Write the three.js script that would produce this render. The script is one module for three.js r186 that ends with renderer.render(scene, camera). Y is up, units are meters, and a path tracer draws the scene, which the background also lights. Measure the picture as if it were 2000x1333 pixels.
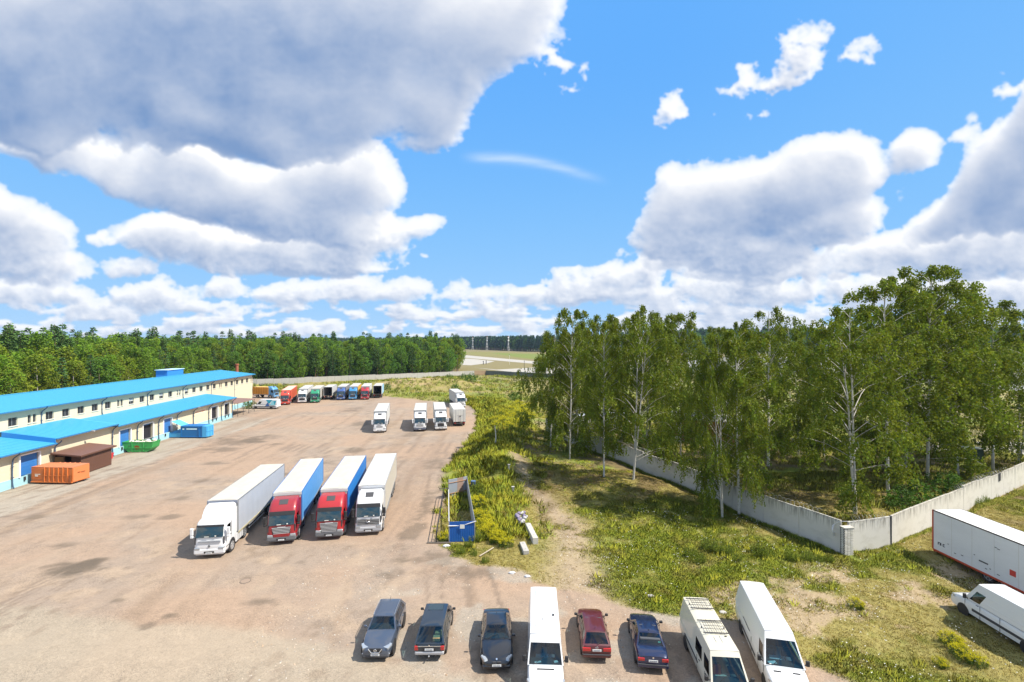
import * as THREE from 'three';
import { mergeGeometries, mergeVertices, toCreasedNormals } from 'three/addons/utils/BufferGeometryUtils.js';
import { RoundedBoxGeometry } from 'three/addons/geometries/RoundedBoxGeometry.js';

// ------------------------------------------------------------------ camera, sun, exposure
const F = 940, EYE = 18.3;                                   // focal length in photo pixels (2000 wide), eye height in metres
const scene = new THREE.Scene();
const camera = new THREE.PerspectiveCamera(2 * Math.atan(666.5 / F) * 180 / Math.PI, 1024 / 682, 0.5, 9000);
camera.position.set(0, EYE, 0);
camera.lookAt(0, EYE, -100);
const renderer = new THREE.WebGLRenderer({ antialias: true });
renderer.setSize(1024, 682);
renderer.toneMapping = THREE.LinearToneMapping;
renderer.toneMappingExposure = 1.6;
renderer.shadowMap.enabled = true;
const SUN = new THREE.Vector3(0.60, 0.79, 0.13).normalize();
const sun = new THREE.DirectionalLight(new THREE.Color().setRGB(1, 0.93, 0.82), 5);
sun.position.copy(SUN).multiplyScalar(300).add(new THREE.Vector3(0, 0, -90));
sun.target.position.set(0, 0, -90);
sun.castShadow = true;
scene.fog = new THREE.FogExp2(new THREE.Color().setRGB(0.55, 0.72, 1.0), 0.00008);
sun.shadow.mapSize.set(4096, 4096);
Object.assign(sun.shadow.camera, { left: -160, right: 160, top: 160, bottom: -160, near: 10, far: 700 });
scene.add(sun, sun.target);

// ------------------------------------------------------------------ numbers
function rng(seed) { let a = seed >>> 0; return () => { a = (a + 0x6d2b79f5) | 0; let t = Math.imul(a ^ (a >>> 15), 1 | a); t = (t + Math.imul(t ^ (t >>> 7), 61 | t)) ^ t; return ((t ^ (t >>> 14)) >>> 0) / 4294967296; }; }
const clamp = (x, a = 0, b = 1) => x < a ? a : x > b ? b : x;
const lerp = (a, b, t) => a + (b - a) * t;
const sm = (a, b, x) => { const t = clamp((x - a) / (b - a)); return t * t * (3 - 2 * t); };
const mix3 = (a, b, t) => [lerp(a[0], b[0], t), lerp(a[1], b[1], t), lerp(a[2], b[2], t)];
const NT = new Float32Array(256 * 256); { const r = rng(11); for (let i = 0; i < NT.length; i++) NT[i] = r(); }
function vn(x, y) {                                          // value noise, 0..1
  const xi = Math.floor(x), yi = Math.floor(y); let fx = x - xi, fy = y - yi;
  fx = fx * fx * (3 - 2 * fx); fy = fy * fy * (3 - 2 * fy);
  const a = xi & 255, b = (xi + 1) & 255, c = (yi & 255) << 8, d = ((yi + 1) & 255) << 8;
  return (NT[c + a] * (1 - fx) + NT[c + b] * fx) * (1 - fy) + (NT[d + a] * (1 - fx) + NT[d + b] * fx) * fy;
}
function fbm(x, y, n = 5) { let s = 0, w = 0.5, t = 0; for (let i = 0; i < n; i++) { s += w * vn(x + i * 17.3, y + i * 9.1); t += w; w *= 0.5; const x2 = x * 1.62 - y * 1.18; y = x * 1.18 + y * 1.62; x = x2; } return s / t; }
function billow(x, y, n = 5) { let s = 0, w = 0.5, t = 0; for (let i = 0; i < n; i++) { s += w * (1 - Math.abs(2 * vn(x + i * 31.7, y + i * 5.3) - 1)); t += w; w *= 0.52; const x2 = x * 1.66 - y * 1.12; y = x * 1.12 + y * 1.66; x = x2; } return s / t; }
// a point of the photograph on the plane at height h: [x, z] in metres
const G = (px, py, h = 0) => { const d = (EYE - h) * F / (py - 666.5); return [(px - 1000) * d / F, -d]; };

// ------------------------------------------------------------------ sky: air and clouds by direction
// Clouds as ellipses [x, y, rx, ry, turn in degrees, strength] on a plane one focal length ahead, in four banks from the farthest to the nearest; noise gives their edges.
const CLOUDS = [[
  [1120, 555, 70, 34, 0, 0.95], [1210, 545, 90, 38, -8, 0.95], [1260, 525, 60, 28, -8, 0.8], [1080, 580, 80, 24, 0, 0.7], [980, 572, 36, 28, 0, 0.78], [885, 560, 36, 26, 0, 0.72], [740, 560, 120, 28, 0, 0.8], [620, 565, 110, 24, 0, 0.75], [290, 580, 90, 34, 0, 0.9], [420, 560, 80, 26, 0, 0.7], [235, 600, 80, 22, 0, 0.7], [60, 575, 170, 34, 0, 0.85],
  [1460, 560, 220, 40, 0, 0.9], [1760, 570, 240, 44, 0, 0.9], [1980, 580, 160, 40, 0, 0.9],
  [822, 494, 16, 8, 0, 0.32], [205, 465, 36, 20, 10, 0.56], [1220, 492, 26, 13, 0, 0.46],
  [1560, 118, 96, 46, -52, 0.60], [1490, 150, 60, 34, -45, 0.44], [1455, 150, 86, 32, -40, 0.50], [1510, 185, 64, 40, -30, 0.44], [1315, 205, 50, 38, -45, 0.50], [1705, 92, 70, 36, -20, 0.46], [1985, 165, 60, 38, -35, 0.52], [1095, 130, 60, 60, 20, 0.40],
], [
  [480, 480, 250, 50, 5, 1.1], [330, 450, 110, 42, 0, 0.95], [640, 470, 150, 64, 0, 1.0], [720, 445, 80, 42, 0, 0.9], [815, 437, 52, 28, -5, 0.74], [560, 512, 200, 28, 0, 0.95], [245, 515, 54, 28, 0, 0.66], [270, 440, 50, 26, 0, 0.6],
  [1740, 485, 200, 42, -4, 0.95], [1900, 510, 210, 44, 0, 0.95], [1480, 515, 190, 40, 0, 1.0], [1330, 500, 90, 30, 0, 0.8], [1960, 460, 180, 60, -10, 1.0],
], [
  [250, 335, 330, 50, 17, 1.0], [520, 395, 250, 62, 12, 1.1], [660, 350, 115, 78, 10, 1.0], [430, 330, 220, 46, 14, 0.95], [60, 275, 190, 44, 14, 0.9], [700, 300, 60, 40, 20, 0.7], [640, 430, 120, 40, 0, 0.85],
  [20, 470, 120, 84, 0, 1.05], [-120, 430, 160, 110, 0, 1.1], [90, 525, 105, 45, 0, 0.95], [110, 440, 46, 28, 15, 0.68],
  [1400, 400, 145, 95, -20, 1.1], [1520, 370, 190, 80, -20, 1.15], [1610, 330, 105, 58, -30, 0.95], [1350, 460, 120, 56, 0, 1.0], [1450, 490, 170, 45, 0, 1.05], [1600, 430, 130, 58, -10, 0.95], [1670, 285, 34, 24, 0, 0.6], [1290, 415, 26, 30, 0, 0.56],
  [1780, 300, 70, 42, -15, 0.86], [1890, 262, 52, 22, -25, 0.64], [1895, 230, 28, 26, 0, 0.55], [1745, 370, 26, 34, 0, 0.42],
], [
  [380, 40, 640, 180, 0, 1.25], [80, 120, 420, 170, 8, 1.25], [700, 80, 330, 140, 0, 1.1], [930, 40, 190, 110, -25, 0.95], [1040, -10, 120, 75, -30, 0.78], [820, 200, 130, 82, -30, 0.95], [560, 180, 330, 100, 8, 1.2], [380, 225, 330, 60, 12, 1.15],
  [1960, 330, 130, 78, -40, 1.1], [2060, 260, 120, 120, -35, 1.15], [1860, 415, 120, 44, -25, 0.95], [2000, 400, 130, 60, -20, 1.0],
]];
const BANKS = CLOUDS.map((l) => l.map(([x, y, a, b, t, s]) => ({ x, y, a, b, c: Math.cos(t * Math.PI / 180), s: Math.sin(t * Math.PI / 180), w: s, R: Math.max(a, b) * 1.75 })));
function thickness(bank, x, y) {                             // optical thickness of cloud towards (x, y)
  if (bank && !BANKS[bank].some((b) => (x - b.x) ** 2 + (y - b.y) ** 2 < (b.R + 70) ** 2)) return 0;
  const low = bank ? sm(300, 640, y) : Math.max(0.92, sm(300, 640, y)), wx = (fbm(x / 190 + 3, y / 190, 3) - 0.5) * 90 * (1 - 0.7 * low), wy = (fbm(x / 190 + 40, y / 190 + 9, 3) - 0.5) * 70 * (1 - 0.75 * low);
  let near = 0, sum = 0; const qx = x + wx, qy = y + wy;
  for (const b of BANKS[bank]) {
    const dx = qx - b.x, dy = qy - b.y; if (dx * dx + dy * dy > b.R * b.R) continue;
    const u = (dx * b.c + dy * b.s) / b.a, v = (-dx * b.s + dy * b.c) / b.b, d = 1 - (u * u + v * v) * 0.62;
    if (d > 0) { const m = d * b.w; sum += m * m * m; if (m > near) near = m; }
  }
  let base = 0.6 * near + 0.4 * Math.cbrt(sum);
  // the far field of small clouds low over the horizon
  const hz = bank ? 0 : sm(520, 575, y) * (1 - sm(652, 668, y)), far = sm(575, 645, y);
  if (hz > 0) {
    let q = far < 1 ? (1 - far) * fbm(x / 105 + 11, y / 44 + 5, 5) : 0;
    if (far > 0) q += far * fbm(x / 58 + 31, y / 15 + 25, 4);
    base = Math.max(base, hz * (0.16 + 0.62 * sm(0.34, 0.62, q)));
  }
  if (base < 0.02) return 0;
  let n = 0;
  if (low < 1) n += (1 - low) * (0.70 * billow(x / 200 + 7, y / 165 + 3, 6) + 0.30 * fbm(x / 75, y / 62, 5));
  if (low > 0) n += low * (0.70 * billow(x / 62 + 17, y / 50 + 13, 5) + 0.30 * fbm(x / 22, y / 18, 4));
  const t = base - 0.30 + (n - 0.60) * 1.55 * (0.70 + 0.40 * base) * (1 - (bank === 3 ? 0.55 : 0.25) * sm(0.45, 0.95, base));
  if (t > 0 && t < 0.34) { const f = 0.6 * billow(x / 26 + 3, y / 22, 4) + 0.4 * fbm(x / 9, y / 8, 3); return Math.max(0, t - (1 - t / 0.34) * (f < 0.72 ? (0.72 - f) * 0.62 : 0)); }
  return t > 0 ? t : 0;
}
// elsewhere in the sky: the same broken cumulus, by azimuth and height
function thicknessRound(az, el) {
  const k = lerp(26, 5, Math.exp(-el / 14)), n = 0.6 * fbm(Math.cos(az) * 14 / (k / 10) + 60, Math.sin(az) * 14 / (k / 10) + el / k * 1.5, 5) + 0.4 * billow(Math.cos(az) * 30 / (k / 10), Math.sin(az) * 30 / (k / 10) + el / k * 3, 4);
  return clamp((n - 0.52) * 2.6, 0, 1.4);
}
const SKYGAIN = 1 / 1.6;
function airAt(el, az) {
  const t = clamp(el / 42), hz = Math.exp(-el / 7);
  let c = mix3([0.215, 0.55, 1.0], [0.135, 0.44, 0.99], sm(0.1, 0.75, t));
  c = mix3(c, [0.52, 0.75, 1.0], hz * 0.85);
  return mix3(c, [0.24, 0.56, 1.0], 0.35 * sm(0.25, 0.9, az));
}
function shadeCloud(c, tau, above, low, relief = 0) {
  const a = 1 - Math.exp(-tau * 7.5), lit = Math.exp(-above * 0.66), deep = 1 - Math.exp(-tau * 1.3);
  let col = mix3([0.215, 0.345, 0.60], [1.06, 1.06, 1.07], clamp(0.11 + 1.14 * lit - 0.10 * deep + relief * 1.3));
  col = mix3(col, [0.88, 0.94, 1.04], 0.48 * low);
  return mix3(c, col, clamp(a));
}
function paintSky() {
  const W = 4096, Hh = 2048, d = new Float32Array(W * Hh * 4), toEl = (j) => ((j + 0.5) / Hh - 0.5) * 180, toAz = (i) => ((i + 0.5) / W - 0.25) * 2 * Math.PI;
  const put = (i, j, c) => { const o = (j * W + i) * 4; d[o] = c[0] * SKYGAIN; d[o + 1] = c[1] * SKYGAIN; d[o + 2] = c[2] * SKYGAIN; d[o + 3] = 1; };
  // the whole round at a coarse step
  const S = 8, cw = W / S, ch = Hh / 2 / S, T = new Float32Array(cw * (ch + 1)), round = [];
  for (let j = 0; j <= ch; j++) for (let i = 0; i < cw; i++) T[j * cw + i] = thicknessRound(toAz(i * S), Math.max(0, toEl(Hh / 2 + j * S)));
  const colAt = (i, j) => {
    const el = Math.max(0, toEl(Hh / 2 + j * S)); let ab = 0;
    for (let q = 1; q < 6; q++) ab += T[Math.min(ch, j + q) * cw + (i + (q >> 1)) % cw] * 0.3;
    let az = toAz(i * S); az = Math.atan2(Math.sin(az), Math.cos(az));
    return shadeCloud(airAt(el, az), T[j * cw + i], ab, Math.exp(-el / 6));
  };
  for (let j = 0; j <= ch; j++) for (let i = 0; i < cw; i++) round.push(colAt(i, j));
  for (let j = 0; j < Hh; j++) for (let i = 0; i < W; i++) {
    if (j < Hh / 2) { put(i, j, [0.42, 0.40, 0.34]); continue; }
    const y = (j - Hh / 2) / S, x = i / S, y0 = Math.floor(y), x0 = Math.floor(x), x1 = (x0 + 1) % cw, y1 = Math.min(ch, y0 + 1);
    put(i, j, mix3(mix3(round[y0 * cw + x0], round[y0 * cw + x1], x - x0), mix3(round[y1 * cw + x0], round[y1 * cw + x1], x - x0), y - y0));
  }
  // the part ahead in full detail, on its own grid of thickness
  const st = 2, gx0 = -420, gx1 = 2420, gy0 = -330, gy1 = 668, gw = (gx1 - gx0) / st + 1 | 0, gh = (gy1 - gy0) / st + 1 | 0;
  const grids = BANKS.map((_, k) => { const D = new Float32Array(gw * gh); for (let j = 0; j < gh; j++) for (let i = 0; i < gw; i++) D[j * gw + i] = thickness(k, gx0 + i * st, gy0 + j * st); return D; });
  const look = (D, x, y) => { const u = clamp((x - gx0) / st, 0, gw - 1.01), v = clamp((y - gy0) / st, 0, gh - 1.01), a = u | 0, b = v | 0, fu = u - a, fv = v - b, o = b * gw + a; return (D[o] * (1 - fu) + D[o + 1] * fu) * (1 - fv) + (D[o + gw] * (1 - fu) + D[o + gw + 1] * fu) * fv; };
  for (let j = Hh / 2; j < Hh; j++) {
    const el = toEl(j); if (el > 46) break;
    for (let i = 0; i < W / 2; i++) {
      const az = toAz(i); if (Math.abs(az) > 0.98) continue;
      const x = 1000 + F * Math.tan(az), y = 666.5 - F * Math.tan(el * Math.PI / 180) / Math.cos(az);
      const edge = sm(gx0 + 20, gx0 + 330, x) * (1 - sm(gx1 - 330, gx1 - 20, x)) * sm(gy0 + 10, gy0 + 300, y);
      if (edge <= 0) continue;
      const low = sm(380, 660, y), step = lerp(12, 3, low), r1 = lerp(8, 2.6, low), r2 = lerp(36, 10, low);
      let c = airAt(el, az);
      const wisp = 0.55 * Math.exp(-Math.pow((y - (305 + (x - 920) * 0.155 + 8 * Math.sin(x / 60))) / 9, 2)) * sm(890, 960, x) * (1 - sm(1080, 1200, x)) * (0.35 + fbm(x / 60, y / 8, 4));
      c = mix3(c, [0.8, 0.93, 1.05], clamp(wisp));
      for (const D of grids) {
        const tau = look(D, x, y); if (tau < 0.002) continue;
        let ab = 0, w = 1, p = 0;
        for (let q = 0; q < 11; q++) { p += step * (0.6 + q * 0.32); ab += look(D, x + p * 0.50, y - p * 0.86) * w * 0.62; w *= 0.88; }
        const soft = 1 - 0.8 * (1 - low) * sm(0.15, 0.5, tau), relief = 0.7 * soft * (tau - look(D, x + r1 * 0.55, y - r1 * 0.83)) + (0.34 + 0.25 * low) * (tau - look(D, x + r2 * 0.55, y - r2 * 0.83));
        const fine = (0.6 * billow(x / 34 + 9, y / 28, 4) + 0.4 * billow(x / 13, y / 11 + 4, 3) - 0.66) * (0.75 - 0.45 * (1 - low) * sm(0.2, 0.7, ab));
        c = shadeCloud(c, tau, ab, low * 0.9, clamp(relief + fine * lerp(0.22, 0.6, low), -0.28, 0.35));
      }
      const o = (j * W + i) * 4; for (let q = 0; q < 3; q++) d[o + q] = lerp(d[o + q], c[q] * SKYGAIN, edge);
    }
  }
  const t = new THREE.DataTexture(d, W, Hh, THREE.RGBAFormat, THREE.FloatType);
  t.mapping = THREE.EquirectangularReflectionMapping; t.magFilter = t.minFilter = THREE.LinearFilter; t.wrapS = THREE.RepeatWrapping; t.needsUpdate = true;
  return t;
}
scene.background = scene.environment = paintSky();

// ------------------------------------------------------------------ helpers for things and parts
const V = (x, y, z) => new THREE.Vector3(x, y, z);
const used = new Map();
function numbered(n) { const k = used.get(n) ?? 0; used.set(n, k + 1); return k ? n + '_' + String(k).padStart(3, '0') : n; }
function tag(o, label, category, group) { o.userData = { label, category }; if (group) o.userData.group = group; return o; }
function thing(name, label, category, [x, y, z] = [0, 0, 0], turn = 0, group) {
  const o = new THREE.Group(); o.name = numbered(name); o.position.set(x, y, z); o.rotation.y = turn; scene.add(o);
  return tag(o, label, category, group);
}
function part(parent, name, geo, mat, pos, label) {
  const m = new THREE.Mesh(Array.isArray(geo) ? merge(geo) : geo, mat); m.name = name; m.castShadow = m.receiveShadow = true;
  if (pos) m.position.set(...pos); if (label) m.userData.label = label; parent.add(m); return m;
}
function struct(name, geo, mat) { const m = part(scene, numbered(name), geo, mat); m.userData = { kind: 'structure' }; return m; }
function copyOf(o, label, [x, y, z], turn, scale) {
  const c = o.clone(); c.name = numbered(o.name.replace(/_\d\d\d$/, '')); scene.add(c); c.position.set(x, y, z); c.rotation.y = turn;
  if (scale) c.scale.set(...scale); if (label) c.userData = { ...o.userData, label }; return c;
}
function merge(list) {
  const l = list.flat(9).map((g) => { const q = g.index ? g.toNonIndexed() : g; for (const k of Object.keys(q.attributes)) if (!['position', 'normal', 'uv'].includes(k)) q.deleteAttribute(k); if (!q.attributes.uv) q.setAttribute('uv', new THREE.BufferAttribute(new Float32Array(q.attributes.position.count * 2), 2)); return q; });
  return l.length === 1 ? l[0] : mergeGeometries(l);
}
// boxes by centre, rounded boxes, bars between points
const bx = (x, y, z, w, h, d, ry = 0) => { const g = new THREE.BoxGeometry(w, h, d); if (ry) g.rotateY(ry); return g.translate(x, y, z); };
const rb = (x, y, z, w, h, d, r = 0.04, n = 1) => new RoundedBoxGeometry(w, h, d, n, Math.min(r, w / 2.01, h / 2.01, d / 2.01)).translate(x, y, z);
const cyl = (x, y, z, r, h, axis = 'y', n = 16, r2 = r) => { const g = new THREE.CylinderGeometry(r2, r, h, n); if (axis === 'x') g.rotateZ(-Math.PI / 2); if (axis === 'z') g.rotateX(Math.PI / 2); return g.translate(x, y, z); };
function bar(a, b, r, n = 6, r2 = r) {
  const d = b.clone().sub(a), g = new THREE.CylinderGeometry(r2, r, d.length(), n, 1, true);
  g.applyQuaternion(new THREE.Quaternion().setFromUnitVectors(V(0, 1, 0), d.clone().normalize())); return g.translate((a.x + b.x) / 2, (a.y + b.y) / 2, (a.z + b.z) / 2);
}
function tube(pts, r, seg = 24, n = 5, closed = false) { return new THREE.TubeGeometry(new THREE.CatmullRomCurve3(pts.map((p) => V(...p)), closed), seg, r, n, closed); }
// a skin over rings of points (all of one length); caps close the ends
function skin(rings, angle = 0.6, caps = true, closed = true) {
  const n = rings[0].length, pos = [], idx = [];
  for (const r of rings) for (const p of r) pos.push(p[0], p[1], p[2]);
  const m = closed ? n : n - 1;
  for (let i = 0; i < rings.length - 1; i++) for (let j = 0; j < m; j++) { const a = i * n + j, b = i * n + (j + 1) % n, c = a + n, d = b + n; idx.push(a, b, d, a, d, c); }
  if (caps) for (const [k, flip] of [[0, 1], [rings.length - 1, 0]]) {
    const c = [0, 0, 0]; for (const p of rings[k]) for (let q = 0; q < 3; q++) c[q] += p[q] / n;
    const o = pos.length / 3; pos.push(...c);
    for (let j = 0; j < n; j++) { const a = k * n + j, b = k * n + (j + 1) % n; flip ? idx.push(o, b, a) : idx.push(o, a, b); }
  }
  const g = new THREE.BufferGeometry(); g.setAttribute('position', new THREE.Float32BufferAttribute(pos, 3)); g.setIndex(idx);
  return toCreasedNormals(g, angle);
}
// a bent patch of the quad a b c d (a-b below, d-c above); s and t ranges, bulge and offset along its normal
function patch(a, b, c, d, s0 = 0, s1 = 1, t0 = 0, t1 = 1, off = 0, bulge = 0, ns = 6, nt = 3) {
  const e1 = b.clone().sub(a), e2 = d.clone().sub(a), nrm = e1.clone().cross(e2).normalize(), pos = [], uv = [], idx = [];
  for (let j = 0; j <= nt; j++) for (let i = 0; i <= ns; i++) {
    const s = lerp(s0, s1, i / ns), t = lerp(t0, t1, j / nt), p = a.clone().lerp(b, s).lerp(d.clone().lerp(c, s), t).addScaledVector(nrm, off + bulge * Math.sin(Math.PI * s) * (0.6 + 0.4 * Math.sin(Math.PI * t)));
    pos.push(p.x, p.y, p.z); uv.push(s, t);
  }
  for (let j = 0; j < nt; j++) for (let i = 0; i < ns; i++) { const q = j * (ns + 1) + i; idx.push(q, q + 1, q + ns + 2, q, q + ns + 2, q + ns + 1); }
  const g = new THREE.BufferGeometry(); g.setAttribute('position', new THREE.Float32BufferAttribute(pos, 3)); g.setAttribute('uv', new THREE.Float32BufferAttribute(uv, 2)); g.setIndex(idx); g.computeVertexNormals(); return g;
}
function prism(outline, depth, bevel = 0) {                 // outline in x, y; depth along z, centred
  const s = new THREE.Shape(outline.map(([x, y]) => new THREE.Vector2(x, y)));
  return new THREE.ExtrudeGeometry(s, { depth: depth - 2 * bevel, bevelEnabled: bevel > 0, bevelSize: bevel, bevelThickness: bevel, bevelSegments: 1 }).translate(0, 0, -depth / 2 + bevel);
}

// ------------------------------------------------------------------ materials (linear base colours)
function grain(size, fn, srgb = false) {                     // a tile of numbers or colours, computed
  const d = new Uint8Array(size * size * 4);
  for (let j = 0; j < size; j++) for (let i = 0; i < size; i++) { const v = fn(i / size, j / size), o = (j * size + i) * 4, a = Array.isArray(v) ? v : [v, v, v]; for (let q = 0; q < 3; q++) d[o + q] = clamp(a[q]) * 255; d[o + 3] = 255; }
  const t = new THREE.DataTexture(d, size, size); t.wrapS = t.wrapT = THREE.RepeatWrapping; t.magFilter = THREE.LinearFilter; t.minFilter = THREE.LinearMipmapLinearFilter; if (srgb) t.colorSpace = THREE.SRGBColorSpace; t.needsUpdate = true; return t;
}
const tileN = (u, v, k, o = 0) => { const f = (x, y) => fbm(x * k + o, y * k + o, 5); const a = f(u, v), b = f(u - 1, v), c = f(u, v - 1), d = f(u - 1, v - 1); return lerp(lerp(a, b, u), lerp(c, d, u), v); };
const T_soil = grain(1024, (u, v) => { const n = tileN(u, v, 9), m = tileN(u, v, 60, 7), g = tileN(u, v, 150, 3); return 0.80 + (n - 0.5) * 0.26 + (m - 0.5) * 0.5 + (g > 0.62 ? 0.13 : 0) - (g < 0.36 ? 0.2 : 0); });
const T_streak = grain(512, (u, v) => 0.86 + (tileN(u, v * 0.12, 40, 2) - 0.5) * 0.2 + (tileN(u, v, 6, 9) - 0.5) * 0.22);
const T_soft = grain(512, (u, v) => 0.88 + (tileN(u, v, 5, 4) - 0.5) * 0.2 + (tileN(u, v, 50, 1) - 0.5) * 0.1);
const T_stained = grain(512, (u, v) => { const d = sm(0.45, 0.75, tileN(u, v * 0.25, 26, 6)), e = sm(0.5, 0.75, tileN(u, v, 4, 12)); return mix3(mix3([0.94, 0.93, 0.91], [0.62, 0.60, 0.56], d * 0.28), [0.70, 0.66, 0.58], e * 0.4); });
const T_wall = grain(1024, (u, v) => { const drip = sm(0.60, 1.0, v) * sm(0.46, 0.64, tileN(u, v * 0.06, 60, 6)) + sm(0.9, 1, v) * 0.35, blot = sm(0.5, 0.72, tileN(u, v, 7, 12)), foot = (1 - sm(0.02, 0.22, v + 0.08 * (tileN(u, v, 30, 2) - 0.5))), c = mix3(mix3([0.93, 0.925, 0.91], [0.72, 0.70, 0.66], blot * 0.5), [0.74, 0.62, 0.47], foot * 0.55); return mix3(c, [0.30, 0.29, 0.27], clamp(drip) * 0.75); });
const col = (r, g, b) => new THREE.Color().setRGB(r, g, b);
const std = (c, rough = 0.7, metal = 0, more = {}) => new THREE.MeshStandardMaterial({ color: col(...c), roughness: rough, metalness: metal, side: THREE.DoubleSide, ...more });
const paint = (c, rough = 0.32) => new THREE.MeshPhysicalMaterial({ color: col(...c), roughness: rough + 0.15, metalness: 0.0, clearcoat: 0.8, clearcoatRoughness: 0.06, side: THREE.DoubleSide });
const metallic = (c) => new THREE.MeshPhysicalMaterial({ color: col(...c), roughness: 0.38, metalness: 0.45, clearcoat: 1, clearcoatRoughness: 0.04, side: THREE.DoubleSide });
const M = {
  white: paint([0.66, 0.67, 0.68]), dirtyWhite: paint([0.58, 0.57, 0.545], 0.45), cream: paint([0.58, 0.545, 0.44], 0.4), tyre: std([0.018, 0.018, 0.02], 0.9), black: std([0.02, 0.02, 0.022], 0.6), rubber: std([0.03, 0.03, 0.032], 0.75),
  chrome: std([0.75, 0.76, 0.78], 0.18, 0.9), alloy: std([0.62, 0.63, 0.65], 0.35, 0.6), steel: std([0.32, 0.33, 0.34], 0.5, 0.5), grey: std([0.26, 0.27, 0.28], 0.6), dark: std([0.05, 0.05, 0.055], 0.7),
  glass: new THREE.MeshPhysicalMaterial({ color: col(0.30, 0.50, 0.58), roughness: 0.02, transmission: 1, thickness: 0, ior: 1.6, side: THREE.DoubleSide }),
  tint: new THREE.MeshPhysicalMaterial({ color: col(0.10, 0.13, 0.14), roughness: 0.03, transmission: 1, thickness: 0, ior: 1.6, side: THREE.DoubleSide }),
  screen: new THREE.MeshPhysicalMaterial({ color: col(0.012, 0.030, 0.036), roughness: 0.06, ior: 1.6, clearcoat: 1, clearcoatRoughness: 0.02, side: THREE.DoubleSide }),
  cabin: std([0.045, 0.048, 0.055], 0.9), seat: std([0.07, 0.075, 0.085], 0.95), paper: std([0.75, 0.74, 0.68], 0.9), card: std([0.52, 0.33, 0.14], 0.9), plate: std([0.72, 0.73, 0.72], 0.5), plateInk: std([0.16, 0.17, 0.2], 0.7),
  lamp: new THREE.MeshPhysicalMaterial({ color: col(0.36, 0.39, 0.42), roughness: 0.08, metalness: 0.35, clearcoat: 1, side: THREE.DoubleSide }), redLamp: new THREE.MeshPhysicalMaterial({ color: col(0.42, 0.012, 0.012), roughness: 0.15, clearcoat: 1, side: THREE.DoubleSide }), amber: std([0.7, 0.24, 0.02], 0.3),
  wall: std([0.58, 0.565, 0.52], 0.92, 0, { map: T_wall, bumpMap: T_soft, bumpScale: 0.01 }), concrete: std([0.50, 0.485, 0.44], 0.92, 0, { map: T_stained, bumpMap: T_soft, bumpScale: 0.01 }), oldConcrete: std([0.42, 0.41, 0.39], 0.95, 0, { map: T_stained, bumpMap: T_soft, bumpScale: 0.01 }),
};

// ------------------------------------------------------------------ the ground
const along = (pts, d) => { if (d <= pts[0][0]) return pts[0][1]; for (let i = 1; i < pts.length; i++) if (d <= pts[i][0]) return lerp(pts[i - 1][1], pts[i][1], (d - pts[i - 1][0]) / (pts[i][0] - pts[i - 1][0])); return pts[pts.length - 1][1]; };
const YARD = [[18, 24], [25.8, 17.6], [29, 16.8], [31.0, 14.2], [32.2, 11], [32.9, 7.5], [35.6, 3.0], [38.8, -0.5], [41, -5.2], [46, -7.0], [51.6, -7.4], [60.7, -8.2], [68, -8.9], [74, -9], [89, -7.6], [105, -7.0], [122, -8.5], [134, -11], [139, -14], [145, -23], [158, -40], [164, -75], [168, -130]];
const yardX = (d) => along(YARD, d);
const wallX = (d) => 28.3 - 0.394 * (d - 41.3);
const segDist = (x, d, a, b) => { const u = clamp(((x - a[0]) * (b[0] - a[0]) + (d - a[1]) * (b[1] - a[1])) / ((b[0] - a[0]) ** 2 + (b[1] - a[1]) ** 2)); return Math.hypot(x - a[0] - u * (b[0] - a[0]), d - a[1] - u * (b[1] - a[1])); };
const polyDist = (x, d, p) => { let m = 1e9; for (let i = 1; i < p.length; i++) m = Math.min(m, segDist(x, d, p[i - 1], p[i])); return m; };
const PATH = [[5.2, 30], [5.0, 36], [5.6, 42], [5.6, 48], [3.6, 54], [1.5, 60], [0.5, 70]], PATHR = (d) => lerp(3.4, 1.7, sm(40, 54, d));
const inFence = (x, d) => Math.min(x - wallX(d), d - (42.8 + (x - 33.6) * 0.592));          // positive inside the walled site
function dirtMask(x, d) {
  const wide = d < 44 && x > -6 ? 2.6 : 1.3, n = (fbm(x * 0.35 + 9, d * 0.35, 5) - 0.5) * 2 * wide + (fbm(x * 1.6, d * 1.6 + 4, 3) - 0.5) * 1.4;
  return sm(-0.9, 0.9, yardX(d) - x + n);
}
function bump(x, d, cx, cd, r, h) { return h * Math.exp(-((x - cx) ** 2 + (d - cd) ** 2) / (r * r)); }
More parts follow.
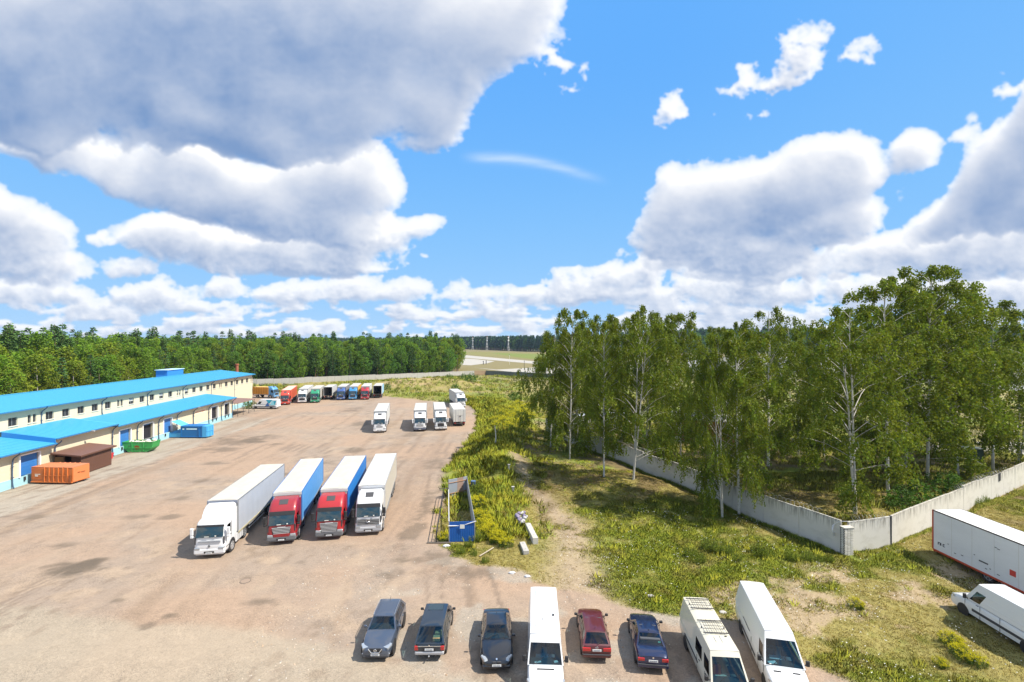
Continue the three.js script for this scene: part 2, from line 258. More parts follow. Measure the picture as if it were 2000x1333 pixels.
function groundH(x, z) {
  const d = -z, off = sm(0.3, 3.5, x - yardX(d));
  let h = 0;
  if (off > 0 && d < 262) {
    const ridge = 1.75 * sm(52, 66, d) * (1 - sm(125, 165, d)) * Math.exp(-(((x - yardX(d) - 6.5) / 4.2) ** 2));
    const plateau = 0.55 * sm(2, 8, x - yardX(d)) * sm(46, 62, d) * (1 - sm(-4, 3, x - wallX(d)));
    h = ridge + plateau + 0.3 * sm(0, 3, inFence(x, d));
    h += bump(x, d, 10.5, 57.5, 4.2, 0.75) + bump(x, d, 15.2, 60, 3.5, 0.7) + bump(x, d, 14, 49, 4, 0.55) + bump(x, d, 6, 66, 5, 0.7) + bump(x, d, -0.8, 52, 3, 0.5);
    h += bump(x, d, -42, 186, 12, 2.0) + bump(x, d, -30, 196, 12, 2.4) + bump(x, d, -20, 188, 9, 1.8) + bump(x, d, -58, 196, 10, 1.0);
    h += off * ((fbm(x * 0.22, d * 0.22, 4) - 0.5) * 0.75 + (fbm(x * 1.1, d * 1.1, 3) - 0.5) * 0.22) * (d < 130 ? 1 : 0.7);
    h *= off;
  }
  h += (1 - off) * ((fbm(x * 0.12 + 5, d * 0.12, 3) - 0.5) * 0.10 + (fbm(x * 0.9, d * 0.9, 3) - 0.5) * 0.035);
  return h * (1 - sm(235, 260, d));
}
const STAINS = [[155, 1105, 46, 13], [150, 1108, 40, 11], [165, 1100, 30, 9], [130, 1122, 26, 6], [285, 1226, 16, 7], [335, 1205, 14, 4], [460, 862, 42, 9], [430, 878, 30, 5], [510, 858, 26, 6], [540, 870, 14, 4], [480, 1130, 9, 4], [228, 1174, 11, 4], [505, 1178, 30, 6], [590, 1100, 12, 4], [705, 828, 16, 5], [690, 800, 20, 4], [640, 905, 16, 4], [250, 965, 18, 3], [350, 975, 14, 4], [390, 940, 26, 4], [330, 1010, 20, 4], [120, 1065, 26, 5], [260, 1010, 24, 4], [860, 905, 26, 9], [1150, 1140, 26, 9], [815, 1020, 16, 60], [850, 1090, 40, 12], [700, 880, 20, 5], [800, 850, 14, 4], [560, 925, 20, 4], [60, 1010, 24, 4], [420, 905, 20, 3], [760, 1120, 26, 8], [900, 1120, 60, 14]].map(([x, y, a, b]) => { const [wx, wz] = G(x, y), k = -wz / F; return { x: wx, d: -wz, a: a * k, b: b * (-wz) / (y - 666.5) }; });
function groundCol(x, z) {
  const d = -z, dm = dirtMask(x, d), n1 = fbm(x * 0.10 + 3, d * 0.10 + 8, 5), n2 = fbm(x * 0.55 + 30, d * 0.55, 4), n3 = fbm(x * 2.4, d * 2.4 + 50, 3);
  // trodden soil, with paving by the building and at the near left
  let dirt = mix3([0.355, 0.243, 0.168], [0.305, 0.23, 0.175], sm(0.35, 0.65, n1));
  dirt = mix3(dirt, [0.40, 0.29, 0.20], 0.6 * sm(0.5, 0.7, n2) * sm(0.4, 0.6, n1));
  const edge = -53.2 - 0.06 * (d - 58) + (n2 - 0.5) * 1.6, strip = sm(0.2, -0.5, x - edge) * (1 - sm(110, 118, d));
  dirt = mix3(dirt, mix3([0.335, 0.275, 0.215], [0.36, 0.31, 0.25], n2), strip);
  const crack = Math.exp(-(((x - edge) / 0.5) ** 2)) * sm(0.52, 0.62, n3) * (d < 112 ? 1 : 0); dirt = mix3(dirt, [0.14, 0.105, 0.08], crack * 0.8);
  const paved = sm(0.6, -0.6, d - along([[-40, 34.5], [-24, 31], [-16, 30.4], [-8, 27.6], [-2, 26.2], [6, 24]], x) + (n2 - 0.5) * 1.4) * (x < 10 ? 1 : 0);
  dirt = mix3(dirt, mix3([0.375, 0.295, 0.215], [0.335, 0.275, 0.205], n1), paved * 0.8);
  // wheel tracks along the yard, and dark wet or oily places
  const tw = x + 0.16 * d + 3 * Math.sin(d * 0.035), tr = sm(0.56, 0.74, fbm(tw * 0.75 + 70, d * 0.035, 4)); dirt = mix3(dirt, [0.27, 0.185, 0.125], tr * 0.7 * (1 - paved)); const rut = sm(0.60, 0.72, fbm(tw * 2.6 + 20, d * 0.05 + 9, 3)) * sm(0.42, 0.6, fbm(x * 0.06, d * 0.06 + 33, 3)); dirt = mix3(dirt, [0.205, 0.145, 0.105], rut * 0.7); const mot = sm(0.60, 0.74, fbm(x * 1.1 + 12, d * 0.8 + 3, 4)) * sm(0.45, 0.62, n1); dirt = mix3(dirt, [0.20, 0.14, 0.095], mot * 0.45);
  const lane = Math.exp(-(((x - yardX(d) + 4.6) / 2.2) ** 2)) * sm(36, 44, d) * (1 - sm(78, 100, d)); dirt = mix3(dirt, [0.275, 0.19, 0.135], lane * (0.35 + 0.5 * sm(0.45, 0.6, fbm(x * 3.2, d * 0.18, 3))));
  for (const s of STAINS) { const u = ((x - s.x) / s.a) ** 2 + ((d - s.d) / s.b) ** 2; if (u < 3) dirt = mix3(dirt, [0.115, 0.085, 0.06], clamp((1 - u * 0.55) + (n3 - 0.5) * 1.6 + (n2 - 0.5) * 2.6) * 0.62); }
  const gravel = sm(0.5, 0.64, fbm(x * 0.4 + 80, d * 0.4, 4)) * sm(44, 36, d) * sm(-14, -4, x); dirt = mix3(dirt, [0.35, 0.30, 0.245], gravel * 0.7);
  // grass and bare earth
  let g = mix3([0.275, 0.225, 0.065], [0.165, 0.20, 0.020], sm(0.36, 0.60, n1 + (n2 - 0.5) * 0.6));
  g = mix3(g, [0.25, 0.18, 0.09], 0.75 * sm(0.55, 0.68, n2) * sm(0.42, 0.55, fbm(x * 0.16 + 21, d * 0.16, 3)));
  const sand = sm(0.56, 0.66, fbm(x * 0.2 + 44, d * 0.24 + 6, 4) + (n2 - 0.5) * 0.22 + (n3 - 0.5) * 0.14) * sm(41, 38.5, d) * sm(11, 15, x) * 0.9; g = mix3(g, [0.37, 0.27, 0.17], sand);
  const onPath = Math.exp(-((polyDist(x, d, PATH) / PATHR(d)) ** 2)); g = mix3(g, mix3([0.36, 0.265, 0.18], [0.25, 0.185, 0.11], sm(0.4, 0.65, n2)), clamp(onPath * 1.25 - 0.25 + (n2 - 0.5) * 0.9));
  const berm = sm(54, 66, d) * (1 - sm(120, 160, d)) * Math.exp(-(((x - yardX(d) - 4) / 4) ** 2)); g = mix3(g, [0.25, 0.255, 0.02], berm * 0.8);
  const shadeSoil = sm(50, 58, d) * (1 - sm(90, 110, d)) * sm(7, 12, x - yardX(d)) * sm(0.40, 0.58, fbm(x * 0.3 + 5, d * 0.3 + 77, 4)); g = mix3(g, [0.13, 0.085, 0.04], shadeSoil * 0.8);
  const heap = Math.min(1, bump(x, d, -42, 186, 12, 1) + bump(x, d, -30, 196, 13, 1.2) + bump(x, d, -20, 188, 9, 1)) * sm(0.4, 0.55, n2 + n1 - 0.48); g = mix3(g, [0.40, 0.27, 0.14], heap);
  const far = sm(190, 225, d) * sm(-40, 0, x); g = mix3(g, [0.24, 0.19, 0.10], far * 0.7);
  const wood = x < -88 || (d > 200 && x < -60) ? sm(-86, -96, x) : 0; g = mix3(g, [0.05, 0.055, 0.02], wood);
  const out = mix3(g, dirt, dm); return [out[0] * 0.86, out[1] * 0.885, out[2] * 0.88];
}
const M_soil = std([1, 1, 1], 0.95, 0, { vertexColors: true, map: T_soil, bumpMap: T_soil, bumpScale: 0.03 });
{
  const sheets = { soil: { p: [], c: [], u: [] }, green: { p: [], c: [], u: [] } };
  for (const [x0, x1, d0, d1, s] of [[-36, 36, 18, 66, 0.24], [-110, -36, 18, 66, 0.5], [36, 110, 18, 66, 0.4], [-110, 110, 66, 132, 0.6], [-180, 180, 132, 262, 1.5]]) {
    const nx = Math.round((x1 - x0) / s), nd = Math.round((d1 - d0) / s), P = [], C = [];
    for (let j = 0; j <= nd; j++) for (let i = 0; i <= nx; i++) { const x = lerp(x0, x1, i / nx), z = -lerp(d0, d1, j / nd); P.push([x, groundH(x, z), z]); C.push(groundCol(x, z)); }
    for (let j = 0; j < nd; j++) for (let i = 0; i < nx; i++) {
      const a = j * (nx + 1) + i, q = [a, a + 1, a + nx + 2, a, a + nx + 2, a + nx + 1], m = P[a], o = dirtMask(m[0] + s / 2, -m[2] + s / 2) > 0.5 ? sheets.soil : sheets.green;
      for (const k of q) { o.p.push(...P[k]); o.c.push(C[k][0] / 0.8, C[k][1] / 0.8, C[k][2] / 0.8); o.u.push(P[k][0] / 5.3, P[k][2] / 5.3); }
    }
  }
  const sheet = (name, o) => { let g = new THREE.BufferGeometry(); g.setAttribute('position', new THREE.Float32BufferAttribute(o.p, 3)); g.setAttribute('color', new THREE.Float32BufferAttribute(o.c, 3)); g.setAttribute('uv', new THREE.Float32BufferAttribute(o.u, 2)); g = mergeVertices(g, 1e-4); g.computeVertexNormals(); return struct(name, g, M_soil); };
  sheet('yard', sheets.soil); sheet('ground', sheets.green);
  const plain = new THREE.PlaneGeometry(14000, 14000, 1, 1).rotateX(-Math.PI / 2).translate(0, -0.35, 0); for (let i = 0; i < 4; i++) plain.attributes.uv.setXY(i, plain.attributes.uv.getX(i) * 300, plain.attributes.uv.getY(i) * 300);
  struct('plain', plain, std([0.20, 0.165, 0.062], 1, 0, { map: T_soft }));
}
// the airfield far behind: strips of pale concrete, meadow between
const flat = (pts, y) => { const s = new THREE.Shape(pts.map(([x, d]) => new THREE.Vector2(x, d))), g = new THREE.ShapeGeometry(s).rotateX(-Math.PI / 2).translate(0, y, 0); const p = g.attributes.position, u = g.attributes.uv; for (let i = 0; i < p.count; i++) u.setXY(i, p.getX(i) / 9, p.getZ(i) / 40); return g; };
const M_apron = std([0.40, 0.375, 0.33], 0.9, 0, { map: T_soft });
const W = (px, py) => { const [x, z] = G(px, py, -0.3); return [x, -z]; };
struct('runway', flat([W(780, 692), W(906, 694), W(1048, 706.5), W(1260, 723), W(1260, 729), W(1048, 711.5), W(906, 699), W(780, 694)], -0.28), M_apron);
struct('taxiway', flat([W(780, 697), W(906, 700.5), W(924, 701.5), W(966, 706), W(952, 710), W(920, 714), W(780, 709)], -0.29), M_apron);
struct('apron', flat([W(925, 718.5), W(970, 722.5), W(1042, 718.5), W(1180, 712), W(1250, 712), W(1250, 752), W(1048, 733)], -0.27), M_apron);
struct('concrete_field', flat([[60, 170], [420, 165], [1500, 640], [190, 540]], -0.28), std([0.27, 0.265, 0.25], 0.9, 0, { map: T_soft }));
{ const g = new THREE.PlaneGeometry(1, 1, 60, 8), p = g.attributes.position; for (let i = 0; i < p.count; i++) { const u = p.getX(i) + 0.5, v = p.getY(i) + 0.5, x = lerp(64, 140, u), d = lerp(lerp(80, 67, u), lerp(90, 76, u), v); p.setXYZ(i, x, groundH(x, -d) + 0.06, -d); } g.computeVertexNormals(); struct('service_road', g, M_apron); }
struct('meadow', flat([W(700, 683), W(1048, 690), W(1400, 700), W(1400, 704), W(1048, 703), W(906, 692.5), W(700, 691)], -0.31), std([0.19, 0.175, 0.04], 1, 0, { map: T_soft }));
struct('meadow', flat([W(960, 690), W(1300, 698), W(1300, 704), W(1048, 702.5), W(1010, 698)], -0.30), std([0.15, 0.185, 0.02], 1, 0, { map: T_soft }));

// ------------------------------------------------------------------ the long warehouse on the left
const BT = Math.atan(0.087), SB = (d) => (d - 58.2) * 1.0038;          // turn of the building; distance along it from depth
const BW = (x, s) => [-61.9 + x * Math.cos(BT) - s * Math.sin(BT), -58.2 - x * Math.sin(BT) - s * Math.cos(BT)];
{
  const wall = std([0.68, 0.61, 0.44], 0.85, 0, { map: T_soft }), roofM = std([0.054, 0.355, 0.56], 0.5, 0.0, { map: T_streak }), trim = std([0.03, 0.16, 0.36], 0.4), doorM = std([0.035, 0.17, 0.46], 0.4), plinth = std([0.34, 0.60, 0.70], 0.9, 0, { map: T_stained }), white = std([0.78, 0.78, 0.76], 0.6), frame = std([0.34, 0.34, 0.33], 0.6), pipeM = std([0.05, 0.09, 0.16], 0.4), soffit = std([0.38, 0.36, 0.33], 0.8);
  const pane = std([0.02, 0.024, 0.03], 0.25), blind = std([0.55, 0.53, 0.5], 0.9);
  const b = thing('warehouse', 'long cream warehouse with bright blue metal roofs and a low loading annex', 'warehouse', [-61.9, 0, -58.2], BT);
  const r = rng(5), S0 = -14, SA = SB(115), SU = SB(139.6), UX = -6.15, UB = -23.6, E = 8.75, R = 9.85;
  // a wall along s with openings [s0, s1, y0, y1], standing at x, 0.3 thick
  const run = (x, s0, s1, y0, y1, holes) => {
    const sh = new THREE.Shape([[s0, y0], [s1, y0], [s1, y1], [s0, y1]].map((p) => new THREE.Vector2(...p)));
    for (const [a, c, lo, hi] of holes) sh.holes.push(new THREE.Path([[a, lo], [a, hi], [c, hi], [c, lo]].map((p) => new THREE.Vector2(...p))));
    return new THREE.ExtrudeGeometry(sh, { depth: 0.3, bevelEnabled: false }).rotateY(Math.PI / 2).translate(x - 0.3, 0, 0);
  };
  // upper block
  const wins = []; for (let k = -3; k < 26; k++) { const s = SB(66.8 + 2.9 * k); wins.push([s, ((k % 6) + 6) % 6 === 1, k]); }
  const holes = wins.flatMap(([s, two]) => two ? [[s - 0.68, s - 0.14, 6.56, 7.74], [s + 0.14, s + 0.68, 6.56, 7.74]] : [[s - 0.68, s + 0.68, 6.56, 7.74]]);
  part(b, 'wall', [run(UX, S0, SU, 4.2, E, holes), run(UX, SA, SU, 0, 4.2, []), bx(UB + 0.15, E / 2, -(S0 + SU) / 2, 0.3, E, SU - S0), prism([[UB + 0.3, 0], [UX - 0.3, 0], [UX - 0.3, E], [(UX + UB) / 2, R - 0.1], [UB + 0.3, E]], 0.3).translate(0, 0, -SU + 0.15)], wall);
  for (const [s, two, k] of wins) for (const o of two ? [-0.41, 0.41] : [0]) {
    const w = two ? 0.53 : 1.35, f = part(b, 'window', [bx(0, 0.57, 0, 0.08, 0.04, w), bx(0, -0.57, 0, 0.08, 0.04, w), bx(0, 0, w / 2 - 0.03, 0.08, 1.1, 0.04), bx(0, 0, -w / 2 + 0.03, 0.08, 1.1, 0.04), ...(two ? [] : [bx(0, 0, 0, 0.06, 1.1, 0.03)])], frame, [UX - 0.16, 7.15, -(s + o)]);
    part(f, 'pane', bx(-0.01, 0, 0, 0.015, 1.1, w - 0.08), pane);
    if (k === 11 || k === 13 || k === 14 || (r() < 0.12 && !two)) part(f, 'blind', bx(0.004, 0.2, 0, 0.01, 0.45, w - 0.12), blind);
    part(f, 'sill', bx(0.2, -0.62, 0, 0.14, 0.04, w + 0.14), white);
  }
  const slope = (x0, y0, x1, y1, s0, s1, t = 0.08, seam = 0.62) => { // a roof plane falling from (x0, y0) to (x1, y1)
    const n = V(y0 - y1, x1 - x0, 0).normalize(), out = [prism([[x0, y0], [x1, y1], [x1 - n.x * t, y1 - n.y * t], [x0 - n.x * t, y0 - n.y * t]], s1 - s0).translate(0, 0, -(s0 + s1) / 2)], a = Math.atan2(y1 - y0, x1 - x0), L = Math.hypot(x1 - x0, y1 - y0);
    for (let s = s0 + 0.3; s < s1 - 0.2; s += seam) out.push(new THREE.BoxGeometry(L - 0.04, 0.03, 0.035).rotateZ(a).translate((x0 + x1) / 2 + n.x * 0.012, (y0 + y1) / 2 + n.y * 0.012, -s));
    const uvs = out.map((g) => g); return uvs;
  };
  const mid = (UX + UB) / 2;
  const up = part(b, 'roof', [...slope(mid, R + 0.1, UX + 0.7, E + 0.02, S0, SU + 0.4), ...slope(UB - 0.7, E + 0.02, mid, R + 0.1, S0, SU + 0.4)], roofM);
  part(up, 'ridge_cap', bx(mid, R + 0.13, -(S0 + SU) / 2, 0.5, 0.05, SU - S0 + 0.8), roofM);
  part(up, 'gutter', [bx(UX + 0.74, E - 0.1, -(S0 + SU + 0.4) / 2, 0.14, 0.14, SU - S0 + 0.4)], trim);
  part(up, 'soffit', bx(UX + 0.34, E - 0.13, -(S0 + SU) / 2, 0.66, 0.03, SU - S0 - 0.1), soffit);
  const box = part(b, 'roof_vent', rb(mid - 1.6, R + 0.6, -SB(119), 2.6, 1.7, 6.4, 0.03), std([0.03, 0.2, 0.55], 0.5)); part(box, 'cap', rb(mid - 1.6, R + 1.52, -SB(119), 3.0, 0.14, 6.9, 0.03), std([0.42, 0.62, 0.74], 0.5));
  // low annex in three lengths: roof eave and top heights
  const doors = [['shutter_door', 60.6, 63.3], ['shutter_door', 77.8, 80.3], ['open', 83.4, 86], ['shutter_door', 89, 91.4], ['open', 105.4, 108], ['open', 110.9, 113.3], ['shutter_door', 51.5, 54.2]];
  const seg = [[S0, SB(65), 4.5, 5.35], [SB(65), SB(76.4), 5.12, 6.05], [SB(76.4), SA, 4.78, 5.6]];
  for (const [s0, s1, e, t] of seg) {
    const hs = doors.map(([, a, c]) => [SB(a), SB(c), 1.15, 3.75]).filter(([a]) => a > s0 && a < s1);
    part(b, 'wall', [run(0, s0 + 0.002, s1 - 0.002, 1.15, e, hs)], wall);
    part(b, 'wall', prism([[UX, 0], [-0.3, 0], [-0.3, e], [UX, t]], 0.3).translate(0, 0, -s1 + 0.152), wall);
    const rf = part(b, 'roof', slope(UX + 0.002, t + 0.1, 0.85, e + 0.02, s0 - 0.1, s1 + (s1 === SA ? 0.5 : 0.1), 0.1), roofM);
    part(rf, 'gutter', bx(0.92, e - 0.08, -(s0 + s1) / 2, 0.13, 0.13, s1 - s0 + 0.1), trim);
    part(rf, 'soffit', bx(0.43, e - 0.14, -(s0 + s1) / 2, 0.8, 0.03, s1 - s0 - 0.06), soffit);
    if (e > 5) part(rf, 'fascia', [prism([[UX + 0.3, t + 0.04], [0.86, e - 0.02], [0.86, e - 0.62], [UX + 0.3, t - 0.6]], 0.06).translate(0, 0, -s0 + 0.14)], std([0.02, 0.21, 0.56], 0.5));
  }
  // plinth, cut by nothing but the pipes
  part(b, 'plinth', [bx(-0.09, 0.575, -(S0 + SA) / 2, 0.3, 1.15, SA - S0)], plinth);
  part(b, 'plinth', bx(UX - 0.11, 0.6, -(SA + SU) / 2, 0.3, 1.2, SU - SA - 0.1), plinth);
  for (const [kind, a, c] of doors) {
    const s = (SB(a) + SB(c)) / 2, w = SB(c) - SB(a);
    const f = part(b, 'door_frame', [bx(0.015, 2.45, -s - w / 2 - 0.09, 0.36, 2.72, 0.18), bx(0.015, 2.45, -s + w / 2 + 0.09, 0.36, 2.72, 0.18), bx(0.015, 3.84, -s, 0.34, 0.17, w)], white);
    if (kind === 'open') { part(f, 'rolled_shutter', cyl(-0.35, 3.62, -s, 0.16, w - 0.1, 'z', 12), doorM); part(f, 'sill_plate', bx(0.05, 1.17, -s, 0.4, 0.05, w - 0.02), M.steel); for (let q = -2; q <= 2; q++) part(b, 'dock_curtain', rb(-0.27 - (q & 1) * 0.03, 2.4, -s + q * w / 5, 0.03, 2.5, w / 5 + 0.02, 0.01), std([0.012, 0.012, 0.016], 0.9)); }
    else { const d = part(b, 'shutter_door', bx(-0.2, 2.45, -s, 0.06, 2.6, w - 0.02), doorM); for (let y = 1.42; y < 3.7; y += 0.46) part(d, 'panel', rb(-0.163, y, -s, 0.03, 0.43, w - 0.06, 0.012), doorM); }
    for (const q of [-0.75, 0.75]) part(b, 'dock_bumper', rb(0.16, 0.8, -s + q, 0.14, 0.5, 0.22, 0.03), M.rubber);
  }
  const drop = (x, s, top, bottom) => part(b, 'downpipe', [tube([[x + 0.9, top - 0.08, -s], [x + 0.8, top - 0.25, -s], [x + 0.2, top - 0.75, -s], [x + 0.1, top - 1.0, -s], [x + 0.1, bottom + 0.3, -s], [x + 0.22, bottom, -s]], 0.075, 24, 7), ...[0.3, 0.6].map((k) => bx(x + 0.08, lerp(bottom, top, k), -s, 0.2, 0.07, 0.2))], pipeM);
  for (const k of [-1.5, 2.5, 6.5, 10.5, 14.5, 18.5, 22.5]) drop(UX, SB(66.8 + 2.9 * (k - 1)), E, SB(66.8 + 2.9 * (k - 1)) > SA ? 0.1 : 5.75);
  for (const d of [57, 59.5, 65.6, 81.9, 87.5, 93, 98.5, 104.3, 109.6, 114.6]) drop(0.14, SB(d), d < 65 ? 4.5 : 4.78, 0.05); drop(0.14, SB(76.2), 5.12, 0.05);
  for (const d of [70.6, 98.2, 109.2]) { const s = SB(d), y = d < 76 ? 5.1 : 4.76, l = part(b, 'wall_lamp', [bar(V(0.95, y - 0.1, -s), V(1.35, y + 0.05, -s), 0.03), rb(1.4, y, -s, 0.42, 0.16, 0.3, 0.05)], M.grey); part(l, 'lens', rb(1.42, y - 0.09, -s, 0.34, 0.05, 0.24, 0.02), white); }
  // red lettering on the annex wall
  const cv = document.createElement('canvas'); cv.width = 512; cv.height = 96; const c2 = cv.getContext('2d'); c2.fillStyle = '#f3e6c4'; c2.fillRect(0, 0, 512, 96); c2.fillStyle = '#a3262c'; c2.font = 'bold 78px sans-serif'; c2.textAlign = 'center'; c2.fillText('АВТОСЕРВИС', 256, 76, 490);
  const tx = new THREE.CanvasTexture(cv); tx.colorSpace = THREE.SRGBColorSpace;
  part(b, 'lettering', new THREE.PlaneGeometry(4.0, 0.75).rotateY(Math.PI / 2).translate(0.012, 3.5, -SB(101.3)), new THREE.MeshStandardMaterial({ map: tx, roughness: 0.7 }));
}
tag(part(scene, 'chimney', [cyl(0, 5.6, 0, 0.5, 11.2, 'y', 14, 0.42), cyl(0, 11.2, 0, 0.56, 0.35, 'y', 14)], std([0.34, 0.11, 0.06], 0.9, 0, { map: T_soft }), [-83.5, 0, -146]), 'round red brick chimney standing behind the far end of the warehouse roof', 'chimney');

// ------------------------------------------------------------------ things along the annex
{ // brown shed
  const wood = [0.115, 0.050, 0.030].map((x) => x * 1.1), M1 = std(wood, 0.75, 0, { map: T_streak }), M2 = std([0.17, 0.085, 0.062], 0.55, 0, { map: T_streak }), Md = std([0.03, 0.016, 0.012], 0.9), Mo = std([0.17, 0.09, 0.035], 0.8);
  const [x, z] = BW(0, SB(68.1)), t = thing('shed', 'brown boarded lean-to shed with a flat brown roof against the annex wall', 'shed', [x, 0, z], BT);
  const w = 3.7, L = 5.6, h0 = 3.0, h1 = 2.55;
  for (let k = 0; k < 16; k++) part(t, 'board', rb(w, 0.12 + k * 0.16, 0, 0.05, 0.15, L, 0.012), M1);
  for (let k = 0; k < 16; k++) part(t, 'board', rb(w - 0.62, 0.12 + k * 0.16, L / 2 - 0.03, 1.2, 0.15, 0.05, 0.012), M1);
  part(t, 'wall', bx(w / 2 + 0.1, 1.35, -L / 2 + 0.05, w - 0.2, 2.7, 0.08), M1);
  part(t, 'door_leaf', [bx(0.95, 1.3, L / 2 - 0.03, 1.1, 2.5, 0.06)], Mo); part(t, 'back_wall', bx(0.34, 1.4, 0, 0.06, 2.8, L - 0.2), Md); part(t, 'post', [bx(0.36, 1.4, L / 2 - 0.08, 0.1, 2.8, 0.1), bx(1.55, 1.35, L / 2 - 0.08, 0.1, 2.7, 0.1)], M1);
  part(t, 'roof', prism([[0.2, h0 + 0.1], [w + 0.35, h1 + 0.1], [w + 0.35, h1 + 0.2], [0.2, h0 + 0.2]], L + 1.0), M2); part(t, 'roof_edge', [bx(w + 0.37, h1 + 0.1, 0, 0.04, 0.2, L + 1.02), prism([[0.2, h0 - 0.02], [w + 0.35, h1 - 0.02], [w + 0.35, h1 + 0.1], [0.2, h0 + 0.1]], 0.05).translate(0, 0, L / 2 + 0.47)], M1);
}
{ // orange roll-off container with ribs; long axis away from the dock
  const Mo = std([0.62, 0.17, 0.035], 0.55, 0.0, { map: T_soft }), Mt = std([0.56, 0.20, 0.09], 0.6, 0, { map: T_stained }), Mk = std([0.3, 0.08, 0.02], 0.6);
  const a = G(100, 946.5), t = thing('roll_off_container', 'ribbed orange closed roll-off container in front of the blue loading door', 'container', [a[0] + 0.1, 0, a[1] - 1.15], -0.06);
  const L = 5.6, w = 2.3, h = 2.12;
  part(t, 'body', rb(0, 0.2 + (h - 0.2) / 2, 0, L, h - 0.2, w, 0.04), Mo); part(t, 'top', [rb(0, h + 0.03, 0, L + 0.04, 0.06, w + 0.04, 0.02), ...[-1.2, -0.5, 0.2, 0.9, 1.6].map((x) => rb(x, h + 0.09, 0, 0.1, 0.08, w, 0.02))], Mt);
  for (const sz of [-1, 1]) { for (let x = -0.95; x < 2.3; x += 0.62) part(t, 'rib', rb(x, 1.2, sz * (w / 2 + 0.05), 0.12, 1.85, 0.12, 0.03), Mo); part(t, 'rail', [rb(0.6, 1.1, sz * (w / 2 + 0.03), 3.4, 0.1, 0.1, 0.02), rb(0, 0.28, sz * (w / 2 + 0.04), L, 0.16, 0.12, 0.03), rb(-1.9, 0.75, sz * (w / 2 + 0.03), 1.7, 0.08, 0.08, 0.02)], Mo); part(t, 'side_plate', rb(-1.95, 1.45, sz * (w / 2 + 0.015), 1.6, 1.1, 0.05, 0.02), Mo); }
  part(t, 'end_door', rb(L / 2 + 0.03, 1.2, 0, 0.08, 1.8, w - 0.1, 0.03), std([0.66, 0.21, 0.07], 0.55, 0, { map: T_soft })); part(t, 'latch', [bx(L / 2 + 0.1, 1.35, -0.2, 0.05, 0.1, 0.5), bx(L / 2 + 0.1, 1.4, 0.35, 0.05, 0.1, 0.35), bx(L / 2 - 0.25, 0.75, w / 2 + 0.1, 0.3, 0.9, 0.06)], Mk); part(t, 'marking', [bx(-1.9, 1.25, w / 2 + 0.046, 0.75, 0.08, 0.01), bx(-2.05, 1.05, w / 2 + 0.046, 0.4, 0.14, 0.01)], M.paper); part(t, 'skid', [bx(0, 0.12, 0.5, L, 0.2, 0.16), bx(0, 0.12, -0.5, L, 0.2, 0.16)], M.dark);
}
{ const [x, z] = BW(0.95, SB(73.6)), t = thing('waste_bin', 'small red waste bin beside the brown shed at the wall', 'bin', [x, 0, z], BT); const Mr = std([0.55, 0.03, 0.035], 0.5); part(t, 'body', skin([[-0.5, -0.75, 0.1], [-0.62, -0.9, 0.95]].map(([a, c, y]) => [[a, y, c], [-a, y, c], [-a, y, -c], [a, y, -c]])), Mr); part(t, 'rim', [bx(0.62, 0.96, 0, 0.06, 0.06, 1.85), bx(-0.62, 0.96, 0, 0.06, 0.06, 1.85), bx(0, 0.96, 0.9, 1.2, 0.06, 0.06), bx(0, 0.96, -0.9, 1.2, 0.06, 0.06)], Mr); part(t, 'wheel', [cyl(0.4, 0.08, 0.6, 0.08, 0.05, 'x', 10), cyl(-0.4, 0.08, 0.6, 0.08, 0.05, 'x', 10), cyl(0.4, 0.08, -0.6, 0.08, 0.05, 'x', 10)], M.rubber); }
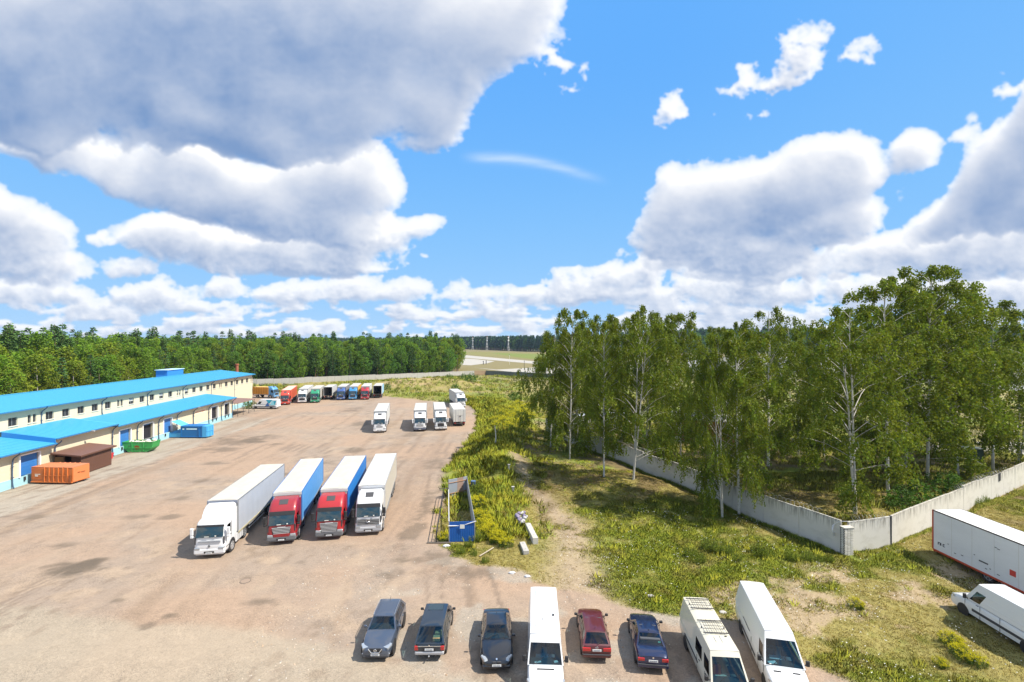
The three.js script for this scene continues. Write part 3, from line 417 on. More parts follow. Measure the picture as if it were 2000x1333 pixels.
{ // green skip, boat-shaped
  const Mg = std([0.045, 0.36, 0.085], 0.5, 0, { map: T_soft }), Mr = std([0.22, 0.075, 0.02], 0.9), a = G(268, 884.5), t = thing('skip', 'green open boat-shaped skip with rust and white rubble inside', 'skip', [a[0], 0, a[1] - 0.9], 0.05);
  const ring = (y, x0, x1, w) => [[x0, y, w], [x1, y, w], [x1, y, -w], [x0, y, -w]];
  part(t, 'hull', skin([ring(1.68, -2.42, 2.42, 0.93), ring(0.75, -2.3, 2.2, 0.93), ring(0.12, -1.5, 1.5, 0.92), ring(0.2, -1.45, 1.45, 0.85), ring(0.8, -2.2, 2.1, 0.86), ring(1.66, -2.34, 2.34, 0.86)].map((q) => q.map((p) => p)), 0.2, false), Mg);
  part(t, 'rim', [rb(0, 1.7, 0.92, 4.9, 0.1, 0.1, 0.03), rb(0, 1.7, -0.92, 4.9, 0.1, 0.1, 0.03), rb(2.42, 1.7, 0, 0.1, 0.1, 1.9, 0.03), rb(-2.42, 1.7, 0, 0.1, 0.1, 1.9, 0.03)], Mg);
  for (const x of [-0.9, 0.9]) part(t, 'rib', [rb(x, 0.95, 0.96, 0.12, 1.5, 0.08, 0.02), rb(x, 0.95, -0.96, 0.12, 1.5, 0.08, 0.02)], Mg);
  part(t, 'rail', rb(0, 0.75, 0.96, 4.3, 0.09, 0.08, 0.02), Mg); const rs = rng(9), bl = []; for (let k = 0; k < 14; k++) { const x = -0.15 + (rs() - 0.5) * 0.9, y = 0.62 + rs() * 0.45; bl.push(new THREE.CircleGeometry(0.07 + rs() * 0.13, 7).translate(x, y, 0.934)); } part(t, 'rust_patch', bl.map((g, i) => g.translate(0, 0, i * 0.0004)), Mr);
  const heap = []; for (let k = 0; k < 46; k++) heap.push(new THREE.IcosahedronGeometry(0.12 + rs() * 0.2, 0).rotateX(rs() * 6).rotateY(rs() * 6).translate((rs() - 0.5) * 4, 1.25 + rs() * 0.5, (rs() - 0.5) * 1.4)); part(t, 'rubble', heap, std([0.6, 0.56, 0.5], 0.95)); part(t, 'trunnion', [cyl(-1.3, 1.1, 1.03, 0.06, 0.16, 'z', 8), cyl(1.3, 1.1, 1.03, 0.06, 0.16, 'z', 8)], M.dark);
}
{ // blue compactor
  const Mb = std([0.012, 0.16, 0.44], 0.42, 0, { map: T_soft }), Ml = std([0.06, 0.33, 0.62], 0.45), a = G(372, 856.5), t = thing('waste_compactor', 'blue waste compactor container with a raised hopper lid at the dock', 'container', [a[0], 0, a[1] - 1.1], -0.02);
  part(t, 'body', rb(0.2, 1.25, 0, 4.1, 2.15, 2.3, 0.06), Mb); for (const sz of [-1, 1]) part(t, 'frame', [rb(0.2, 2.2, sz * 1.17, 4.1, 0.12, 0.1, 0.03), rb(0.2, 0.25, sz * 1.17, 4.1, 0.14, 0.1, 0.03), rb(-1.8, 1.22, sz * 1.17, 0.14, 2.0, 0.1, 0.03), rb(1.65, 1.22, sz * 1.17, 0.12, 2.0, 0.12, 0.03)], Mb);
  part(t, 'end_door', [skin([[2.25, 1.15], [3.0, 1.05]].map(([x, w]) => [[x, 0.2, w], [x, 2.3 - (x - 2.25) * 0.12, w], [x, 2.3 - (x - 2.25) * 0.12, -w], [x, 0.2, -w]]), 0.2), ...[-0.8, 0, 0.8].map((z) => rb(3.02, 1.2, z, 0.1, 1.9, 0.12, 0.03)), rb(3.03, 1.3, 0, 0.1, 0.14, 2.0, 0.03)], Ml);
  part(t, 'press_box', rb(-3.0, 0.55, 0, 2.3, 0.85, 2.1, 0.05), Ml); part(t, 'hopper', [prism([[-1.85, 0.95], [-3.9, 0.95], [-1.85, 1.75]], 0.06).translate(0, 0, 1.05), prism([[-1.85, 0.95], [-3.9, 0.95], [-1.85, 1.75]], 0.06).translate(0, 0, -1.05)], Mb);
  part(t, 'lid', patch(V(-1.7, 2.25, 1.1), V(-1.7, 2.25, -1.1), V(-3.7, 3.15, -1.1), V(-3.7, 3.15, 1.1)), std([0.10, 0.44, 0.66], 0.5)); part(t, 'lid_strut', [bar(V(-1.85, 1.4, 1.1), V(-3.3, 2.95, 1.1), 0.04), bar(V(-1.85, 1.4, -1.1), V(-3.3, 2.95, -1.1), 0.04)], M.steel);
  part(t, 'sign_plate', [bx(-1.35, 1.72, 1.165, 0.32, 0.26, 0.02), bx(0.25, 1.75, 1.165, 2.0, 0.26, 0.02)], std([0.55, 0.78, 0.85], 0.5)); part(t, 'hook', [cyl(2.9, 0.3, 0.9, 0.12, 0.2, 'z', 10)], M.dark);
}
{ // canopy beyond the annex
  const [x, z] = BW(0, SB(115.6)), t = thing('canopy', 'brown flat canopy on thin posts beyond the end of the annex', 'canopy', [x, 0, z], BT), Mr = std([0.22, 0.13, 0.11], 0.7, 0, { map: T_streak });
  part(t, 'roof', prism([[-5.6, 3.55], [0.9, 3.2], [0.9, 3.3], [-5.6, 3.65]], 9.6).translate(0, 0, -4.9), Mr); for (const [px, pz] of [[0.75, -0.4], [0.75, -3.2], [0.75, -6.2], [0.75, -9.3], [-5.2, -9.3], [-5.2, -0.4]]) part(t, 'post', cyl(px, 1.65, pz, 0.06, 3.3, 'y', 8), M.dark);
  part(t, 'back_panel', bx(-3.4, 1.9, -0.35, 4.4, 1.6, 0.06), std([0.04, 0.28, 0.55], 0.6)); part(t, 'rail', [bx(0.75, 1.0, -7.7, 0.05, 0.05, 3.0), bx(0.75, 0.55, -7.7, 0.05, 0.05, 3.0)], M.dark);
  const k = thing('work_bench', 'dark blue bench stacked with crates under the brown canopy', 'bench', [...BW(-2.6, SB(117))].flatMap((v, i) => i ? [0, v] : [v]), BT); part(k, 'bench_top', rb(0, 0.85, 0, 3.4, 0.1, 1.4, 0.03), M.dark); part(k, 'crate', [rb(-0.8, 1.2, 0, 1.2, 0.6, 1, 0.03), rb(0.7, 1.1, 0.1, 1, 0.45, 0.9, 0.03)], std([0.02, 0.12, 0.16], 0.6)); for (const q of [-1.5, 1.5]) part(k, 'leg', [bx(q, 0.4, 0.5, 0.1, 0.8, 0.1), bx(q, 0.4, -0.5, 0.1, 0.8, 0.1)], M.dark);
}

// ------------------------------------------------------------------ concrete walls in panels
function panelWall(name, label, pts, h, panelL, mat, t = 0.16, sink = 0.5, gap = 0.03, lift = 0) {
  const o = thing(name, label, 'wall', [0, 0, 0]), r = rng(pts.length * 7 + 3), cache = new Map();
  for (let i = 1; i < pts.length; i++) {
    const [x0, d0] = pts[i - 1], [x1, d1] = pts[i], L = Math.hypot(x1 - x0, d1 - d0), n = Math.max(1, Math.round(L / panelL)), l = L / n, ang = Math.atan2(d1 - d0, x1 - x0);
    if (!cache.has(l)) { const g = rb(0, (h - sink) / 2, 0, l - gap, h + sink, t, 0.02), p = g.attributes.position, u = g.attributes.uv; for (let q = 0; q < p.count; q++) u.setXY(q, p.getX(q) / 5.3 + cache.size * 0.37, clamp(p.getY(q) / (h + 0.02), 0.004, 0.996)); cache.set(l, [g, g.clone().rotateY(Math.PI)]); }
    for (let k = 0; k < n; k++) {
      const s = (k + 0.5) / n, x = lerp(x0, x1, s), d = lerp(d0, d1, s), m = part(o, 'panel', cache.get(l)[k % 2], mat, [x, groundH(x, -d) * 0.7 + (r() - 0.5) * 0.12 + lift, -d]); m.rotation.set((r() - 0.5) * 0.03, ang, 0);
    }
  }
  return o;
}
panelWall('concrete_wall', 'long weathered grey concrete panel wall along the far forest edge', [[-112, 190], [-103, 194], [-60, 222], [-25, 252], [-20, 255]], 2.5, 3.0, M.oldConcrete);
panelWall('brown_wall', 'short brown wall piece where the far panel wall turns', [[-20, 255], [-14, 258]], 2.5, 2.5, std([0.34, 0.24, 0.15], 0.9, 0, { map: T_stained }));
panelWall('dark_wall', 'dark grey green wall by the airfield behind the far rough ground', [[-14, 258], [9, 238], [30, 216]], 2.5, 3.2, std([0.15, 0.17, 0.16], 0.9, 0, { map: T_stained }));
const siteWall = panelWall('site_wall', 'tall pale concrete wall running back from the brick pillar beneath the birches', [[28.3, 41.3], [wallX(96), 96]], 2.75, 4.0, M.wall);
const cornerWall = panelWall('corner_wall', 'short cracked white wall piece between the brick pillar and the dark joint', [[28.9, 41.35], [33.7, 42.8]], 2.7, 5.0, M.wall);
const frontWall = panelWall('front_wall', 'sunlit pale concrete wall behind the white trailer on the right', [[33.7, 42.8], [66, 61.9], [92, 77.3]], 2.75, 4.2, std([0.60, 0.575, 0.52], 0.92, 0, { map: T_wall, bumpMap: T_soft, bumpScale: 0.01 }), 0.16, 0.5, 0.012);
part(frontWall, 'joint_post', rb(33.65, 1.35, -42.78, 0.14, 2.8, 0.22, 0.02), std([0.05, 0.05, 0.05], 0.9)); part(frontWall, 'vent_opening', bx(57.6, 2.25, -56.78, 0.5, 0.9, 0.06, Math.atan2(19.1, 32.3)), M.dark);
{ // razor wire in loose coils along the tops
  const wire = std([0.35, 0.35, 0.34], 0.5, 0.6);
  const coil = (o, x0, d0, x1, d1, y) => { const L = Math.hypot(x1 - x0, d1 - d0), n = Math.round(L * 2.2), pts = []; for (let i = 0; i <= n * 8; i++) { const s = i / (n * 8), a = s * n * Math.PI * 2, r = 0.24 + 0.05 * Math.sin(i * 0.37); pts.push([lerp(x0, x1, s) + Math.cos(a) * r * (d1 - d0) / L, y + 0.2 + Math.sin(a) * r + groundH(lerp(x0, x1, s), -lerp(d0, d1, s)) * 0.7, -lerp(d0, d1, s) + Math.cos(a) * r * (x1 - x0) / L]); } part(o, 'razor_wire', tube(pts, 0.012, n * 10, 3), wire); };
  coil(cornerWall, 29.4, 41.5, 33.2, 42.6, 2.7); coil(frontWall, 46, 50.1, 60, 58.4, 2.75); coil(siteWall, 27.6, 43, 22, 57.3, 2.75); coil(siteWall, 19, 65, 15, 75, 2.75);
  const t = thing('brick_pillar', 'pale brick pillar leaning at the corner of the site wall', 'pillar', [28.55, 0, -41.0], 0.12), r = rng(21), mats = [[0.56, 0.54, 0.48], [0.50, 0.48, 0.42], [0.60, 0.58, 0.53]].map((c) => std(c, 0.9));
  part(t, 'core', bx(0, 1.15, -0.02, 0.82, 2.5, 0.44), std([0.13, 0.12, 0.11], 1)); const bg = rb(0, 0, 0, 0.25, 0.085, 0.05, 0.01), eg = rb(0, 0, 0, 0.05, 0.085, 0.22, 0.01);
  for (let k = 0; k < 24; k++) { for (let i = 0; i < 3; i++) part(t, 'brick', bg, mats[r() * 3 | 0], [-0.285 + i * 0.275 + (k % 2 ? 0.03 : -0.01), 0.06 + k * 0.1, 0.215 + (r() - 0.5) * 0.012]); for (const s of [-1, 1]) part(t, 'brick', eg, mats[r() * 3 | 0], [s * 0.425, 0.06 + k * 0.1, -0.02 + (k % 2) * 0.05]); }
  part(t, 'cap', rb(0, 2.45, 0, 0.95, 0.08, 0.55, 0.02), M.concrete);
  const ring = []; for (let k = 0; k < 7; k++) ring.push(new THREE.TorusGeometry(0.34 + k * 0.025, 0.018, 5, 28).rotateY(0.5 + k * 0.03).translate(27.95 + k * 0.02, 2.05 - k * 0.03, -41.75 - k * 0.012)); ring.push(tube([[27.9, 2.4, -41.7], [28.2, 2.75, -41.4], [28.7, 2.85, -41.2], [29.6, 2.75, -41.5]], 0.02)); tag(part(scene, 'wire_coil', ring, std([0.62, 0.62, 0.62], 0.5)), 'pale coil of cable hanging on the wall left of the brick pillar', 'cable coil');
}

// ------------------------------------------------------------------ vehicles
const aim = (a, b) => Math.atan2(-(b[1] - a[1]), b[0] - a[0]);                       // turn that points +x from a to b
function wheel(t, x, y, z, r, w, side, rimM = M.alloy, spokes = 5) {
  const o = part(t, 'wheel', [new THREE.TorusGeometry(r - 0.055, 0.055, 8, 28).translate(0, 0, side * (w / 2 - 0.055)), new THREE.CylinderGeometry(r, r, w - 0.1, 28, 1, true).rotateX(Math.PI / 2), new THREE.CircleGeometry(r - 0.05, 24).translate(0, 0, -side * (w / 2 - 0.06)), new THREE.RingGeometry(r * 0.62, r - 0.05, 24).translate(0, 0, side * (w / 2 - 0.02))], M.tyre, [x, y, z]);
  const q = []; for (let k = 0; k < spokes; k++) q.push(bx(r * 0.33, 0, 0, r * 0.62, r * 0.17, 0.03).rotateZ(k * Math.PI * 2 / spokes));
  part(o, 'rim', [new THREE.TorusGeometry(r * 0.64, r * 0.045, 6, 24), new THREE.CircleGeometry(r * 0.2, 12).translate(0, 0, 0.025 * side), ...q].map((g) => g.translate(0, 0, side * (w / 2 - 0.03))), rimM);
  part(o, 'hub', new THREE.CircleGeometry(r * 0.62, 20).translate(0, 0, side * (w / 2 - 0.07)), M.dark);
  return o;
}
function frameOf(c, wins, t0, t1, off = 0, bulge = 0) {                               // skin strips round windows on the quad c
  const f = [patch(...c, 0, 1, 0, t0, off, bulge), patch(...c, 0, 1, t1, 1, off, bulge)]; let s = 0;
  for (const [a, b] of wins) { f.push(patch(...c, s, a, t0, t1, off, bulge)); s = b; }
  f.push(patch(...c, s, 1, t0, t1, off, bulge)); return f;
}
function plateOn(t, x, y, dir, tilt = 0, w = 0.5) { const p = part(t, 'number_plate', rb(0, 0, 0, 0.02, 0.12, w, 0.008), M.plate, [x, y, 0]); p.rotation.z = tilt; part(p, 'characters', [-0.16, -0.09, -0.03, 0.04, 0.1, 0.16].map((z) => bx(dir * 0.012, 0, z * w / 0.5, 0.004, 0.06, 0.04)), M.plateInk); return p; }
function car(name, label, cat, at, turn, o) {
  const t = thing(name, label, cat, [at[0], groundH(at[0], at[1]) + (o.lift ?? 0), at[1]], turn), { body, st, gh, W: Wd, L } = o, k = Wd / 2;
  const half = (top, w, bot) => [[bot, w * 0.84], [bot + 0.07, w * 0.96], [lerp(bot, top, 0.42), w], [lerp(bot, top, 0.62), w * 0.995], [top - 0.10, w * 0.965], [top - 0.02, w * 0.90], [top + 0.012, w * 0.68], [top + 0.02, w * 0.3]];
  const rings = st.map(([x, top, w, bot]) => { const h = half(top, w * k, bot); return [...h.map(([y, z]) => [x, y, z]), ...h.slice().reverse().map(([y, z]) => [x, y, -z])]; });
  part(t, 'body', skin(rings, 0.75), body);
  const { bf, tf, tr, br, yb, yt, wb, wt } = gh, yr = gh.ytr ?? yt, P = (x, y, z) => V(x, y, z);
  const right = [P(br, yb, wb), P(bf, yb, wb), P(tf, yt, wt), P(tr, yr, wt)], left = [P(bf, yb, -wb), P(br, yb, -wb), P(tr, yr, -wt), P(tf, yt, -wt)];
  const wf = gh.wf ?? wb, front = [P(bf, yb, wf), P(bf, yb, -wf), P(tf, yt, -wt), P(tf, yt, wt)], rear = [P(br, yb, -wb), P(br, yb, wb), P(tr, yr, wt), P(tr, yr, -wt)];
  const { side = [], st0 = 0.12, st1 = 0.88, fm = 0.05, ft0 = 0.03, ft1 = 0.93, rw = [[0.08, 0.92]], rt0 = 0.12, rt1 = 0.9, bulge = 0.05, cabOnly } = gh;
  const sideL = side.map(([a, b]) => [1 - b, 1 - a]).reverse();
  part(t, 'pillars', [...frameOf(right, side, st0, st1, 0, 0.02), ...frameOf(left, sideL, st0, st1, 0, 0.02), ...frameOf(front, [[fm, 1 - fm]], ft0, ft1, 0, bulge), ...frameOf(rear, rw, rt0, rt1, 0, bulge * 0.7)], body);
  const gl = gh.tinted ? M.tint : M.glass;
  for (const [a, b] of side) { part(t, 'side_window', patch(...right, a, b, st0, st1, -0.012, 0.02), gl); part(t, 'side_window', patch(...left, 1 - b, 1 - a, st0, st1, -0.012, 0.02), gl); }
  part(t, 'windscreen', patch(...front, fm, 1 - fm, ft0, ft1, -0.01, bulge, 10, 5), M.glass); for (const [a, b] of rw) part(t, 'rear_window', patch(...rear, a, b, rt0, rt1, -0.01, bulge * 0.7, 10, 4), gh.rearClear ? M.glass : gl);
  // roof, crowned and falling a little at its ends
  const rr = [], cr = gh.crown ?? 0.05; for (let i = 0; i <= 10; i++) { const s = i / 10, x = lerp(tr - 0.03, tf + 0.03, s), e = 1 - (2 * s - 1) ** 6, y0 = lerp(yr, yt, s); const row = []; for (let j = 0; j <= 12; j++) { const q = -1 + j / 6, ro = 1 - Math.abs(q) ** (gh.round ?? 3); row.push([x, y0 - 0.005 + cr * ro * (0.35 + 0.65 * e) + (gh.hump ?? 0) * ro * Math.sin(Math.PI * s), q * (wt + 0.012)]); } rr.push(row); }
  const roof = part(t, 'roof', skin(rr, 1.2, false, false), gh.roofM ?? body);
  if (gh.ribs) for (let i = 0; i < 5; i++) part(roof, 'bead', rb((tr + tf) / 2, yt + cr + (gh.hump ?? 0) * 0.6, (i - 2) * wt * 0.3, (tf - tr) * 0.8, 0.025, 0.03, 0.01), body);
  // inside
  part(t, 'interior', [bx((br + bf) / 2, yb - 0.02, 0, bf - br - 0.1, 0.03, wb * 1.9), ...(cabOnly ? [bx(cabOnly, (yb + yt) / 2, 0, 0.04, yt - yb - 0.1, wt * 1.85)] : [])], M.cabin);
  const sx = gh.seatX ?? (tf - 0.55); for (const z of [-0.36, 0.36]) part(t, 'seat', [rb(sx, yb + 0.14, z, 0.16, 0.42, 0.46, 0.06, 2), rb(sx - 0.03, yb + 0.40, z, 0.1, 0.17, 0.26, 0.05, 2)], M.seat);
  if (!cabOnly && !gh.noRear) part(t, 'rear_seat', [rb(sx - 1.0, yb + 0.12, 0, 0.18, 0.36, 1.15, 0.06, 2)], M.seat);
  if (gh.dash !== false) part(t, 'dashboard', [rb(bf - 0.32, yb + 0.01, 0, 0.5, 0.1, wb * 1.7, 0.04), new THREE.TorusGeometry(0.17, 0.018, 6, 20).rotateY(Math.PI / 2).rotateZ(0.4).translate(bf - 0.62, yb + 0.1, -0.36)], M.cabin);
  // wheels in dark arches
  const r = o.r ?? 0.32; for (const x of o.axles) for (const s of [-1, 1]) { wheel(t, x, r, s * (k - 0.10), r, 0.21, s, o.rim ?? M.alloy, o.spokes ?? 5); part(t, 'wheel_arch', new THREE.CylinderGeometry(r + 0.07, r + 0.07, 0.06, 24).rotateX(Math.PI / 2).translate(x, r + 0.03, s * (k - 0.028)), M.black); }
  for (const s of [-1, 1]) { part(t, 'mirror', [rb(gh.mx ?? bf - 0.25, yb + (gh.my ?? 0.09), s * (wb + 0.17), 0.12, gh.mh ?? 0.15, 0.2, 0.05, 2), bar(V(bf - 0.25, yb, s * wb * 0.97), V(gh.mx ?? bf - 0.25, yb + (gh.my ?? 0.07), s * (wb + 0.12)), 0.025)], o.mirror ?? body); }
  const fx = L / 2, rx = -L / 2;
  part(t, 'bumper', [rb(fx - 0.10, o.by ?? 0.36, 0, 0.24, 0.2, Wd * 0.84, 0.08, 2)], o.bumper ?? body); part(t, 'bumper', [rb(rx + 0.09, o.rby ?? 0.42, 0, 0.24, 0.22, Wd * 0.93, 0.08, 2)], o.rbumper ?? o.bumper ?? body);
  for (const s of [-1, 1]) part(t, 'wiper', bar(V(bf + 0.01, yb + 0.05, s * 0.5 + 0.1), V(lerp(bf, tf, 0.28), lerp(yb, yt, 0.28) + 0.07, s * 0.25 - 0.28), 0.011, 4), M.black);
  for (const s of [-1, 1]) for (const x of o.handles ?? []) part(t, 'door_handle', rb(x, yb - 0.1, s * (k * 0.985), 0.17, 0.03, 0.04, 0.012), o.handleM ?? M.black);
  for (const s of [-1, 1]) for (const x of o.seams ?? []) part(t, 'door_gap', bx(x, (yb + 0.34) / 2, s * k * 0.992, 0.014, yb - 0.42, 0.02), M.black);
  return t;
}
const ST = {                                                                            // stations [x, top, width, underside]
  sedan: (L) => { const a = L / 2; return [[-a, 0.72, 0.80, 0.42], [-a + 0.05, 0.92, 0.87, 0.33], [-a + 0.22, 1.00, 0.93, 0.26], [-a + 0.6, 1.03, 0.97, 0.22], [-a + 1.1, 1.0, 1.0, 0.2], [0, 0.97, 1.0, 0.19], [a - 1.5, 0.96, 1.0, 0.19], [a - 0.95, 0.89, 0.98, 0.2], [a - 0.45, 0.80, 0.92, 0.22], [a - 0.16, 0.70, 0.83, 0.24], [a - 0.03, 0.60, 0.70, 0.28], [a, 0.5, 0.62, 0.32]]; },
  wagon: (L) => { const a = L / 2; return [[-a, 0.80, 0.84, 0.40], [-a + 0.06, 0.97, 0.93, 0.32], [-a + 0.35, 1.0, 0.98, 0.25], [0, 0.98, 1.0, 0.2], [a - 1.3, 0.96, 1.0, 0.2], [a - 0.8, 0.90, 0.98, 0.2], [a - 0.3, 0.80, 0.9, 0.22], [a - 0.05, 0.68, 0.8, 0.26], [a, 0.55, 0.72, 0.3]]; },
  van: (L) => { const a = L / 2; return [[-a, 1.1, 0.93, 0.42], [-a + 0.06, 1.2, 0.98, 0.36], [-a + 0.4, 1.22, 1.0, 0.3], [0, 1.22, 1.0, 0.28], [a - 1.35, 1.22, 1.0, 0.28], [a - 1.02, 1.215, 0.99, 0.28], [a - 0.6, 1.14, 0.97, 0.28], [a - 0.22, 1.03, 0.93, 0.3], [a - 0.05, 0.92, 0.87, 0.34], [a, 0.74, 0.80, 0.38]]; },
};
const mid2 = (a, b) => [(a[0] + b[0]) / 2, (a[1] + b[1]) / 2];
{ // grey-blue crossover, nose to the camera
  const Mb = metallic([0.075, 0.095, 0.135]), f = G(733, 1284, 0.3), q = G(766, 1168, 1.5), c = mid2(f, [q[0], q[1] - 0.25]), L = 4.4;
  const t = car('crossover_car', 'grey blue crossover car facing the camera, leftmost in the parked row', 'car', [f[0] + (q[0] - f[0]) * 0.45, f[1] - L / 2 + 0.05], aim(q, f), { body: Mb, L, W: 1.84, r: 0.36, st: ST.wagon(L).map(([x, a, w, b]) => [x, a + 0.08, w, b + 0.04]), gh: { bf: 0.82, tf: 0.22, tr: -1.62, br: -2.12, yb: 1.02, yt: 1.55, wb: 0.86, wt: 0.64, side: [[0.10, 0.28], [0.30, 0.60], [0.62, 0.9]], fm: 0.04, crown: 0.06 }, axles: [-1.36, 1.38], by: 0.34, bumper: M.dark, rbumper: M.dark, handles: [0.05, -0.95], seams: [0.72, -0.25, -1.15], handleM: M.chrome });
  for (const s of [-1, 1]) { const h = part(t, 'headlight', prism([[-0.32, -0.05], [0.02, -0.1], [0.06, 0.0], [-0.3, 0.06]], 0.32, 0.02), M.lamp, [L / 2 - 0.12, 0.80, s * 0.60]); h.rotation.y = s * 0.45; part(t, 'roof_rail', tube([[-1.6, 1.58, s * 0.63], [-1.4, 1.64, s * 0.63], [0, 1.645, s * 0.63], [0.2, 1.58, s * 0.63]], 0.022), M.chrome); part(t, 'fog_lamp', rb(L / 2 - 0.16, 0.42, s * 0.68, 0.14, 0.08, 0.24, 0.03), M.chrome); }
  part(t, 'grille', [rb(L / 2 + 0.0, 0.68, 0, 0.06, 0.24, 0.72, 0.03)], M.black); part(t, 'grille_trim', [bar(V(L / 2 + 0.04, 0.80, 0.40), V(L / 2 + 0.05, 0.58, 0.22), 0.03), bar(V(L / 2 + 0.04, 0.80, -0.40), V(L / 2 + 0.05, 0.58, -0.22), 0.03), bar(V(L / 2 + 0.05, 0.57, 0.23), V(L / 2 + 0.05, 0.57, -0.23), 0.03)], M.chrome); part(t, 'emblem', [new THREE.TorusGeometry(0.075, 0.014, 6, 20).rotateY(Math.PI / 2).translate(L / 2 + 0.05, 0.70, 0), bx(L / 2 + 0.05, 0.70, 0, 0.02, 0.03, 0.2)], M.chrome); plateOn(t, L / 2 + 0.05, 0.46, 1); part(t, 'aerial', bar(V(-1.35, 1.6, 0), V(-1.55, 1.78, 0), 0.012), M.black);
}
{ // dark estate from behind
  const Mb = metallic([0.022, 0.034, 0.05]), r = G(838, 1282, 0.35), q = G(858, 1168, 1.5), L = 4.75;
  const t = car('estate_car', 'dark blue grey estate car seen from behind with a cardboard box under its rear window', 'car', [r[0] + (q[0] - r[0]) * 0.5, r[1] - L / 2], aim(r, q), { body: Mb, L, W: 1.8, r: 0.33, st: ST.wagon(L).map(([x, a, w, b]) => [x, a, w, b + 0.04]), gh: { bf: 1.32, tf: 0.78, tr: -1.55, br: -2.32, yb: 1.0, yt: 1.6, wb: 0.85, wt: 0.68, side: [[0.06, 0.30], [0.33, 0.62], [0.64, 0.92]], rw: [[0.06, 0.94]], rt0: 0.06, rt1: 0.94, crown: 0.05, rearClear: true, mx: 1.15, noRear: true }, axles: [-1.4, 1.4], bumper: M.dark, rbumper: std([0.42, 0.43, 0.45], 0.4, 0.3), rby: 0.50, handles: [0.1, -0.9], seams: [1.1, 0.1, -0.85], mirror: M.black });
  part(t, 'cardboard_box', [rb(-1.95, 1.10, 0.36, 0.32, 0.2, 0.4, 0.01), rb(-1.58, 1.14, 0.42, 0.34, 0.26, 0.38, 0.01)], M.card); for (const s of [-1, 1]) part(t, 'tail_light', rb(-L / 2 + 0.05, 0.78, s * 0.74, 0.12, 0.24, 0.22, 0.03), M.redLamp);
  part(t, 'trim_strip', bx(-L / 2 - 0.005, 0.90, 0, 0.04, 0.03, 1.3), M.chrome); part(t, 'plate_recess', rb(-L / 2 + 0.01, 0.72, 0, 0.06, 0.2, 0.75, 0.02), M.black); plateOn(t, -L / 2 - 0.03, 0.72, -1); part(t, 'tow_hook', [bar(V(-L / 2 + 0.1, 0.36, 0), V(-L / 2 - 0.14, 0.36, 0), 0.03), new THREE.SphereGeometry(0.05, 10, 8).translate(-L / 2 - 0.15, 0.42, 0)], M.steel); part(t, 'emblem', new THREE.CircleGeometry(0.04, 12).rotateY(-Math.PI / 2).translate(-L / 2 - 0.02, 0.95, 0), M.chrome); part(t, 'sunroof', rb(0.35, 1.645, 0, 0.7, 0.03, 0.9, 0.02), M.screen);
}
const badge = (t, x, y, n) => part(t, 'emblem', new THREE.CircleGeometry(0.05, 14).rotateY(n * Math.PI / 2).translate(x, y, 0), M.chrome);
{ // black sedan, nose to the camera
  const Mb = new THREE.MeshPhysicalMaterial({ color: col(0.005, 0.006, 0.01), roughness: 0.3, clearcoat: 1, clearcoatRoughness: 0.03, side: THREE.DoubleSide }), f = G(967, 1306, 0.3), q = G(967, 1180, 1.0), L = 4.85;
  const t = car('black_sedan', 'black sedan facing the camera beside the first white van', 'car', [f[0], f[1] - L / 2], aim(q, f), { body: Mb, L, W: 1.85, r: 0.34, st: ST.sedan(L), gh: { bf: 0.95, tf: 0.22, tr: -1.02, br: -1.75, yb: 0.97, yt: 1.42, wb: 0.83, wt: 0.60, side: [[0.14, 0.44], [0.47, 0.84]], crown: 0.06, rt1: 0.94 }, axles: [-1.42, 1.46], handles: [0.1, -0.85], seams: [0.85, -0.1, -1.05] });
  for (const s of [-1, 1]) { const h = part(t, 'headlight', prism([[-0.42, -0.02], [-0.05, -0.09], [0.03, -0.03], [-0.02, 0.05], [-0.40, 0.05]], 0.2, 0.02), M.lamp, [L / 2 - 0.10, 0.69, s * 0.60]); h.rotation.y = s * 0.5; part(t, 'kidney_grille', rb(L / 2 - 0.0, 0.6, s * 0.13, 0.05, 0.14, 0.22, 0.04, 2), M.dark); part(t, 'tail_light', rb(-L / 2 + 0.06, 0.82, s * 0.68, 0.14, 0.12, 0.32, 0.03), M.redLamp); }
  part(t, 'air_intake', rb(L / 2 + 0.005, 0.38, 0, 0.05, 0.1, 0.9, 0.02), M.black); const e = badge(t, 0, 0, 1); e.rotation.z = 0.9; e.position.set(L / 2 - 0.11, 0.735, 0); plateOn(t, L / 2 + 0.05, 0.47, 1); part(t, 'aerial', rb(-0.95, 1.48, 0, 0.16, 0.06, 0.03, 0.012), Mb);
}
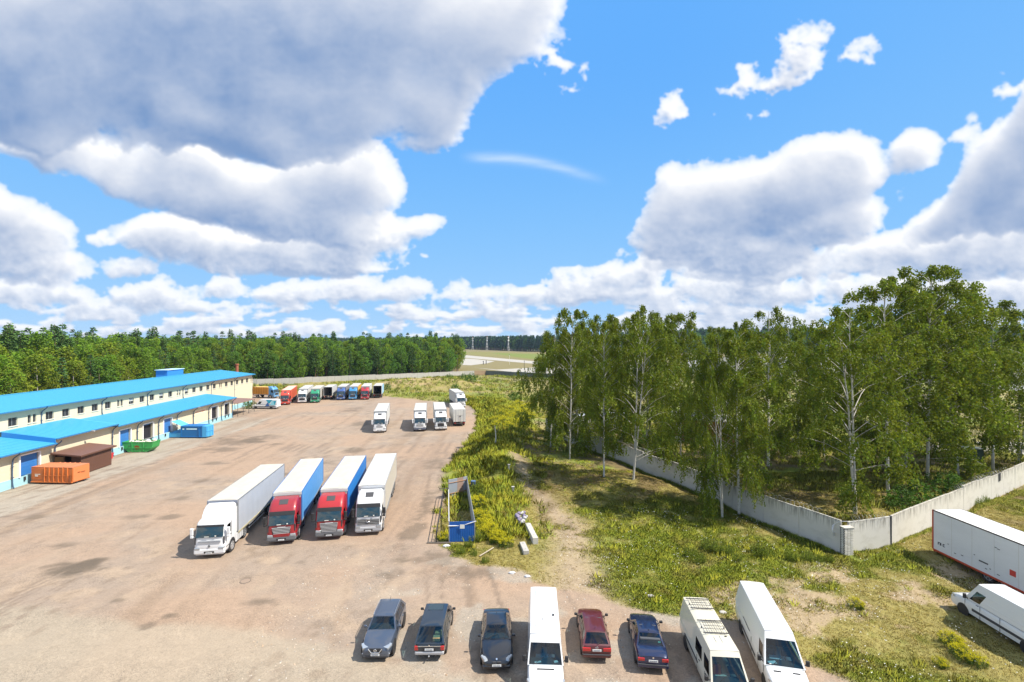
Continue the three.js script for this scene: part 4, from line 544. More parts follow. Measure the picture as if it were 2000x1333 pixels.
{ // red estate, tail to the camera
  const Mb = paint([0.075, 0.006, 0.009]), r = G(1166, 1287, 0.3), q = G(1150, 1183, 0.82), L = 4.5;
  const t = car('red_estate', 'dark red estate car seen from behind between the white van and blue sedan', 'car', [r[0] + (q[0] - r[0]) * 0.5, r[1] - L / 2], aim(r, q), { body: Mb, L, W: 1.72, r: 0.31, st: ST.wagon(L).map(([x, a, w, b]) => [x, x > 1 ? a - 0.04 : a - 0.02, w, b]), gh: { bf: 1.0, tf: 0.42, tr: -1.5, br: -2.16, yb: 0.95, yt: 1.4, wb: 0.79, wt: 0.58, side: [[0.08, 0.30], [0.33, 0.60], [0.63, 0.9]], rw: [[0.06, 0.94]], rt0: 0.12, crown: 0.04, mx: 0.85 }, axles: [-1.3, 1.32], handles: [0.1, -0.75], seams: [0.85, 0.02, -0.8], mirror: M.black });
  for (const s of [-1, 1]) part(t, 'tail_light', rb(-L / 2 + 0.03, 0.78, s * 0.58, 0.1, 0.2, 0.46, 0.03), M.redLamp); plateOn(t, -L / 2 - 0.03, 0.76, -1); part(t, 'bumper_strip', rb(-L / 2 - 0.03, 0.52, 0, 0.06, 0.05, 1.62, 0.02), M.dark); const e = part(t, 'emblem', [-0.06, -0.02, 0.02, 0.06].map((z) => new THREE.TorusGeometry(0.03, 0.006, 5, 16).rotateY(Math.PI / 2).translate(-L / 2 - 0.01, 0.90, z)), M.chrome); part(t, 'aerial', bar(V(-1.25, 1.43, 0), V(-1.5, 1.62, 0), 0.01), M.black); part(t, 'rear_wiper', bar(V(-2.17, 1.02, 0), V(-2.02, 1.14, 0.36), 0.01), M.black);
}
{ // blue sedan, tail to the camera
  const Mb = new THREE.MeshPhysicalMaterial({ color: col(0.008, 0.016, 0.06), roughness: 0.32, metalness: 0.25, clearcoat: 1, clearcoatRoughness: 0.04, side: THREE.DoubleSide }), r = G(1276, 1308, 0.3), q = G(1251, 1193, 0.76), L = 4.78;
  const t = car('blue_sedan', 'dark blue sedan seen from behind beside the cream van with roof racks', 'car', [r[0] + (q[0] - r[0]) * 0.5, r[1] - L / 2], aim(r, q), { body: Mb, L, W: 1.8, r: 0.33, st: ST.sedan(L), gh: { bf: 1.0, tf: 0.35, tr: -0.82, br: -1.62, yb: 0.97, yt: 1.40, wb: 0.81, wt: 0.58, side: [[0.14, 0.44], [0.47, 0.85]], rw: [[0.05, 0.95]], rt0: 0.05, crown: 0.06, mx: 0.85, rearClear: true }, axles: [-1.4, 1.42], handles: [0.1, -0.85], seams: [0.85, -0.05, -1.0], mirror: M.black });
  for (const s of [-1, 1]) part(t, 'tail_light', rb(-L / 2 + 0.04, 0.76, s * 0.64, 0.1, 0.17, 0.36, 0.03), M.redLamp); plateOn(t, -L / 2 - 0.03, 0.72, -1); part(t, 'bumper_strip', rb(-L / 2 - 0.03, 0.52, 0, 0.06, 0.05, 1.66, 0.02), M.dark); badge(t, -L / 2 - 0.0, 0.88, -1); part(t, 'aerial', rb(-0.72, 1.46, 0, 0.16, 0.06, 0.03, 0.012), Mb); part(t, 'sticker', bx(0, 0, 0, 0.01, 0.06, 0.14), std([0.15, 0.6, 0.5], 0.6), [-1.34, 1.13, 0.5]);
}
const vanLights = (t, L, y = 0.90) => { for (const s of [-1, 1]) { const h = part(t, 'headlight', prism([[-0.42, 0.02], [-0.02, -0.14], [0.03, -0.02], [-0.04, 0.08], [-0.4, 0.12]], 0.24, 0.02), M.lamp, [L / 2 - 0.12, y, s * 0.70]); h.rotation.y = s * 0.42; } };
const dashPapers = (t, bf, yb, list) => part(t, 'papers', list.map(([dx, z, w, d]) => bx(bf + dx, yb + 0.085, z, d, 0.012, w, 0.3)), M.paper);
{ // white van with beads in its roof
  const f = G(1070, 1338, 0.4), q = G(1065, 1147, 2.5), L = 6.9, gh = { bf: 2.25, tf: 1.48, tr: -3.36, br: -3.43, yb: 1.24, yt: 2.46, wb: 0.95, wt: 0.80, side: [[0.80, 0.95]], st0: 0.06, st1: 0.55, fm: 0.04, ft0: 0.02, ft1: 0.70, rw: [[0.1, 0.46], [0.54, 0.9]], rt0: 0.1, rt1: 0.6, crown: 0.10, round: 4, ribs: true, cabOnly: 0.75, mx: 2.05, my: 0.22, mh: 0.34, seatX: 1.25, tinted: true, bulge: 0.06 };
  const t = car('white_van', 'white van with long roof beads facing the camera in the middle of the parked row', 'van', [f[0], q[1] + L / 2 - 0.1], aim(q, f), { body: M.white, L, W: 1.93, r: 0.34, st: ST.van(L), gh, axles: [-2.1, 2.35], by: 0.5, rby: 0.5, bumper: M.grey, mirror: M.black, handles: [1.5], seams: [2.2, 1.25, -0.1] });
  vanLights(t, L); part(t, 'vent_strip', rb(2.52, 1.215, 0, 0.1, 0.03, 0.9, 0.01), M.black, undefined); const g = part(t, 'grille', rb(L / 2 - 0.02, 0.78, 0, 0.08, 0.2, 0.9, 0.04), M.black); part(g, 'star', [new THREE.TorusGeometry(0.09, 0.012, 6, 24).rotateY(Math.PI / 2).translate(L / 2 + 0.04, 0.80, 0), ...[0, 1, 2].map((k) => bar(V(L / 2 + 0.04, 0.80, 0), V(L / 2 + 0.04, 0.80 + 0.085 * Math.cos(k * 2.094), 0.085 * Math.sin(k * 2.094)), 0.01))], M.chrome); plateOn(t, L / 2 + 0.06, 0.5, 1); dashPapers(t, 2.25, 1.24, [[-0.2, -0.55, 0.22, 0.16], [-0.12, 0.4, 0.35, 0.12]]); part(t, 'roof_vent', [rb(-0.1, 2.575, -0.5, 0.16, 0.05, 0.12, 0.02), rb(0.35, 2.58, 0.1, 0.05, 0.1, 0.05, 0.02)], M.black);
}
{ // cream van with two wire racks on the roof
  const w = G(1418, 1283, 2.2), q = G(1358, 1169, 2.35), L = 7.0, dir = [w[0] - q[0], w[1] - q[1]], n = Math.hypot(...dir), c = [q[0] + dir[0] / n * (L / 2 - 0.14), q[1] + dir[1] / n * (L / 2 - 0.1)];
  const t = car('cream_van', 'cream high roofed van with wire racks on its roof and a dark bonnet', 'van', c, aim(q, w), { body: M.cream, L, W: 1.92, r: 0.33, st: ST.van(L).map(([x, a, ww, b]) => [x, a - 0.04, ww, b]), gh: { bf: 2.55, tf: 1.7, tr: -3.38, br: -3.48, yb: 1.2, yt: 2.38, wb: 0.94, wt: 0.72, side: [[0.56, 0.75], [0.815, 0.955]], st0: 0.08, st1: 0.56, fm: 0.05, ft0: 0.03, ft1: 0.80, rw: [[0.1, 0.46], [0.54, 0.9]], rt0: 0.1, rt1: 0.6, crown: 0.09, round: 4, cabOnly: -0.2, mx: 2.4, my: 0.18, mh: 0.26, seatX: 1.65, tinted: true, bulge: 0.06 }, axles: [-2.1, 2.45], by: 0.5, rby: 0.5, bumper: M.grey, mirror: M.black, handles: [1.7, 0.6], seams: [2.45, 1.55, 0.2] });
  vanLights(t, L); part(t, 'bonnet_cover', patch(V(2.65, 1.20, 0.62), V(3.2, 1.06, 0.58), V(3.2, 1.06, -0.58), V(2.65, 1.20, -0.62), 0, 1, 0, 1, 0.035), std([0.12, 0.13, 0.14], 0.4)); part(t, 'grille', rb(L / 2 - 0.02, 0.74, 0, 0.08, 0.18, 0.9, 0.04), M.black);
  for (const [a, b] of [[-3.0, -1.95], [-0.7, 0.45]]) { const y = 2.53, rk = part(t, 'roof_rack', [bx(a, y, 0, 0.05, 0.04, 1.36), bx(b, y, 0, 0.05, 0.04, 1.36), ...[-0.6, 0.6].map((z) => bx((a + b) / 2, y - 0.05, z, 0.05, 0.1, 0.05))], M.dark); part(rk, 'wire_grid', [...[-0.55, -0.3, -0.05, 0.2, 0.45].map((z) => bx((a + b) / 2, y + 0.03, z, b - a + 0.1, 0.018, 0.018)), ...[0.25, 0.5, 0.75].map((s) => bx(lerp(a, b, s), y + 0.045, 0.05 * (s > 0.5 ? 1 : -1), 0.018, 0.018, 1.1))], M.dark); }
  part(t, 'red_seat_cover', rb(1.75, 1.42, 0.42, 0.16, 0.5, 0.42, 0.05, 2), std([0.42, 0.03, 0.03], 0.8)); part(t, 'rub_strip', [rb(-0.9, 0.85, 0.965, 2.6, 0.1, 0.03, 0.01), rb(-0.9, 0.85, -0.965, 2.6, 0.1, 0.03, 0.01)], M.dark); part(t, 'roof_scratch', [bx(0.95, 2.478, 0.22, 0.5, 0.006, 0.02), bx(0.9, 2.484, -0.1, 0.6, 0.006, 0.02)], M.grey); part(t, 'roof_marker', [rb(0.65, 2.49, -0.42, 0.05, 0.04, 0.12, 0.01)], M.black);
}
{ // long white panel van at the end of the row
  const w = G(1531, 1262, 2.3), q = G(1468, 1136, 2.6), L = 7.7, dir = [w[0] - q[0], w[1] - q[1]], n = Math.hypot(...dir), c = [q[0] + dir[0] / n * (L / 2 - 0.14), q[1] + dir[1] / n * (L / 2 - 0.1)];
  const t = car('long_white_van', 'long white windowless panel van facing the camera, last before the grass', 'van', c, aim(q, w), { body: M.white, L, W: 2.02, r: 0.34, st: ST.van(L).map(([x, a, ww, b]) => [x, a + 0.04, ww, b]), gh: { bf: 2.75, tf: 1.75, tr: -3.7, br: -3.83, yb: 1.28, yt: 2.58, wb: 0.99, wt: 0.70, side: [[0.845, 0.96]], st0: 0.04, st1: 0.48, fm: 0.04, ft0: 0.02, ft1: 0.76, rw: [], rt0: 0.1, rt1: 0.6, crown: 0.11, round: 4, cabOnly: 1.0, mx: 2.5, my: 0.2, mh: 0.3, seatX: 1.7, tinted: true, bulge: 0.07 }, axles: [-2.3, 2.7], by: 0.5, rby: 0.5, bumper: M.grey, mirror: M.black, handles: [1.8], seams: [2.65, 1.6, 0.2] });
  vanLights(t, L, 0.92); part(t, 'bonnet_vent', [rb(3.07, 1.235, 0.45, 0.09, 0.03, 0.36, 0.01), rb(3.07, 1.235, -0.45, 0.09, 0.03, 0.36, 0.01)], M.black); part(t, 'grille', rb(L / 2 - 0.02, 0.76, 0, 0.08, 0.22, 1.0, 0.04), M.black); dashPapers(t, 2.75, 1.28, [[-0.18, 0.55, 0.42, 0.22]]); part(t, 'side_rail', [bx(-0.9, 1.36, 1.0, 1.5, 0.04, 0.02), bx(-0.9, 1.36, -1.0, 1.5, 0.04, 0.02)], M.black); part(t, 'rub_strip', [rb(-0.4, 0.7, 1.01, 3.0, 0.16, 0.03, 0.01), rb(-0.4, 0.7, -1.01, 3.0, 0.16, 0.03, 0.01)], M.dark);
}
{ // white van on the right, nose away, its left flank in the shade
  const a = G(1866, 1186, 0.35), L = 6.6, t = car('grass_van', 'white van with a black side strip standing in the weeds by the white trailer', 'van', [a[0] + 1.0, a[1] + L / 2 - 0.6], Math.PI / 2 - 0.03, { body: M.white, L, W: 1.98, r: 0.34, st: ST.van(L), gh: { bf: 2.1, tf: 1.25, tr: -3.2, br: -3.27, yb: 1.24, yt: 2.5, wb: 0.97, wt: 0.80, side: [[0.81, 0.945]], st0: 0.06, st1: 0.60, fm: 0.05, ft0: 0.02, ft1: 0.72, rw: [[0.1, 0.46], [0.54, 0.9]], rt0: 0.1, rt1: 0.6, crown: 0.09, round: 4, cabOnly: 0.6, mx: 1.9, my: 0.2, mh: 0.32, seatX: 1.15, tinted: true, bulge: 0.06 }, axles: [-1.9, 2.2], rim: M.dark, by: 0.5, rby: 0.5, bumper: M.dark, mirror: M.black, handles: [1.2], seams: [2.05, 1.0, -0.3] });
  vanLights(t, L); for (const s of [-1, 1]) part(t, 'side_strip', [rb(-0.4, 0.72, s * 0.99, 3.9, 0.17, 0.03, 0.01), rb(-2.9, 0.72, s * 0.98, 0.6, 0.17, 0.03, 0.01)], M.dark); part(t, 'side_bead', [rb(-0.9, 1.55, -0.945, 3.2, 0.03, 0.03, 0.012), rb(-0.9, 2.0, -0.875, 3.6, 0.03, 0.03, 0.012)], M.white);
}
{ // white van with blue triangles far by the canopy
  const a = G(489, 800.5), b = G(543, 798.5), L = 7.0, t = car('lettered_van', 'white van with blue triangle graphics parked by the brown canopy', 'van', [(a[0] + b[0]) / 2, (a[1] + b[1]) / 2 - 1.0], Math.PI - 0.06, { body: M.white, L, W: 2.0, r: 0.34, st: ST.van(L), gh: { bf: 2.3, tf: 1.3, tr: -3.4, br: -3.47, yb: 1.24, yt: 2.55, wb: 0.98, wt: 0.84, side: [[0.80, 0.945]], st0: 0.06, st1: 0.58, fm: 0.05, ft0: 0.02, ft1: 0.72, rw: [], crown: 0.09, round: 4, cabOnly: 0.6, mx: 2.0, my: 0.2, mh: 0.3, seatX: 1.2, tinted: true }, axles: [-1.9, 2.4], bumper: M.dark, by: 0.5, rby: 0.5, mirror: M.black });
  const tri = (x, y, w, h, up, m, k) => part(t, 'graphic', new THREE.ShapeGeometry(new THREE.Shape((up ? [[-w, -h], [w, -h], [0, h]] : [[-w, h], [w, h], [0, -h]]).map((p) => new THREE.Vector2(...p)))).rotateX(0.10).translate(x, y, -(0.985 - (y - 1.24) * 0.107 + 0.03 + k * 0.004)), m);
  const b1 = std([0.02, 0.30, 0.42], 0.5), b2 = std([0.25, 0.58, 0.66], 0.5), b3 = std([0.03, 0.10, 0.30], 0.5); tri(-1.3, 1.9, 0.9, 0.55, false, b1, 0); tri(-2.3, 1.75, 0.8, 0.7, true, b2, 1); tri(-0.9, 1.3, 0.6, 0.5, true, b3, 2); tri(-2.9, 1.6, 0.4, 0.6, false, b1, 3); for (const s of [-1, 1]) part(t, 'side_strip', rb(-0.4, 0.66, s * 1.0, 5.6, 0.16, 0.03, 0.01), M.dark);
}

// ------------------------------------------------------------------ lorries: origin under the front bumper, the body runs back along -x
function lorry(name, label, cat, front, rear, o, h = 4.0) {
  const dx = front[0] - rear[0], dz = front[1] - rear[1], L = Math.hypot(dx, dz), t = thing(name, label, cat, [front[0], 0, front[1]], aim(rear, front), o.group);
  const C = o.cab, tw = 1.27, x0 = C ? -(o.gap ?? 2.55) : 0, x1 = -L, yb = o.floor ?? 1.22;
  if (C) {
    const cm = C.mat, R = C.deflector, out = (xf, w, back = -2.3, rf = 0.28) => { const p = []; for (let i = 0; i <= 5; i++) { const a = i / 5 * Math.PI / 2; p.push([xf - rf + rf * Math.sin(a), w - rf + rf * Math.cos(a)]); } return [[back, w], ...p, ...p.map(([x, z]) => [x, -z]).reverse(), [back, -w]]; };
    const lv = R ? [[0.42, -0.10, 1.14], [0.6, -0.02, 1.22], [1.12, 0, 1.24], [1.30, -0.04, 1.24], [1.72, -0.06, 1.23], [2.72, -0.30, 1.20], [2.86, -0.38, 1.18], [3.0, -0.62, 1.12], [3.06, -0.8, 1.06]] : [[0.42, -0.10, 1.14], [0.6, -0.02, 1.22], [1.12, 0, 1.24], [1.30, -0.03, 1.24], [1.72, -0.05, 1.23], [2.70, -0.28, 1.20], [2.84, -0.34, 1.19], [3.15, -0.52, 1.17], [3.5, -0.86, 1.12], [3.66, -1.15, 1.05], [3.72, -1.4, 0.98]];
    part(t, 'cab', skin(lv.map(([y, x, w]) => out(x, w, -2.3, Math.min(0.34, w * 0.28)).map(([a, z]) => [a, y, z])), 0.7), cm);
    if (R) part(t, 'roof_deflector', skin([[-0.98, 3.02, 1.02, 0.12], [-1.15, 3.22, 1.08, 0.3], [-1.6, 3.66, 1.14, 0.7], [-2.05, 3.92, 1.18, 0.95], [-2.3, 3.98, 1.2, 1.0]].map(([x, y, w, g]) => [[x, 2.98, w], [x, y - 0.16 * g, w], [x, y, w - 0.2], [x, y, -w + 0.2], [x, y - 0.16 * g, -w], [x, 2.98, -w]]), 0.7), cm);
    else part(t, 'roof_hatch', [rb(0, 0, 0, 0.55, 0.05, 0.75, 0.02)], C.hatch ?? M.dark, [-0.98, 3.565, 0]).rotation.z = -0.66;
    part(t, 'windscreen', patch(V(-0.03, 1.78, 1.08), V(-0.03, 1.78, -1.08), V(-0.28, 2.68, -1.04), V(-0.28, 2.68, 1.04), 0, 1, 0, 1, 0.012, 0.035, 12, 5), M.screen);
    part(t, 'sun_visor', patch(V(-0.25, 2.58, 1.1), V(-0.25, 2.58, -1.1), V(C.visor ? -0.36 : -0.30, C.visor ? 2.92 : 2.74, -1.08), V(C.visor ? -0.36 : -0.30, C.visor ? 2.92 : 2.74, 1.08), 0, 1, 0, 1, 0.03, 0.04, 10, 2), C.visorM ?? M.black);
    for (const s of [-1, 1]) {
      part(t, 'side_window', patch(V(-1.15, 1.85, 1.225), V(-0.36, 1.80, 1.23), V(-0.52, 2.62, 1.205), V(-1.15, 2.62, 1.205), 0, 1, 0, 1, 0.014).applyMatrix4(new THREE.Matrix4().makeScale(1, 1, s)), M.screen);
      part(t, 'mirror', [rb(-0.18, 2.25, s * 1.44, 0.16, 0.62, 0.26, 0.06, 2), rb(-0.16, 1.82, s * 1.42, 0.14, 0.2, 0.24, 0.05, 2), bar(V(-0.25, 2.5, s * 1.2), V(-0.18, 2.45, s * 1.42), 0.03), bar(V(-0.25, 1.75, s * 1.22), V(-0.18, 1.8, s * 1.4), 0.03)], C.mirrorM ?? M.black);
      part(t, 'door_gap', [bx(-1.28, 1.9, s * 1.238, 0.015, 1.6, 0.02), bx(-0.32, 1.5, s * 1.242, 0.015, 0.7, 0.02)], M.black); part(t, 'door_handle', rb(-1.15, 1.62, s * 1.25, 0.2, 0.05, 0.04, 0.015), M.black);
      part(t, 'headlight', rb(-0.10, 0.86, s * 0.94, 0.28, C.lampH ?? 0.24, 0.46, 0.06, 2), M.lamp);
      part(t, 'corner_vent', rb(-0.10, 1.5, s * 1.12, 0.14, 0.62, 0.1, 0.04), C.corner ?? M.dark);
      part(t, 'step', [rb(-0.55, 0.5, s * 1.16, 0.6, 0.08, 0.18, 0.02), rb(-0.55, 0.85, s * 1.18, 0.6, 0.06, 0.14, 0.02)], M.dark);
      part(t, 'wheel_arch', new THREE.CylinderGeometry(0.62, 0.62, 0.08, 24).rotateX(Math.PI / 2).translate(-1.38, 0.56, s * 1.215), M.black);
      wheel(t, -1.38, 0.52, s * 1.12, 0.52, 0.32, s, M.alloy, 8);
      part(t, 'air_fairing', rb(-2.42, 2.4, s * 1.17, 0.5, 2.2, 0.06, 0.02), cm);
      if (L > 9) { part(t, 'side_skirt', [rb(-2.95, 0.82, s * 1.2, 1.5, 0.72, 0.08, 0.03)], C.skirt ?? cm); for (const q of [-2.6, -2.95, -3.3]) part(t, 'skirt_gap', bx(q, 0.82, s * 1.245, 0.04, 0.6, 0.01), M.dark); for (const z of [0.86]) wheel(t, -4.35, 0.52, s * z, 0.52, 0.6, s, M.steel, 6); part(t, 'mudguard', rb(-4.35, 1.10, s * 0.95, 1.25, 0.05, 0.62, 0.02), M.dark); }
    }
    part(t, 'bumper', [rb(-0.1, 0.62, 0, 0.26, 0.44, 2.44, 0.1, 2), rb(-0.16, 0.38, 0, 0.2, 0.14, 2.2, 0.05)], C.bumper ?? cm);
    part(t, 'bumper_opening', rb(0.02, 0.56, 0, 0.06, 0.16, 0.8, 0.02), M.black);
    const gm = C.grilleM ?? M.dark, g = part(t, 'grille', rb(-0.03, C.gy ?? 1.35, 0, 0.08, C.gh ?? 0.36, C.gw ?? 1.6, 0.03), C.back ?? M.black), n = C.slats ?? 4; for (let k = 0; k < n; k++) { const u = (k + 0.5) / n, w = (C.gw ?? 1.6) * (C.taper ? lerp(0.84, 1.08, u) : 1); part(g, 'slat', rb(0.02, (C.gy ?? 1.35) + (u - 0.5) * (C.gh ?? 0.36), 0, 0.05, (C.gh ?? 0.36) / n * 0.40, w, 0.012), gm); }
    if (C.lower) part(t, 'lower_panel', [rb(0.01, 0.9, 0, 0.06, 0.3, 1.3, 0.03), ...[0.82, 0.9, 0.98].map((y) => bx(0.045, y, 0, 0.01, 0.012, 1.2))], C.lower);
    if (C.star) part(g, 'star', [new THREE.TorusGeometry(0.15, 0.02, 6, 24).rotateY(Math.PI / 2).translate(0.07, 1.42, 0), ...[0, 1, 2].map((k) => bar(V(0.07, 1.42, 0), V(0.07, 1.42 + 0.14 * Math.cos(k * 2.094), 0.14 * Math.sin(k * 2.094)), 0.016))], M.chrome); else if (C.diamond) part(t, 'emblem', new THREE.TorusGeometry(0.10, 0.028, 4, 4).scale(0.8, 1.1, 1).rotateY(Math.PI / 2).translate(0.03, 1.06, 0), M.dark); else part(t, 'name_strip', rb(0.0, 1.62, 0, 0.04, 0.09, 0.7, 0.02), M.chrome);
    plateOn(t, 0.06, 0.5, 1); for (const s of [0.55, -0.25]) part(t, 'wiper', bar(V(0.04, 1.80, s), V(-0.02, 2.02, s - 0.62), 0.014, 4), M.black);
    part(t, 'dash_clutter', [rb(0.035, 1.86, 0.2, 0.012, 0.06, 0.36, 0.004), rb(0.035, 1.9, -0.5, 0.012, 0.1, 0.12, 0.004)], M.paper);
  }
  // the box: walls, roof, ends
  const bl = x0 - x1, xm = (x0 + x1) / 2, hh = h - yb, side = (s, m, nm) => { const g = patch(V(x1, yb, tw), V(x0, yb, tw), V(x0, h - 0.06, tw), V(x1, h - 0.06, tw), 0, 1, 0, 1, 0, 0, Math.max(20, Math.round(bl * 7)), 6), p = g.attributes.position, r = rng(7 + Math.round(bl * 10)); const ph = r() * 9; if (o.curtain !== false) for (let i = 0; i < p.count; i++) { const x = p.getX(i), y = p.getY(i); p.setZ(i, tw + 0.012 * Math.sin(x * 5.2 + ph + 0.8 * Math.sin(y)) + 0.02 * (vn(x * 1.3 + ph, y * 1.1) - 0.5)); } g.applyMatrix4(new THREE.Matrix4().makeScale(1, 1, s)); g.computeVertexNormals(); return part(t, nm, g, m); };
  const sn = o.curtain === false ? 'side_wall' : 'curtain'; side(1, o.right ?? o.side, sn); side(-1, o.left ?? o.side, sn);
  { const g = patch(V(x1, h, tw - 0.02), V(x0, h, tw - 0.02), V(x0, h, -tw + 0.02), V(x1, h, -tw + 0.02), 0, 1, 0, 1, 0, 0, Math.round(bl * 5), 6), p = g.attributes.position; for (let i = 0; i < p.count; i++) { const x = p.getX(i), z = p.getZ(i); p.setY(i, h + 0.03 * (1 - (z / tw) ** 2) - 0.018 * Math.abs(Math.sin(x * 2.6)) * (1 - Math.abs(z) / tw) + 0.012 * (vn(x * 2, z * 2) - 0.5)); } g.computeVertexNormals(); const rf = part(t, 'roof', g, o.roof); part(rf, 'roof_frame', [rb(xm, h - 0.03, tw, bl, 0.1, 0.06, 0.02), rb(xm, h - 0.03, -tw, bl, 0.1, 0.06, 0.02), rb(x1, h - 0.03, 0, 0.06, 0.1, 2 * tw, 0.02)], o.edge ?? M.steel); }
  part(t, 'bulkhead', rb(x0 + 0.01, yb + hh / 2, 0, 0.06, hh - 0.02, 2 * tw - 0.04, 0.02), o.bulk ?? o.side); part(t, 'headboard', rb(x0 + 0.05, h - 0.16, 0, 0.06, 0.3, 2 * tw - 0.04, 0.02), o.head ?? o.edge ?? M.grey);
  part(t, 'corner_post', [rb(x1, yb + hh / 2, tw - 0.02, 0.14, hh, 0.1, 0.02), rb(x1, yb + hh / 2, -tw + 0.02, 0.14, hh, 0.1, 0.02), rb(x0, yb + hh / 2, tw - 0.02, 0.12, hh, 0.1, 0.02), rb(x0, yb + hh / 2, -tw + 0.02, 0.12, hh, 0.1, 0.02)], o.post ?? o.edge ?? M.steel);
  if (o.rearOpen) { part(t, 'floor', bx(xm, yb + 0.02, 0, bl, 0.05, 2 * tw - 0.1), std([0.09, 0.07, 0.05], 0.9)); part(t, 'open_door', [rb(x1 + 0.6, yb + hh / 2, tw + 0.05, 1.2, hh - 0.1, 0.05, 0.02), rb(x1 + 0.6, yb + hh / 2, -tw - 0.05, 1.2, hh - 0.1, 0.05, 0.02)], o.doorM ?? o.side); }
  else for (const s of [-1, 1]) { const d = part(t, 'rear_door', rb(x1 - 0.02, yb + hh / 2, s * tw / 2, 0.06, hh - 0.06, tw - 0.05, 0.02), o.rear ?? o.side); part(d, 'lock_rod', [cyl(x1 - 0.07, yb + hh / 2, s * 0.25, 0.018, hh - 0.1, 'y', 6), cyl(x1 - 0.07, yb + hh / 2, s * 0.85, 0.018, hh - 0.1, 'y', 6)], M.steel); }
  part(t, 'chassis', [bx(xm, yb - 0.16, 0.45, bl - 0.1, 0.24, 0.12), bx(xm, yb - 0.16, -0.45, bl - 0.1, 0.24, 0.12)], M.dark); for (const s of [-1, 1]) part(t, 'side_rail', rb(xm, yb - 0.07, s * tw, bl, 0.16, 0.06, 0.02), o.rail ?? M.steel);
  const ax = o.axles ?? (L > 11 ? [2.2, 3.5, 4.8] : [2.4]); for (const a of ax) for (const s of [-1, 1]) wheel(t, x1 + a, 0.5, s * 1.06, 0.5, 0.36, s, M.steel, 6);
  for (const s of [-1, 1]) { if (L > 8) part(t, 'underrun_guard', [rb(x1 + Math.max(...ax) + (bl - Math.max(...ax)) * 0.42, 0.62, s * 1.2, (bl - Math.max(...ax)) * 0.5, 0.12, 0.04, 0.01), rb(x1 + Math.max(...ax) + (bl - Math.max(...ax)) * 0.42, 0.92, s * 1.2, (bl - Math.max(...ax)) * 0.5, 0.12, 0.04, 0.01)], o.guard ?? M.steel); part(t, 'mud_flap', rb(x1 + ax[0] - 0.7, 0.62, s * 1.05, 0.03, 0.5, 0.4, 0.01), M.black); part(t, 'tail_light', rb(x1 - 0.03, yb - 0.25, s * 0.95, 0.06, 0.12, 0.4, 0.02), M.redLamp); }
  part(t, 'rear_bumper', rb(x1 + 0.1, 0.62, 0, 0.12, 0.16, 2.3, 0.03), M.dark); return t;
}
